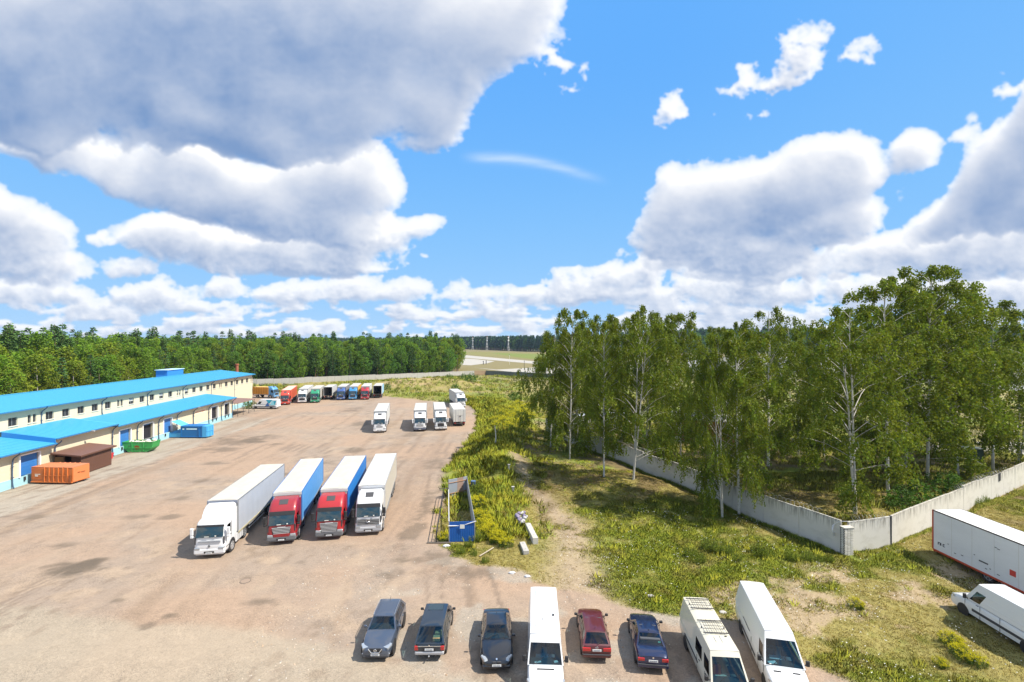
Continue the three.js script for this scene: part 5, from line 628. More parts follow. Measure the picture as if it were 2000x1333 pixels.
{
  const tarp = (r, g, b) => std([r, g, b], 0.55, 0, { map: T_soft }), white = tarp(0.60, 0.60, 0.58), roofW = std([0.56, 0.52, 0.435], 0.6, 0, { map: T_streak }), roofP = std([0.54, 0.525, 0.485], 0.6, 0, { map: T_streak });
  const P2 = (ax, ay, bx2, by, h = 4) => [G(ax, ay, 0.4), G(bx2, by, h)];
  // four articulated lorries in the front row
  const red = paint([0.27, 0.010, 0.016]), red2 = paint([0.36, 0.009, 0.011]), scan = { visor: true, gy: 1.32, gh: 0.62, gw: 1.5, slats: 5, grilleM: M.alloy, taper: true, bumper: std([0.13, 0.135, 0.145], 0.45), skirt: M.dark };
  let [f, q] = P2(408, 1083, 532, 909);
  lorry('articulated_lorry', 'white cabbed articulated lorry with plain grey trailer curtains, leftmost of the near row', 'lorry', f, q, { cab: { mat: M.white, deflector: true, gy: 1.42, gh: 0.2, gw: 1.75, slats: 3, grilleM: M.alloy, back: M.grey, diamond: true, mirrorM: M.white, corner: M.dark }, side: tarp(0.42, 0.45, 0.50), roof: roofW, bulk: white, head: std([0.25, 0.27, 0.33], 0.6), rail: std([0.36, 0.32, 0.2], 0.7), guard: M.alloy }, 4.1);
  [f, q] = P2(549, 1057, 609, 896.5);
  lorry('articulated_lorry', 'red cabbed articulated lorry with scuffed pale blue trailer curtains and red lower grille panel', 'lorry', f, q, { cab: { mat: red, ...scan, lower: red }, side: tarp(0.10, 0.33, 0.66), roof: roofW, bulk: white, edge: std([0.05, 0.16, 0.42], 0.5), head: white });
  [f, q] = P2(642, 1048, 694, 891);
  lorry('articulated_lorry', 'bright red cabbed articulated lorry with deep blue trailer curtains, third of the near row', 'lorry', f, q, { cab: { mat: red2, ...scan, gh: 0.85, gy: 1.22, slats: 7 }, side: tarp(0.02, 0.20, 0.58), roof: roofW, bulk: white, edge: std([0.03, 0.12, 0.36], 0.5), head: white });
  [f, q] = P2(719, 1039, 754, 886.5);
  lorry('articulated_lorry', 'white articulated lorry with dark grey grille and beige trailer curtains, rightmost of the near row', 'lorry', f, q, { cab: { mat: M.white, visor: true, gy: 1.3, gh: 0.55, gw: 2.0, slats: 4, grilleM: M.steel, star: true, bumper: std([0.36, 0.37, 0.39], 0.5), lampH: 0.34 }, side: tarp(0.50, 0.47, 0.41), roof: roofP, bulk: white, edge: M.alloy });
  // white lorries in the middle of the yard
  const wc = { mat: M.white, gy: 1.3, gh: 0.42, gw: 1.4, slats: 3, grilleM: M.white, mirrorM: M.white };
  [f, q] = P2(741, 842.5, 750, 788); lorry('white_lorry', 'white lorry standing alone left of the pair in mid yard', 'lorry', f, q, { cab: { ...wc, gh: 0.3, gw: 1.2 }, side: white, roof: roofP });
  [f, q] = P2(820, 840, 822.5, 787.5); lorry('white_lorry', 'white lorry with a dark bumper, left one of the close pair in mid yard', 'lorry', f, q, { cab: { ...wc, bumper: std([0.10, 0.11, 0.15], 0.6) }, side: white, roof: roofP });
  [f, q] = P2(861, 838, 857, 786); lorry('white_lorry', 'white lorry with a large black grille beside the parked white box trailer', 'lorry', f, q, { cab: { ...wc, gy: 1.15, gh: 0.75, gw: 1.3, slats: 2, grilleM: M.dark }, side: white, roof: roofP });
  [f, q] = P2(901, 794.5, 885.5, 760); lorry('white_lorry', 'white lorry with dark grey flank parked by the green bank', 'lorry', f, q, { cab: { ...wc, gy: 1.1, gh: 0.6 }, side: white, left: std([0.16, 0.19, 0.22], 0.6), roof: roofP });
  f = G(888.5, 787.5, 3.7); q = G(897.5, 799.8, 3.7); lorry('box_trailer', 'white box trailer with a rear hatch, rear end towards the camera, by the bank', 'trailer', f, q, { side: white, roof: roofP, curtain: false, rear: white, axles: [1.6, 2.9], edge: white, floor: 1.0 }, 3.7);
  const bt = scene.children[scene.children.length - 1], bl = Math.hypot(f[0] - q[0], f[1] - q[1]); part(bt, 'hatch', rb(-bl - 0.06, 2.9, 0.1, 0.04, 1.0, 1.3, 0.03), M.dirtyWhite); part(bt, 'hatch_handle', rb(-bl - 0.1, 2.2, 0.1, 0.05, 0.2, 0.28, 0.03), M.dark);
  // the far row before the concrete wall
  const cab = (m, more = {}) => ({ mat: m, gy: 1.3, gh: 0.6, gw: 1.6, slats: 3, grilleM: M.dark, ...more });
  const row = [
    [556, 789, 571.5, 754, 'orange red lorry with matching box, leftmost of the far row', { cab: cab(paint([0.52, 0.045, 0.02])), side: tarp(0.62, 0.11, 0.05), roof: std([0.74, 0.42, 0.34], 0.6), edge: tarp(0.62, 0.11, 0.05) }],
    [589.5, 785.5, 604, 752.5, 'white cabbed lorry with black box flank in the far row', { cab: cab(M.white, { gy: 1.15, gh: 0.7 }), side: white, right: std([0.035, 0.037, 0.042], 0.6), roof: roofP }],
    [614, 785, 625.5, 753, 'green cabbed lorry with grey beige trailer in the far row', { cab: cab(paint([0.012, 0.24, 0.115]), { bumper: paint([0.012, 0.24, 0.115]) }), side: tarp(0.46, 0.44, 0.40), roof: roofW }],
    [665, 780, 675.5, 750, 'dark blue cabbed lorry with grey trailer in the far row', { cab: cab(paint([0.035, 0.085, 0.26])), side: tarp(0.24, 0.25, 0.28), roof: roofP }],
    [688.5, 779.5, 698, 749, 'light blue cabbed lorry with yellow trailer flank in the far row', { cab: cab(paint([0.03, 0.20, 0.42])), side: tarp(0.70, 0.40, 0.05), roof: roofP }],
    [712, 779, 719, 749, 'red cabbed lorry with white trailer, right of the yellow flanked one in the far row', { cab: cab(paint([0.36, 0.012, 0.02])), side: white, roof: roofP }],
  ];
  for (const [ax, ay, bx2, by, label, o] of row) { [f, q] = P2(ax, ay, bx2, by); lorry('far_lorry', label, 'lorry', f, q, { ...o, group: 'lorries along the far wall' }); }
  for (const [ax, ay, bx2, by, label, o] of [[640, 781, 650, 751.5, 'white trailer with its rear doors open, between the green and dark blue lorries', { side: white, right: tarp(0.55, 0.55, 0.56), roof: roofP }], [737, 778, 742, 749, 'open backed trailer with light blue flank at the right end of the far row', { side: white, right: tarp(0.30, 0.52, 0.72), roof: roofP }]]) {
    q = G(ax, ay - 7, 1.2); f = G(bx2, by, 4); lorry('open_trailer', label, 'trailer', f, q, { ...o, rearOpen: true, bulk: std([0.10, 0.09, 0.08], 0.9), axles: [1.6, 2.9, 4.2], group: 'lorries along the far wall' });
  }
  // orange box lorry beyond the warehouse
  f = [-75.6, -154.5]; q = [-83.2, -156]; lorry('orange_box_lorry', 'small lorry with ribbed orange box and blue cab beyond the warehouse end', 'lorry', f, q, { cab: cab(paint([0.10, 0.30, 0.55]), { deflector: false }), gap: 2.0, side: tarp(0.62, 0.27, 0.03), roof: std([0.68, 0.42, 0.12], 0.6), edge: tarp(0.45, 0.25, 0.08), axles: [1.8], curtain: false }, 3.5);
  const ob = scene.children[scene.children.length - 1]; for (let k = 0; k < 9; k++) part(ob, 'rib', rb(-2.3 - k * 0.62, 2.35, 1.3, 0.1, 2.2, 0.06, 0.02), std([0.72, 0.36, 0.05], 0.6));
  // the big white trailer on the right
  const a = G(1820, 995, 3.9); const M_tr = std([0.74, 0.755, 0.77], 0.5, 0, { map: T_soft }), rr = std([0.42, 0.06, 0.025], 0.5);
  q = [a[0] + 1.27, a[1] + 0.1]; f = [a[0] + 1.62, a[1] + 14.2];
  const bt2 = lorry('white_trailer', 'large white insulated trailer with red frame standing on the grass at the right', 'trailer', f, q, { side: M_tr, roof: std([0.70, 0.70, 0.68], 0.6, 0, { map: T_streak }), curtain: false, edge: std([0.06, 0.05, 0.05], 0.6), post: rr, rail: rr, floor: 0.62, axles: [4.6, 5.9, 7.2] }, 3.9);
  // its joints and small marks on the near flank 
  const flank = 1, fm = (x, y, w, h, m) => bx(x, y, flank * 1.276, w, h, 0.014).translate(0, 0, 0);
  const LL = 14.1; for (let k = 1; k < 8; k++) part(bt2, 'panel_joint', fm(-LL + k * 1.7, 2.25, 0.025, 3.1, 0), M.dirtyWhite);
  part(bt2, 'scuff_mark', [[1.4, 1.55], [2.0, 1.05], [2.6, 1.15], [3.6, 1.65], [5.2, 2.9], [5.4, 2.85], [4.8, 1.1], [4.5, 0.98], [5.4, 0.95], [9, 1.1]].map(([x, y], i) => fm(-LL + x, y, 0.10 + (i % 3) * 0.05, 0.05, 0)), M.dark); part(bt2, 'lettering', [[0.5, 0.07], [0.72, 0.14], [0.95, 0.07]].map(([x, w]) => fm(-LL + x, 1.25, w, 0.22, 0)).concat([fm(-LL + 0.56, 1.33, 0.18, 0.06, 0), fm(-LL + 1.02, 1.16, 0.16, 0.06, 0), fm(-LL + 1.02, 1.34, 0.16, 0.06, 0)]), M.dark);
  part(bt2, 'red_label', fm(-LL + 6.4, 1.55, 0.42, 0.42, 0), std([0.5, 0.04, 0.03], 0.5)); part(bt2, 'name_mark', [fm(-LL + 4.3, 1.38, 0.7, 0.1, 0)], M.dark);
}

// ------------------------------------------------------------------ trees
class Leaves {                                              // many leaf-sized faces in one geometry, coloured leaf by leaf
  constructor() { this.p = []; this.n = []; this.c = []; }
  leaf(x, y, z, dx, dy, dz, l, w, c, r, lift = 0.35) {      // a rhomb along (dx, dy, dz)
    const m = Math.hypot(dx, dy, dz) || 1; dx /= m; dy /= m; dz /= m;
    let ax = r() - 0.5, ay = r() - 0.5, az = r() - 0.5; const q = ax * dx + ay * dy + az * dz; ax -= q * dx; ay -= q * dy; az -= q * dz; const k = Math.hypot(ax, ay, az) || 1; ax *= w / 2 / k; ay *= w / 2 / k; az *= w / 2 / k;
    const A = [x, y, z], B = [x + dx * l * 0.45 + ax, y + dy * l * 0.45 + ay, z + dz * l * 0.45 + az], C = [x + dx * l, y + dy * l, z + dz * l], D = [x + dx * l * 0.45 - ax, y + dy * l * 0.45 - ay, z + dz * l * 0.45 - az];
    this.p.push(...A, ...B, ...C, ...A, ...C, ...D); for (let i = 0; i < 6; i++) this.c.push(c[0], c[1], c[2]);
  }
  add(g, c) { const q = g.index ? g.toNonIndexed() : g, a = q.attributes.position; for (let i = 0; i < a.count; i++) { this.p.push(a.getX(i), a.getY(i), a.getZ(i)); const k = typeof c === 'function' ? c(a.getX(i), a.getY(i), a.getZ(i)) : c; this.c.push(...k); } return this; }
  geo() { const g = new THREE.BufferGeometry(); g.setAttribute('position', new THREE.Float32BufferAttribute(this.p, 3)); g.setAttribute('color', new THREE.Float32BufferAttribute(this.c, 3)); g.computeVertexNormals(); return g; }
}
const M_leaf = new THREE.MeshPhysicalMaterial({ color: 0xffffff, vertexColors: true, roughness: 0.9, transmission: 0.42, thickness: 0, side: THREE.DoubleSide, specularIntensity: 0.25 });
const M_needle = new THREE.MeshStandardMaterial({ color: 0xffffff, vertexColors: true, roughness: 0.95, side: THREE.DoubleSide });
const T_birch = grain(256, (u, v) => { const m = tileN(u * 0.6, v, 22, 3), k = tileN(u, v * 3, 16, 8), d = m > 0.60 && k > 0.45 ? 0.10 : 0.86; return [d, d * 0.98, d * 0.94]; });
const M_birch = std([0.60, 0.59, 0.55], 0.85, 0, { map: T_birch }), M_twig = std([0.20, 0.17, 0.145], 0.9), M_bark = std([0.14, 0.10, 0.07], 0.95), M_limb = std([0.42, 0.39, 0.35], 0.85);
const tint = (c, r, a = 0.3) => { const k = 1 - a / 2 + r() * a, h = (r() - 0.5) * a * 0.5; return [c[0] * (k + h), c[1] * k, c[2] * (k - h)]; };
function stem(pts, r0, r1, seg, n = 7) {                     // a tapered, bending stem
  const cv = new THREE.CatmullRomCurve3(pts), rings = []; for (let i = 0; i <= seg; i++) { const t = i / seg, p = cv.getPoint(t), r = lerp(r0, r1, t), row = []; for (let j = 0; j < n; j++) { const a = j / n * Math.PI * 2; row.push([p.x + Math.cos(a) * r, p.y, p.z + Math.sin(a) * r]); } rings.push(row); }
  const g = skin(rings, 1.5, false), a = g.attributes.position, u = new Float32Array(a.count * 2); for (let i = 0; i < a.count; i++) { u[i * 2] = Math.atan2(a.getZ(i), a.getX(i)) / 6.283 + 0.5; u[i * 2 + 1] = a.getY(i) / 3.2; } g.setAttribute('uv', new THREE.BufferAttribute(u, 2)); return g;
}
function birchParts(seed, h, o = {}) {
  const r = rng(seed), L = new Leaves(), limbs = [], trunks = [], base = o.green ?? [0.158, 0.203, 0.013], lean = o.lean ?? 0.4, forks = o.forks ?? 1, crown0 = o.crown0 ?? 0.10, Rm = o.R ?? h * 0.16;
  for (let f = 0; f < forks; f++) {
    const az0 = r() * 6.28, hx = h * (f ? 0.86 : 1), bx0 = f ? (r() - 0.5) * 0.6 : 0, bz0 = f ? (r() - 0.5) * 0.6 : 0, sp = forks > 1 ? (f ? 1.6 : 0.5) : 0, pts = [];
    for (let i = 0; i <= 6; i++) { const t = i / 6; pts.push(V(bx0 + Math.cos(az0) * (lean * t + sp * t) + (r() - 0.5) * 0.3 * t, hx * t - (i ? 0 : 0.4), bz0 + Math.sin(az0) * (lean * t + sp * t) + (r() - 0.5) * 0.3 * t)); }
    const cv = new THREE.CatmullRomCurve3(pts); trunks.push(stem(pts, h * 0.0066, 0.025, 26, 8));
    const nl = Math.round((o.limbs ?? 40) / forks);
    for (let k = 0; k < nl; k++) {
      const t = crown0 + (0.985 - crown0) * Math.pow((k + r()) / nl, 0.85), s = (t - crown0) / (1 - crown0), p = cv.getPoint(t), az = k * 2.4 + r() * 0.9, R = Rm * (0.45 + 0.75 * Math.sin(Math.PI * Math.min(1, 0.18 + s * 0.72))) * (1 - 0.55 * s * s) * (0.7 + r() * 0.55), up = lerp(0.35, 1.35, s) * (0.8 + r() * 0.4);
      const dx = Math.cos(az), dz = Math.sin(az), tip = V(p.x + dx * R, p.y + R * up * 0.72, p.z + dz * R), mid = V(p.x + dx * R * 0.5, p.y + R * up * 0.52, p.z + dz * R * 0.5), end = V(tip.x + dx * R * 0.18, tip.y - R * 0.12, tip.z + dz * R * 0.18), lc = new THREE.CatmullRomCurve3([p, mid, tip, end]);
      limbs.push(stem([p, mid, tip, end], Math.max(0.018, h * 0.0030 * (1 - s * 0.6)), 0.008, 6, 4));
      const ns = Math.round((o.strands ?? 25) * (0.6 + R / Rm * 0.5));
      for (let q = 0; q < ns; q++) {
        const u = 0.22 + 0.78 * Math.sqrt((q + r()) / ns), a = lc.getPoint(Math.min(1, u)), sx = (r() - 0.5) * R * 0.62, sz = (r() - 0.5) * R * 0.62, sy = (r() - 0.35) * R * 0.35, len = (0.5 + r() * 1.5) * (o.droop ?? 1) * (1 - 0.4 * s), nn = Math.round(len * (o.dense ?? 14)) + 4, c0 = tint(base, r, 0.5);
        for (let m = 0; m < nn; m++) { const v = m / nn, px = a.x + sx * (0.6 + 0.5 * v) + (r() - 0.5) * 0.34, py = a.y + sy - v * len + (r() - 0.5) * 0.2, pz = a.z + sz * (0.6 + 0.5 * v) + (r() - 0.5) * 0.34; L.leaf(px, py, pz, (r() - 0.5) * 1.1, -0.5 - r() * 0.6 + (r() < 0.3 ? 0.9 : 0), (r() - 0.5) * 1.1, 0.17 + r() * 0.15, 0.115 + r() * 0.095, tint(c0, r, 0.45), r); }
      }
    }
  }
  return { trunk: merge(trunks), limb: limbs, leaves: L.geo() };
}
const BIRCH = [birchParts(101, 22, { R: 3.9, limbs: 46 }), birchParts(202, 22, { R: 4.3, limbs: 50, forks: 2, strands: 27 }), birchParts(303, 22, { R: 3.4, limbs: 42, crown0: 0.17, strands: 26 }), birchParts(404, 20, { R: 4.6, limbs: 50, forks: 2, crown0: 0.06, strands: 28, droop: 1.3 })];
function birchThing(k, label) { const b = BIRCH[k], t = thing('birch_tree', label, 'birch tree'); part(t, 'trunk', b.trunk, M_birch); const c = part(t, 'crown', b.leaves, M_leaf); part(c, 'limb', merge(b.limb), M_limb).userData.kind = 'stuff'; return t; }
const birchProto = new Map();
function birch(px, py, topY, k, turn, label, wide = 1, depth) {    // base of the trunk and top, as read from the photograph
  let [x, z] = G(px, py, 0.5); if (depth) { z = -depth; x = (px - 1000) * depth / F; }
  const g = groundH(x, z), h = EYE - (topY - 666.5) * (-z) / F - g, s = h / (k === 3 ? 20.6 : 22.6);
  let t = birchProto.get(k); if (!t) { t = birchThing(k, label); birchProto.set(k, t); t.position.set(x, g, z); t.rotation.y = turn; t.scale.set(s * wide, s, s * wide); t.userData.group = 'birches around the concrete site wall'; return t; }
  return copyOf(t, label, [x, g, z], turn, [s * wide, s, s * wide]);
}
birch(1113, 897, 606, 0, 0.4, 'leftmost tall birch of the clump, its crown edge against the airfield', 0.95);
birch(1075, 880, 640, 3, 2.2, 'broad low birch filling the shaded left foot of the clump', 0.85, 80);
birch(1180, 944, 616, 2, 1.1, 'slim white trunked birch, left of the pair on the mounds outside the wall', 0.95);
birch(1238, 948, 600, 1, 0.2, 'dark footed birch, right of the pair on the mounds outside the wall', 0.95);
birch(1150, 872, 640, 3, 0.9, 'dense birch behind the slim white trunk near the left end of the wall', 0.8, 84);
birch(1215, 870, 622, 0, 3.3, 'birch rising between the two trunks on the mounds', 0.9, 88);
birch(1330, 899, 612, 0, 2.5, 'birch with paired white stems behind the wall by the yellow shed', 1.0);
birch(1290, 880, 626, 2, 4.4, 'slender birch left of the yellow shed', 1.0, 84);
birch(1412, 1003, 655, 3, 5.0, 'weeping birch over the middle of the concrete wall, left of two', 0.62);
birch(1444, 998, 646, 2, 2.0, 'weeping birch over the middle of the concrete wall, right of two', 1.15);
birch(1500, 912, 600, 1, 1.7, 'tall birch with a feathery top in the middle behind the wall', 1.0, 70);
birch(1560, 900, 655, 3, 3.9, 'low broad birch in the thin gap in the middle of the grove', 0.75, 76);
birch(1610, 890, 645, 2, 0.7, 'thin birch just left of the big double birch, showing bare pale limbs', 0.9, 74);
birch(1672, 1001, 600, 1, 4.2, 'big double stemmed birch standing inside the wall corner', 1.05);
birch(1735, 960, 545, 2, 2.9, 'dense tall birch right of the double stemmed corner birch', 1.25, 57);
birch(1812, 925, 524, 0, 5.4, 'tallest birch of the grove, topping the skyline on the right', 1.15, 62);
birch(1770, 935, 560, 3, 1.0, 'bushy birch with low branches beneath the tallest one', 0.85, 64);
birch(1870, 930, 548, 1, 2.3, 'tall birch just right of the tallest one', 0.9, 65);
birch(1940, 917, 590, 2, 0.5, 'birch with a dark clear trunk near the grey green cabinet', 1.3);
birch(1990, 905, 608, 3, 3.1, 'birch cut by the right edge of the view behind the sunlit wall', 0.85, 71);
birch(1690, 880, 600, 0, 0.9, 'birch deep in the grove behind the double stemmed one', 1.1, 80);
birch(1855, 890, 600, 3, 4.6, 'birch deep in the grove behind the tall right pair', 0.9, 80);
birch(1262, 905, 612, 3, 1.9, 'full birch close behind the wall between the mound pair and the yellow shed', 0.85, 76);
birch(1455, 880, 630, 1, 3.6, 'birch filling the gap right of the yellow shed', 0.95, 86);
birch(1545, 870, 640, 0, 2.7, 'birch at the back of the grove clearing', 1.1, 94);
birch(1130, 905, 650, 3, 4.1, 'shrubby birch at the foot of the leftmost tall birch', 0.7, 77);
birch(1400, 890, 640, 0, 5.8, 'birch right behind the yellow shed', 0.9, 92);

// forest trees at four times the leaf size
function broad(seed, h, R, c, lumps, n, size) {
  const r = rng(seed), L = new Leaves(); L.add(stem([V(0, -0.4, 0), V(0.2, h * 0.4, 0.1), V(0, h * 0.8, 0)], h * 0.012, 0.06, 8, 6), c.bark);
  for (let k = 0; k < lumps; k++) { const t = (k + 0.5) / lumps, y = h * (0.20 + 0.73 * t), rr = R * Math.sin(Math.PI * (0.16 + 0.76 * t)) * (0.5 + r() * 0.5), a = k * 2.4 + r(), cx = Math.cos(a) * rr, cz = Math.sin(a) * rr, lr = R * (0.36 + r() * 0.24) * (1 - 0.35 * t), c0 = tint(c.leaf, r, 0.5);
    for (let q = 0; q < n; q++) { const u = r() * 2 - 1, b = r() * 6.283, s = Math.sqrt(1 - u * u), d = lr * (0.66 + 0.4 * r()); L.leaf(cx + s * Math.cos(b) * d, y + u * d * 0.85, cz + s * Math.sin(b) * d, s * Math.cos(b) + (r() - 0.5), u * 0.5 - 0.35 + (r() - 0.5), s * Math.sin(b) + (r() - 0.5), size * (0.7 + r() * 0.7), size * (0.5 + r() * 0.5), tint(c0, r, 0.4), r); } }
  return L.geo();
}
function conifer(seed, h, R, c, bare, n, size) {
  const r = rng(seed), L = new Leaves(); L.add(stem([V(0, -0.4, 0), V(0.1, h * 0.5, 0), V(0, h * 0.99, 0)], h * 0.011, 0.03, 8, 6), c.bark);
  const tiers = 22; for (let k = 0; k < tiers; k++) { const t = (k + r() * 0.6) / tiers, y = h * (bare + (1 - bare) * t), rr = R * Math.pow(1 - t, 0.8) * (0.8 + r() * 0.4) + 0.15, nb = 6 + Math.round(4 * (1 - t));
    for (let b = 0; b < nb; b++) { const a = b / nb * 6.283 + r() * 0.9 + k, m = Math.round(n * rr / R) + 3, c0 = tint(c.leaf, r, 0.4); for (let q = 0; q < m; q++) { const s = (q + r()) / m; L.leaf(Math.cos(a) * rr * s + (r() - 0.5) * 0.4, y - s * rr * (c.droop ?? 0.28) + (r() - 0.5) * (c.fuzz ?? 0.4), Math.sin(a) * rr * s + (r() - 0.5) * 0.4, Math.cos(a) + (r() - 0.5), -0.25 + (r() - 0.4) * 0.7, Math.sin(a) + (r() - 0.5), size * (0.7 + r() * 0.6), size * (0.4 + r() * 0.4), tint(c0, r, 0.3), r); } } }
  return L.geo();
}
const greenA = { leaf: [0.135, 0.24, 0.016], bark: [0.16, 0.13, 0.10] }, greenB = { leaf: [0.19, 0.25, 0.016], bark: [0.34, 0.32, 0.29] }, greenC = { leaf: [0.10, 0.205, 0.02], bark: [0.14, 0.11, 0.09] }, dark = { leaf: [0.045, 0.105, 0.024], bark: [0.16, 0.09, 0.05] }, dark2 = { leaf: [0.062, 0.125, 0.02], bark: [0.2, 0.11, 0.06], droop: -0.12, fuzz: 1.5 };
const KINDS = [['broadleaf_tree', broad(1, 20, 3.6, greenA, 20, 130, 0.52), 'leafy mid green tree'], ['yellowish_tree', broad(2, 19, 3.3, greenB, 19, 130, 0.50), 'leafy yellowish green tree'], ['bushy_tree', broad(3, 18, 3.9, greenC, 22, 130, 0.54), 'bushy deep green tree'], ['spruce_tree', conifer(4, 23, 3.0, dark, 0.08, 9, 0.62), 'dark pointed spruce'], ['pine_tree', conifer(5, 23, 3.0, dark2, 0.42, 11, 0.66), 'dark bare stemmed pine']];
const splitTree = KINDS.map(([, g]) => { const a = g.attributes, nT = 8 * 6 * 6, cut = (f, t) => { const q = new THREE.BufferGeometry(); for (const k of ['position', 'normal', 'color']) q.setAttribute(k, new THREE.BufferAttribute(a[k].array.slice(f * 3, t * 3), 3)); return q; }; return [cut(0, nT), cut(nT, a.position.count)]; });
const protos = new Map();
function forestTree(k, row, x, z, s, turn) {
  const px = 1000 - x / z * F, where = px < 170 ? 'above the near warehouse roof' : px < 330 ? 'left of the blue roof vent' : px < 380 ? 'right behind the blue roof vent' : px < 450 ? 'between the roof vent and chimney' : px < 505 ? 'behind the brick chimney' : px < 585 ? 'beyond the wall behind the orange red lorry' : px < 650 ? 'beyond the wall behind the green lorry' : px < 740 ? 'beyond the wall behind the blue lorries' : px < 830 ? 'beyond the wall above the sandy heap' : 'at the right end of the forest', depth = row === 0 ? 'in the front row' : row === 1 ? 'in the second row' : 'further in';
  const label = KINDS[k][2] + ' ' + depth + ', ' + where, group = KINDS[k][2] + 's ' + depth + ', ' + where, key = k; let t = protos.get(key);
  if (!t) { t = thing(KINDS[k][0], label, 'tree', [x, 0, z], turn, group); part(t, 'trunk', splitTree[k][0], M_needle); part(t, 'crown', splitTree[k][1], k < 3 ? M_leaf : M_needle); protos.set(key, t); t.scale.setScalar(s); return; }
  const c = copyOf(t, label, [x, 0, z], turn, [s, s, s]); c.userData.group = group;
}
{
  const r = rng(77), EDGE = [[-93, 62], [-98, 100], [-104, 140], [-112, 186], [-106, 198], [-84, 211], [-60, 227], [-40, 244], [-27, 258]], inst = KINDS.map(() => []);
  let run2 = []; for (let i = 1; i < EDGE.length; i++) { const [a, b] = EDGE[i - 1], [c, d] = EDGE[i], L = Math.hypot(c - a, d - b), n = Math.round(L / 4.2); for (let k = 0; k < n; k++) { const s = k / n; run2.push([lerp(a, c, s), lerp(b, d, s), -(d - b) / L, (c - a) / L, i < 4 ? 'behind the blue roofed warehouse' : 'beyond the far concrete wall']); } }
  let count = 0;
  const kindAt = (x, d) => { const m = fbm(x * 0.03 + 5, d * 0.03, 3), u = r(); return u < 0.30 ? 0 : u < 0.40 + 0.3 * sm(0.35, 0.6, m) ? 1 : u < 0.74 ? 2 : u < 0.89 ? 3 : 4; };
  for (let rowN = 0; rowN < 4; rowN++) for (const [x0, d0, nx, nd, place] of run2) {
    const off = 1.5 + rowN * 4.3 + (r() - 0.5) * 3, j = (r() - 0.5) * 3.4, x = x0 + nx * off + nd * j, d = d0 + nd * off - nx * j; if (r() < 0.05) continue; if (x > -24 || d < 55 || (d > 262 && x > -30 + (d - 262) * 0.05)) continue;
    if (Math.abs(x) > d * 1.16 + 6) continue;
    const k = kindAt(x, d), s = (0.80 + r() * 0.26) * (k > 2 ? (rowN > 1 ? 0.9 : 0.8) : 0.95) * (rowN === 0 ? 0.9 : 1);
    if (count < 295) { forestTree(k, rowN, x, -d, s, r() * 6.28); count++; } else inst[k].push([x, -d, s, r() * 6.28]);
  }
  const edgeX = (d) => along([[40, -92], [62, -93], [100, -98], [140, -104], [186, -112], [198, -106], [211, -84], [227, -60], [244, -40], [258, -27], [262, -26], [330, -32]], d), eps = EDGE.map((p) => p);
  for (let d = 60; d < 330; d += 4.8) for (let x = -290; x < -26; x += 4.8) { const xx = x + (r() - 0.5) * 4.5, dd = d + (r() - 0.5) * 4.5; if (xx > edgeX(dd) - 3 || Math.abs(xx) > dd * 1.16 + 10) continue; const q = polyDist(xx, dd, eps); if (q < 14 || q > 75) continue; const k = kindAt(xx, dd); inst[k].push([xx, -dd, (0.84 + r() * 0.26) * (k > 2 ? 0.95 : 1), r() * 6.28]); }
  const mass = (name, label, geo, list, mat, y = 0) => { const im = new THREE.InstancedMesh(geo, mat, list.length), o = new THREE.Object3D(); list.forEach(([x, z, s, a, h], i) => { o.position.set(x, (h ?? 0) + y, z); o.rotation.set(0, a, 0); o.scale.setScalar(s); o.updateMatrix(); im.setMatrixAt(i, o.matrix); }); im.name = name; im.castShadow = im.receiveShadow = true; im.userData = { kind: 'stuff', label, category: 'forest' }; scene.add(im); return im; };
  inst.forEach((l, k) => l.length && mass(['broadleaf_forest', 'yellowish_forest', 'bushy_forest', 'spruce_forest', 'pine_forest'][k], 'deep ' + ['mid green', 'yellowish green', 'bushy green', 'dark spruce', 'dark pine'][k] + ' mass of the forest behind its front rows', KINDS[k][1], l, k < 3 ? M_leaf : M_needle));
  // the far woods across the airfield, on rising land to the right
  const hill = (x) => 13 * sm(40, 290, x), line = [[-2200, 1700], [-700, 1500], [-330, 1330], [-151, 1190], [37, 830], [200, 770], [330, 735], [620, 660], [900, 640], [1300, 640]], G2 = [conifer(14, 25, 3.4, { leaf: [0.030, 0.085, 0.035], bark: [0.13, 0.08, 0.05], droop: 0.1, fuzz: 1.4 }, 0.35, 5, 1.3), broad(15, 23, 4.4, { leaf: [0.085, 0.18, 0.020], bark: [0.2, 0.17, 0.14] }, 14, 42, 1.25)], lists = [[], []];
  for (let i = 1; i < line.length; i++) { const [a, b] = line[i - 1], [c, d] = line[i], L = Math.hypot(c - a, d - b); for (let s = 0; s < L; s += 5.2) for (let q = 0; q < 9; q++) { const t = (s + r() * 4) / L, off = q * 9 + r() * 7, x = lerp(a, c, t) - (d - b) / L * off * -0.2 + r() * 3, dd = lerp(b, d, t) + off; lists[r() < (x > 150 ? 0.4 : 0.8) ? 0 : 1].push([x, -dd, 0.92 + r() * 0.28 - (q === 0 ? 0.1 : 0), r() * 6.28, hill(x) * sm(0, 60, off)]); } }
  mass('far_pine_forest', 'blue green band of far pines across the airfield', G2[0], lists[0], M_needle, -0.5); mass('far_mixed_forest', 'lighter leafy trees scattered in the far band of forest', G2[1], lists[1], M_needle, -0.5);
  const hg = []; for (let i = 0; i < 60; i++) { const x = lerp(0, 1400, i / 59), dd = along([[0, 900], [37, 830], [200, 770], [330, 735], [620, 660], [900, 640], [1400, 640]], x); hg.push([[x, -0.4, -dd + 6], [x, hill(x) * 0.5 - 0.3, -dd - 25], [x, hill(x) - 0.3, -dd - 60], [x, hill(x) - 0.3, -dd - 400]]); } struct('hill', skin(hg, 1.2, false, false), std([0.07, 0.08, 0.02], 1));
}

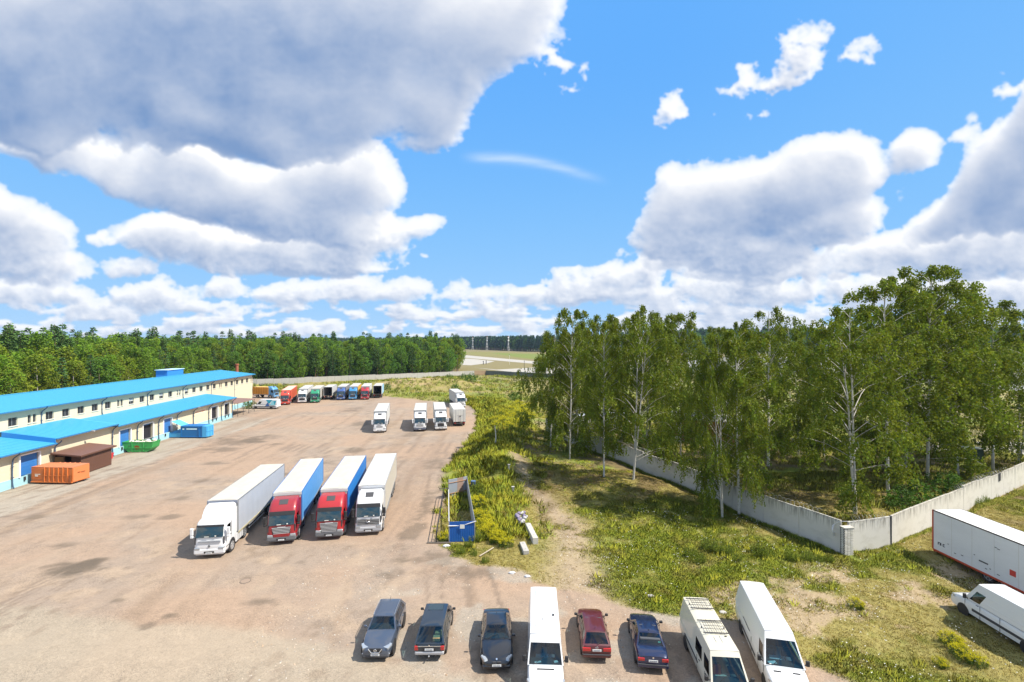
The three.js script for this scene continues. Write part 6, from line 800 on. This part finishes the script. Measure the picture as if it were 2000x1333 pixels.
// ------------------------------------------------------------------ grass, weeds, bushes
function tuftGeo(seed, n, h, spread, w) { const r = rng(seed), L = new Leaves(); for (let i = 0; i < n; i++) { const a = r() * 6.283, d = r() * spread, x = Math.cos(a) * d, z = Math.sin(a) * d, l = h * (0.5 + r() * 0.6), k = 0.75 + r() * 0.5; L.leaf(x, -0.03, z, Math.cos(a) * 0.5 + (r() - 0.5) * 0.5, 1, Math.sin(a) * 0.5 + (r() - 0.5) * 0.5, l, w * (0.7 + r() * 0.6), [k, k, k], r); } const g = L.geo(), a = g.attributes.normal; for (let i = 0; i < a.count; i++) { const q = V(a.getX(i) * 0.5, 1, a.getZ(i) * 0.5).normalize(); a.setXYZ(i, q.x, q.y, q.z); } return g; }
const M_grass = new THREE.MeshStandardMaterial({ color: 0xffffff, vertexColors: true, roughness: 0.95, side: THREE.DoubleSide });
function grassField(name, label, geo, list) { const im = new THREE.InstancedMesh(geo, M_grass, list.length), o = new THREE.Object3D(), c = new THREE.Color(); list.forEach(([x, z, s, a, k], i) => { o.position.set(x, groundH(x, z), z); o.rotation.set(0, a, 0); o.scale.set(s, s, s); o.updateMatrix(); im.setMatrixAt(i, o.matrix); im.setColorAt(i, c.setRGB(...k)); }); im.name = name; im.castShadow = im.receiveShadow = true; im.userData = { kind: 'stuff', label, category: 'grass' }; scene.add(im); }
{
  const r = rng(31), short = [], tall = [], dry = [], stones = [], G0 = [0.185, 0.235, 0.014], G1 = [0.31, 0.26, 0.045], G2 = [0.30, 0.305, 0.015], G3 = [0.31, 0.235, 0.085];
  const sow = (x0, x1, d0, d1, n, f) => { for (let i = 0; i < n; i++) { const x = lerp(x0, x1, r()), d = lerp(d0, d1, r()); if (Math.abs(x) > d * 1.12 + 3) continue; f(x, d); } };
  const park = [[16, 31, 2.4, 9]];
  sow(-8, 62, 24, 66, 400000, (x, d) => {
    const g = 1 - dirtMask(x, d); if (g < 0.15 || inFence(x, d) > -0.2 && inFence(x, d) < 0.3) return;
    const n1 = fbm(x * 0.10 + 3, d * 0.10 + 8, 5), n2 = fbm(x * 0.55 + 30, d * 0.55, 4), path = Math.exp(-((polyDist(x, d, PATH) / PATHR(d)) ** 2)), bare = sm(0.56, 0.66, fbm(x * 0.2 + 44, d * 0.24 + 6, 4) + (n2 - 0.5) * 0.22) * sm(41, 38.5, d) * sm(11, 15, x) * 0.9;
    if (r() > g * (1 - path * 0.85) * (1 - bare * 0.85) * (0.62 + 0.6 * sm(0.34, 0.6, n2))) return;
    const lush = sm(0.42, 0.62, n1 + (n2 - 0.5) * 0.7), gc = groundCol(x, -d), k = tint(mix3([gc[0] * 1.1, gc[1] * 1.1, gc[2] * 0.8], mix3(r() < 0.5 ? G1 : G3, r() < 0.4 ? G2 : G0, lush), 0.5), r, 0.5);
    (lush < 0.4 && r() < 0.6 ? dry : short).push([x, -d, (0.5 + r() * 0.8) * (0.6 + lush * 0.6), r() * 6.28, k]);
    if (r() < 0.012 * lush) tall.push([x, -d, 0.6 + r() * 0.6, r() * 6.28, tint(G2, r, 0.4)]);
  });
  sow(-14, 16, 44, 165, 110000, (x, d) => { const o = x - yardX(d); if (x > -7.5 && x < -3.3 && d > 43.5 && d < 56.2 && r() < 0.75) return; if (o < -1.5 || o > 22 || 1 - dirtMask(x, d) < 0.3 || x > wallX(d) - 0.3 && d < 108) return; const w = Math.exp(-(((o - 4) / 6) ** 2)), n2 = fbm(x * 0.4 + 30, d * 0.4, 4), path = Math.exp(-((polyDist(x, d, PATH) / PATHR(d)) ** 2)); if (r() > (0.2 + 0.8 * w) * sm(0.3, 0.55, n2) * (1 - path)) return; const k = tint(mix3(G0, G2, sm(0.4, 0.6, n2 + (r() - 0.5) * 0.3)), r, 0.5); (r() < 0.5 * w ? tall : short).push([x, -d, (0.7 + r() * 0.8) * (1 + d / 180), r() * 6.28, r() < 0.08 ? tint([0.34, 0.27, 0.02], r, 0.3) : k]); });
  sow(-110, 45, 140, 260, 26000, (x, d) => { if (1 - dirtMask(x, d) < 0.4 || x < -104) return; const n2 = fbm(x * 0.12 + 30, d * 0.12, 4); if (r() > sm(0.38, 0.6, n2) + 0.05) return; (r() < 0.5 ? tall : short).push([x, -d, 1.2 + r() * 1.3, r() * 6.28, tint(mix3(G1, G0, sm(0.4, 0.62, n2)), r, 0.5)]); });
  sow(8, 100, 44, 110, 60000, (x, d) => { if (inFence(x, d) < 0.3) return; const n2 = fbm(x * 0.25 + 10, d * 0.25, 4); if (r() > sm(0.36, 0.6, n2) + 0.1) return; (r() < 0.25 ? tall : short).push([x, -d, 0.8 + r() * 0.8, r() * 6.28, tint(mix3(G1, G0, n2), r, 0.5)]); });
  // along the feet of the walls
  for (let i = 0; i < 2600; i++) { const s = r(), x0 = lerp(28, 12, s), d0 = lerp(41.6, 82, s); tall.push([x0 - 0.25 - r() * 0.6, -d0 + 0.2, 0.35 + r() * 0.5, r() * 6.28, tint(G0, r, 0.5)]); const q = r(); tall.push([lerp(29, 66, q) + 0.3, -lerp(41.2, 61.6, q) + 0.5 + r() * 0.5, 0.3 + r() * 0.4, r() * 6.28, tint(mix3(G0, G1, r()), r, 0.4)]); }
  grassField('short_grass', 'short green and olive grass over the rough ground', tuftGeo(1, 12, 0.17, 0.17, 0.028), short); grassField('dry_grass', 'dry straw coloured grass over the rough ground', tuftGeo(2, 9, 0.15, 0.17, 0.025), dry); grassField('tall_grass', 'tall yellow green grass on the bank and along the walls', tuftGeo(3, 13, 0.5, 0.22, 0.04), tall);
  // white daisies and pale stones
  const dz = []; sow(4, 42, 25, 50, 2600, (x, d) => { if (dirtMask(x, d) > 0.3) return; if (fbm(x * 0.5 + 90, d * 0.5, 3) > 0.5) dz.push([x, -d, 0.7 + r() * 0.7, r() * 6, [0.8, 0.8, 0.76]]); });
  { const L = new Leaves(); for (let i = 0; i < 4; i++) L.leaf(0, 0.26, 0, Math.cos(i * 1.57), 0.25, Math.sin(i * 1.57), 0.04, 0.035, [1, 1, 1], r); grassField('daisies', 'scattered small white flowers in the grass', L.geo(), dz); }
  sow(-16, 20, 25, 62, 16000, (x, d) => { const m = dirtMask(x, d), q = fbm(x * 0.4 + 80, d * 0.4, 4), p = Math.exp(-((polyDist(x, d, PATH) / PATHR(d)) ** 2)); if (r() < (sm(0.46, 0.62, q) * sm(48, 38, d) * m + p * 0.6 + 0.02) * 0.8) stones.push([x, -d, 0.4 + r() * r() * 1.6, r() * 6, tint(r() < 0.5 ? [0.34, 0.27, 0.20] : [0.40, 0.34, 0.28], r, 0.5)]); });
  const sg = new THREE.IcosahedronGeometry(0.045, 0).scale(1, 0.6, 0.8); sg.setAttribute('color', new THREE.Float32BufferAttribute(new Float32Array(sg.attributes.position.count * 3).fill(1), 3)); grassField('gravel', 'pale loose gravel on the trodden soil and the path', sg, stones);
}
function weedParts(seed, h, R, flower, c = [0.11, 0.17, 0.016]) { const r = rng(seed), A = new Leaves(), B = new Leaves(), n = 46; for (let i = 0; i < n; i++) { const a = r() * 6.283, d = Math.sqrt(r()) * R, x = Math.cos(a) * d, z = Math.sin(a) * d, hh = h * (0.6 + r() * 0.45) * (1 - 0.3 * d / R), tx = x + Math.cos(a) * 0.12, tz = z + Math.sin(a) * 0.12; A.add(bar(V(x, 0, z), V(tx, hh, tz), 0.012, 3), [0.1, 0.12, 0.03]); for (let k = 0; k < 16; k++) { const t = 0.1 + 0.85 * k / 16, b = k * 2.4 + a; A.leaf(lerp(x, tx, t), hh * t, lerp(z, tz, t), Math.cos(b), 0.45, Math.sin(b), 0.2 * (1.15 - t * 0.6), 0.05, tint(c, r, 0.5), r); } if (flower) for (let k = 0; k < 22; k++) B.leaf(tx + (r() - 0.5) * 0.26, hh + (r() - 0.3) * 0.2, tz + (r() - 0.5) * 0.26, r() - 0.5, 0.4, r() - 0.5, 0.07, 0.06, tint([0.60, 0.54, 0.02], r, 0.3), r); } return [A.geo(), flower ? B.geo() : null]; }
{
  const W1 = weedParts(5, 1.1, 0.75, true), W2 = weedParts(6, 1.25, 0.6, false, [0.20, 0.26, 0.02]), W3 = weedParts(7, 1.2, 0.9, true, [0.19, 0.24, 0.014]);
  const mk = (name, label, cat, w) => { const t = thing(name, label, cat); part(t, 'foliage', w[0], M_leaf); if (w[1]) part(t, 'flowers', w[1], M_leaf); return t; };
  const at = (px, py, h = 0.3) => { const [x, z] = G(px, py, h); return [x, groundH(x, z) - 0.05, z]; };
  const Y = mk('flowering_weed', 'yellow flowering weed clump right of the blue panelled enclosure', 'weed', W1), Gw = mk('green_weed', 'tall green weed clump before the concrete wall', 'weed', W2), Z = mk('goldenrod', 'yellow goldenrod clump on the green bank beside the yard', 'weed', W3);
  Y.userData.group = 'yellow weeds by the blue enclosure'; Gw.userData.group = 'tall green weeds before the wall'; Z.userData.group = 'goldenrod on the green bank';
  const put = (o, list, label, group) => list.forEach(([px, py, s], i) => { const p = at(px, py), q = i * 1.7; if (o.position.lengthSq() === 0) { o.position.set(...p); o.scale.setScalar(s); return; } const c = copyOf(o, label, p, q, [s, s, s]); if (group) c.userData.group = group; });
  put(Y, [[945, 1030, 1.1], [958, 1040, 1.0], [938, 1012, 1.0], [968, 1052, 0.9], [950, 1020, 0.9], [935, 995, 1.2], [988, 1060, 0.85], [864, 1050, 0.7], [975, 1048, 0.8], [952, 1042, 0.9]]);
  put(Y, [[1858, 1255, 0.7], [1880, 1278, 0.72], [1908, 1292, 0.6], [1838, 1290, 0.45]], 'yellow flowering weed clump in the grass beside the right hand white van', 'yellow weeds by the right hand van'); put(Y, [[1672, 1182, 0.6]], 'lone yellow green weed in the grass right of the long white van', 'lone weeds');
  put(Gw, [[1385, 1068, 1.0], [1400, 1075, 0.9], [1420, 1080, 0.9], [1480, 1075, 0.9], [1500, 1080, 0.8], [1545, 1085, 0.8], [1575, 1088, 0.8], [1600, 1090, 0.6], [1350, 1080, 0.9], [1620, 1092, 0.6], [1365, 1090, 0.8], [1440, 1092, 0.6]]);
  put(Gw, [[925, 1050, 0.8], [935, 1048, 0.9], [915, 1062, 0.6], [930, 965, 1.2], [945, 975, 1.1], [960, 985, 1.0], [900, 1075, 0.6], [925, 1078, 0.5], [948, 1092, 0.5]], 'green weed clump around the blue panelled enclosure', 'green weeds by the blue enclosure'); put(Gw, [[1905, 985, 0.9], [1918, 978, 1.0], [1898, 980, 0.7]], 'dark green bush weeds at the foot of the sunlit wall', 'weeds at the sunlit wall');
  put(Z, [[985, 845, 1.2], [998, 835, 1.3], [1010, 825, 1.3], [1022, 815, 1.4], [1000, 815, 1.2], [985, 825, 1.2], [970, 850, 1.1], [1030, 800, 1.4], [1015, 805, 1.3], [958, 865, 1.0], [1005, 850, 1.1], [1025, 835, 1.2], [940, 875, 0.9], [965, 830, 1.0], [1035, 822, 1.3], [1012, 795, 1.3], [978, 838, 1.1], [992, 860, 1.1], [950, 885, 0.9], [1018, 845, 1.2]]);
  // bushes: far by the wall corner and inside the site
  const BG = broad(50, 2.6, 1.7, { leaf: [0.085, 0.165, 0.014], bark: [0.1, 0.08, 0.05] }, 9, 110, 0.22), bush = thing('bush', 'green bush on the rough ground by the far brown wall piece', 'bush'); part(bush, 'foliage', BG, M_leaf); let first = true;
  for (const [px, py, s, label] of [[905, 748, 1.4, ''], [920, 756, 1.5, 'larger green bush nearer than its neighbour by the far brown wall'], [878, 742, 1.2, 'small green bush left of the pair before the far wall'], [890, 764, 1.1, 'green bush at the edge of the far sandy heap'], [755, 765, 1.0, 'green bush right of the open backed trailer'], [1005, 782, 1.2, 'green bush on the far bank left of the birches'], [1235, 862, 1.7, 'bright green bush behind the site wall below the birches'], [1265, 880, 1.2, 'small bright green bush left of the yellow shed'], [1580, 870, 1.6, 'bright green bush in the grove clearing'], [1620, 875, 1.5, 'bright green bush right of its neighbour in the grove clearing'], [486, 796, 1.0, 'small green bush by the canopy posts'], [1852, 965, 1.1, 'low green bush inside the sunlit wall'], [1790, 985, 1.2, 'leafy bush spilling over the sunlit wall top'], [1760, 995, 1.0, 'leafy bush near the dark wall joint']]) { const [x, z] = G(px, py, 0.3), p = [x, groundH(x, z) - 0.3, z]; if (first) { bush.position.set(...p); bush.scale.setScalar(s); first = false; } else copyOf(bush, label, p, px, [s, s * 0.9, s]); }
}

// ------------------------------------------------------------------ the small things between the yard and the trees
{
  const blue = std([0.012, 0.11, 0.42], 0.45, 0.1, { map: T_soft }), inner = std([0.36, 0.40, 0.45], 0.5, 0.2, { map: T_soft }), rusty = std([0.36, 0.20, 0.11], 0.8, 0, { map: T_stained });
  const A = G(877, 1060), B = G(927, 1058), Cc = G(912, 966), D = G(876, 974), t = thing('blue_enclosure', 'open enclosure of blue corrugated sheets beside the dirt lane', 'enclosure', [A[0], groundH(A[0], A[1]), A[1]], 0), L = (p) => [p[0] - A[0], p[1] - A[1]];
  const sheet = (a, b, h, m, mName) => { const w = Math.hypot(b[0] - a[0], b[1] - a[1]), n = Math.round(w / 0.17), ang = Math.atan2(-(b[1] - a[1]), b[0] - a[0]); for (let k = 0; k < n; k++) { const s = (k + 0.5) / n, o = part(t, mName, rb(0, h / 2, 0, w / n * 0.72, h, 0.05, 0.02), typeof m === 'function' ? m(k, n) : m, [lerp(a[0], b[0], s), 0, lerp(a[1], b[1], s)]); o.rotation.y = ang; } const bk = part(t, 'sheet_backing', bx(0, h / 2, 0, w, h - 0.06, 0.025), typeof m === 'function' ? inner : m, [(a[0] + b[0]) / 2, 0, (a[1] + b[1]) / 2]); bk.rotation.y = ang; };
  const a = L(A), b = L(B), c = L(Cc), d = L(D); sheet(a, b, 1.85, blue, 'corrugation'); sheet(b, c, 1.95, inner, 'corrugation'); sheet(d, c, 2.15, (k, n) => k > n * 0.42 && k < n * 0.8 ? rusty : inner, 'corrugation');
  const post = (p, h, m = M.steel) => part(t, 'post', cyl(p[0], h / 2, p[1], 0.045, h, 'y', 8), m); post(a, 1.9); post(b, 2.0); post(c, 2.2); post(d, 2.2);
  part(t, 'white_rail', [bar(V(a[0], 1.0, a[1]), V(d[0], 1.0, d[1]), 0.05), bar(V(a[0] - 0.05, 1.5, a[1] + 0.07), V(b[0] * 0.5, 1.45, b[1] + 0.07), 0.045), bar(V(b[0] * 0.5, 1.45, b[1] + 0.07), V(b[0] + 0.15, 1.85, b[1] + 0.07), 0.045)], M.white); part(t, 'notice', bx(b[0] * 0.52, 1.42, b[1] * 0.5 + 0.13, 0.42, 0.36, 0.02), M.paper); part(t, 'cross_rail', [bar(V(d[0], 1.75, d[1] + 0.06), V(c[0], 1.75, c[1] + 0.06), 0.04), bar(V(d[0], 0.5, d[1] + 0.06), V(c[0], 0.5, c[1] + 0.06), 0.05)], rusty);
  const bb = thing('blue_barrel', 'blue plastic barrel behind the far corner of the blue enclosure', 'barrel', [Cc[0] + 0.7, groundH(Cc[0] + 0.7, Cc[1] - 0.6), Cc[1] - 0.7]); part(bb, 'drum', [cyl(0, 0.5, 0, 0.32, 1.0, 'y', 16), cyl(0, 0.5, 0, 0.34, 0.05, 'y', 16)], std([0.03, 0.055, 0.12], 0.5)); part(bb, 'lid', cyl(0, 1.02, 0, 0.30, 0.05, 'y', 16), std([0.08, 0.14, 0.26], 0.5));
  // the black swing barrier on the lane side
  const g0 = G(866, 975), g1 = G(852, 1062), q = thing('barrier_frame', 'thin black metal barrier frame standing at the lane edge left of the enclosure', 'barrier', [g0[0], 0, g0[1]]), e = [g1[0] - g0[0], g1[1] - g0[1]];
  part(q, 'post', [bar(V(0, 0, 0), V(0, 1.2, 0), 0.05), bar(V(e[0], 0, e[1]), V(e[0], 1.1, e[1]), 0.05)], M.black); part(q, 'boom', [bar(V(0, 1.12, 0), V(e[0], 1.05, e[1]), 0.04), bar(V(0, 0.65, 0), V(e[0], 0.62, e[1]), 0.03)], M.black); part(q, 'brace', [bar(V(e[0] * 0.5, 0.63, e[1] * 0.5), V(e[0] * 0.5, 1.08, e[1] * 0.5), 0.03)], M.black); part(q, 'foot', [rb(e[0] + 0.25, 0.06, e[1], 2.2, 0.1, 0.22, 0.03), rb(0.1, 1.2, 0, 1.1, 0.06, 0.1, 0.02)], std([0.10, 0.085, 0.07], 0.9));
}
{
  const at = (px, py) => { const [x, z] = G(px, py, 0.2); return [x, groundH(x, z), z]; }, r = rng(61);
  const bw = [std([0.40, 0.40, 0.41], 0.85), std([0.06, 0.05, 0.09], 0.8), std([0.20, 0.17, 0.25], 0.85), std([0.52, 0.52, 0.53], 0.85)];
  const p0 = at(1022, 1028), dir = V(-0.12, 0, -1);
  for (let k = 0; k < 22; k++) { const l = k % 6, lay = k / 9 | 0, g = new THREE.SphereGeometry(0.27, 10, 7).scale(1.05 + r() * 0.3, 0.62 + r() * 0.15, 0.85), a = g.attributes.position; for (let i = 0; i < a.count; i++) { const n = 0.85 + (vn(a.getX(i) * 7 + k * 7, a.getY(i) * 7 + a.getZ(i) * 6) - 0.5) * 0.6; a.setXYZ(i, a.getX(i) * n, a.getY(i) * n, a.getZ(i) * n); } g.computeVertexNormals(); const o = tag(part(scene, numbered('rubbish_bag'), g, bw[(k * 7 + l) % 4], [p0[0] + dir.x * l * 0.5 + (r() - 0.5) * 1.0, p0[1] + 0.15 + lay * 0.26, p0[2] + dir.z * l * 0.48 + (r() - 0.5) * 0.3]), 'crumpled bag in the white and purple heap at the end of the concrete beam', 'bag', 'bags heaped by the concrete beam'); o.rotation.y = r() * 6; }
  const b0 = at(1031, 1033), b1 = at(1046, 1063), mk = (name, label, a, b, h, w, m) => { const L = Math.hypot(b[0] - a[0], b[2] - a[2]), t = thing(name, label, 'concrete block', [(a[0] + b[0]) / 2, Math.min(a[1], b[1]), (a[2] + b[2]) / 2], Math.atan2(-(b[2] - a[2]), b[0] - a[0])); part(t, 'body', rb(0, h / 2, 0, L, h, w, 0.03), m); part(t, 'lifting_loop', [new THREE.TorusGeometry(0.07, 0.012, 5, 12, Math.PI).translate(L * 0.3, h, 0), new THREE.TorusGeometry(0.07, 0.012, 5, 12, Math.PI).translate(-L * 0.3, h, 0)], M.steel); return t; };
  mk('concrete_beam', 'long pale concrete beam lying on the sandy path', b0, b1, 0.62, 0.5, M.concrete); mk('concrete_block', 'short concrete block left of the long beam', at(1020, 1060), at(1028, 1078), 0.34, 0.5, M.oldConcrete);
  const post = (px, py, h, label) => { const p = at(px, py), t = thing('concrete_post', label, 'post', p); part(t, 'shaft', rb(0, h / 2, 0, 0.22, h, 0.22, 0.02), M.concrete); part(t, 'cap', rb(0, h, 0, 0.34, 0.1, 0.32, 0.02), M.oldConcrete); }; post(1002, 974, 0.8, 'low pale post with a flat cap in the grass'); post(994, 944, 0.75, 'small grey post behind the flat capped one');
  const log = thing('pale_log', 'pale bare log lying in the weeds below the blue enclosure', 'log', at(950, 1074), 0.95); part(log, 'stem', stem([V(-0.9, 0.14, 0), V(0, 0.18, 0.03), V(0.9, 0.16, 0)].map((v) => v), 0.07, 0.05, 6, 7).applyMatrix4(new THREE.Matrix4()), std([0.36, 0.31, 0.23], 0.9)); part(log, 'rod', [bar(V(-0.95, 0.12, 0), V(0.95, 0.2, 0.05), 0.055, 8)], std([0.36, 0.31, 0.23], 0.9));
  for (const [px, py, w, label] of [[1000, 1116, 0.32, 'white crumpled sheet on the gravel, left of two'], [1030, 1123, 0.3, 'white crumpled sheet on the gravel, right of two'], [872, 1064, 0.4, 'white rag by the foot of the blue enclosure'], [1272, 1167, 0.3, 'pale stone slab in the grass above the blue sedan'], [1412, 1188, 0.3, 'pale stone beside the cream van']]) { const g = new THREE.SphereGeometry(w, 10, 6).scale(1.2, 0.32, 0.8), a = g.attributes.position; for (let i = 0; i < a.count; i++) { const n = 1 + (vn(a.getX(i) * 8 + px, a.getZ(i) * 8 + a.getY(i) * 9) - 0.5) * 0.4; a.setXYZ(i, a.getX(i) * n, a.getY(i) * n, a.getZ(i) * n); } g.scale(0.7, 1, 0.7); const p = at(px, py); tag(part(scene, numbered(label.includes('stone') ? 'stone' : 'white_sheet'), toCreasedNormals(g, 0.4), label.includes('stone') ? M.oldConcrete : bw[3], [p[0], p[1] + 0.05, p[2]]), label, label.includes('stone') ? 'stone' : 'litter'); }
  const stump = (px, py, h, label) => { const p = at(px, py), t = thing('dead_stem', label, 'dead tree', p); part(t, 'stem', stem([V(0, -0.1, 0), V(0.12, h * 0.5, 0.05), V(-0.05, h, 0)], 0.13, 0.05, 10, 6), M_birch); part(t, 'twig', [bar(V(0.08, h * 0.6, 0.03), V(0.5, h * 0.85, 0.2), 0.03, 4), bar(V(0, h * 0.75, 0), V(-0.4, h * 0.95, -0.1), 0.025, 4)], M_twig); }; stump(967, 898, 3.2, 'pale dead stem standing on the green bank');
  const mh = thing('manhole_cover', 'dark round manhole cover in the yard soil', 'manhole cover', at(479, 1131)); part(mh, 'ring', new THREE.TorusGeometry(0.36, 0.035, 6, 24).rotateX(Math.PI / 2), std([0.14, 0.11, 0.085], 0.9)); part(mh, 'lid', cyl(0, 0.01, 0, 0.34, 0.04, 'y', 20), std([0.26, 0.19, 0.14], 0.9));
}
{ // behind the grove: a yellow shed, white cabins, a cabinet
  const yl = std([0.36, 0.20, 0.06], 0.85, 0, { map: T_soft }), t = thing('yellow_shed', 'ochre yellow shed with pale roof half hidden behind the birches', 'shed', [(1375 - 1000) * 88 / F, groundH(35, -88), -88], -0.5);
  part(t, 'wall', bx(0, 2.0, 0, 12, 4, 6), yl); part(t, 'roof', prism([[-3.4, 3.98], [3.4, 3.98], [3.4, 4.1], [0, 4.9], [-3.4, 4.1]], 12.8).rotateY(Math.PI / 2), std([0.42, 0.40, 0.37], 0.8)); for (const x of [-3.5, 0.4, 3.8]) { const w = part(t, 'window', bx(x, 2.2, 3.03, 0.9, 1.5, 0.06), M.white); part(w, 'pane', bx(x, 2.2, 3.07, 0.7, 1.3, 0.02), M.screen); } part(t, 'step', bx(-4.8, 0.4, 3.8, 2.4, 0.8, 1.4), M.concrete);
  const cab = (px, d, w, h, label, turn) => { const x = (px - 1000) * d / F, o = thing('white_cabin', label, 'cabin', [x, groundH(x, -d), -d], turn); part(o, 'wall', rb(0, h / 2, 0, w, h, 2.6, 0.05), M.dirtyWhite); part(o, 'roof', rb(0, h + 0.06, 0, w + 0.3, 0.14, 2.9, 0.03), M.white); part(o, 'door', bx(w * 0.2, 1.0, 1.32, 0.9, 2.0, 0.04), M.grey); part(o, 'window', bx(-w * 0.2, 1.5, 1.32, 1.1, 0.9, 0.04), M.screen); }; cab(1148, 98, 6, 2.9, 'white site cabin glimpsed under the left birches', 0.2); cab(1200, 101, 5, 3.0, 'second white cabin glimpsed right of the slim birch trunk', -0.1);
  const x = (1895 - 1000) * 72 / F, c = thing('switch_cabinet', 'grey green electrical cabinet behind the sunlit wall', 'cabinet', [x, groundH(x, -72), -72], -0.4); part(c, 'body', rb(0, 0.95, 0, 2.6, 1.9, 1.6, 0.05), std([0.10, 0.14, 0.11], 0.7, 0, { map: T_soft })); part(c, 'lid', rb(0, 1.95, 0, 2.8, 0.12, 1.8, 0.03), std([0.3, 0.33, 0.3], 0.7)); part(c, 'door', [rb(-0.63, 0.95, 0.81, 1.15, 1.6, 0.04, 0.02), rb(0.63, 0.95, 0.81, 1.15, 1.6, 0.04, 0.02)], std([0.09, 0.13, 0.10], 0.7));
  // approach masts on the airfield
  const wht = std([0.72, 0.72, 0.70], 0.6), rd = std([0.38, 0.06, 0.04], 0.6); let pm;
  [[862, 662, 1150, 'leftmost'], [892, 660, 1090, 'second from the left'], [923, 658.5, 1000, 'middle'], [951, 657.5, 950, 'second from the right'], [993, 656.5, 880, 'rightmost']].forEach(([px, top, d, w]) => {
    const h = EYE - (top - 666.5) * d / F, xx = (px - 1000) * d / F, lb = w + ' tall pale lattice mast before the far forest band';
    if (!pm) { pm = thing('lattice_mast', lb, 'mast', [xx, -0.3, -d], 0.3, 'masts before the far forest'); const H = 27, leg = [], rg = []; for (let k = 0; k < 4; k++) { const a = k * Math.PI / 2 + 0.78, c0 = Math.cos(a), s0 = Math.sin(a); leg.push(bar(V(c0 * 2.4, 0, s0 * 2.4), V(c0 * 0.9, H * 0.55, s0 * 0.9), 0.16, 4), bar(V(c0 * 0.9, H * 0.55, s0 * 0.9), V(c0 * 0.6, H, s0 * 0.6), 0.16, 4)); } for (let k = 0; k < 9; k++) { const y = H * (0.1 + k * 0.1), q = lerp(2.2, 0.7, Math.min(1, k / 5)); for (let j = 0; j < 4; j++) { const a = j * Math.PI / 2 + 0.78, b = a + Math.PI / 2; rg.push(bar(V(Math.cos(a) * q, y, Math.sin(a) * q), V(Math.cos(b) * q, y + (k % 2 ? 1.6 : -1.2), Math.sin(b) * q), 0.09, 4)); } } part(pm, 'leg', leg, wht); part(pm, 'brace', rg, wht); part(pm, 'light_bar', [rb(0, H * 0.72, 0, 3.2, 1.6, 1.2, 0.1), rb(0, H * 0.9, 0, 2.8, 1.6, 1.2, 0.1)], wht); part(pm, 'head', rb(0, H * 0.985, 0, 1.8, 0.8, 1.4, 0.1), rd); pm.scale.setScalar(h / 27); }
    else copyOf(pm, lb, [xx, -0.3, -d], 0.3 + px, [h / 27, h / 27, h / 27]);
  });
  for (const [px, py, h, label] of [[944, 712, 2.6, 'dark squat marker post on the pale taxiway'], [949.5, 711.5, 2.8, 'thin dark marker post right of the squat one on the taxiway'], [1024, 742, 9, 'thin dark pole standing before the far dark wall'], [995, 712, 8, 'thin pale pole on the airfield meadow']]) { const [x0, z0] = G(px, py), o = thing('marker_post', label, 'post', [x0, -0.2, z0]); part(o, 'shaft', cyl(0, h / 2, 0, h > 5 ? 0.09 : 0.28, h, 'y', 8), h === 8 ? wht : M.dark); part(o, 'cap', rb(0, h, 0, h > 5 ? 0.3 : 0.8, 0.4, 0.3, 0.03), M.dark); }
}
renderer.render(scene, camera);
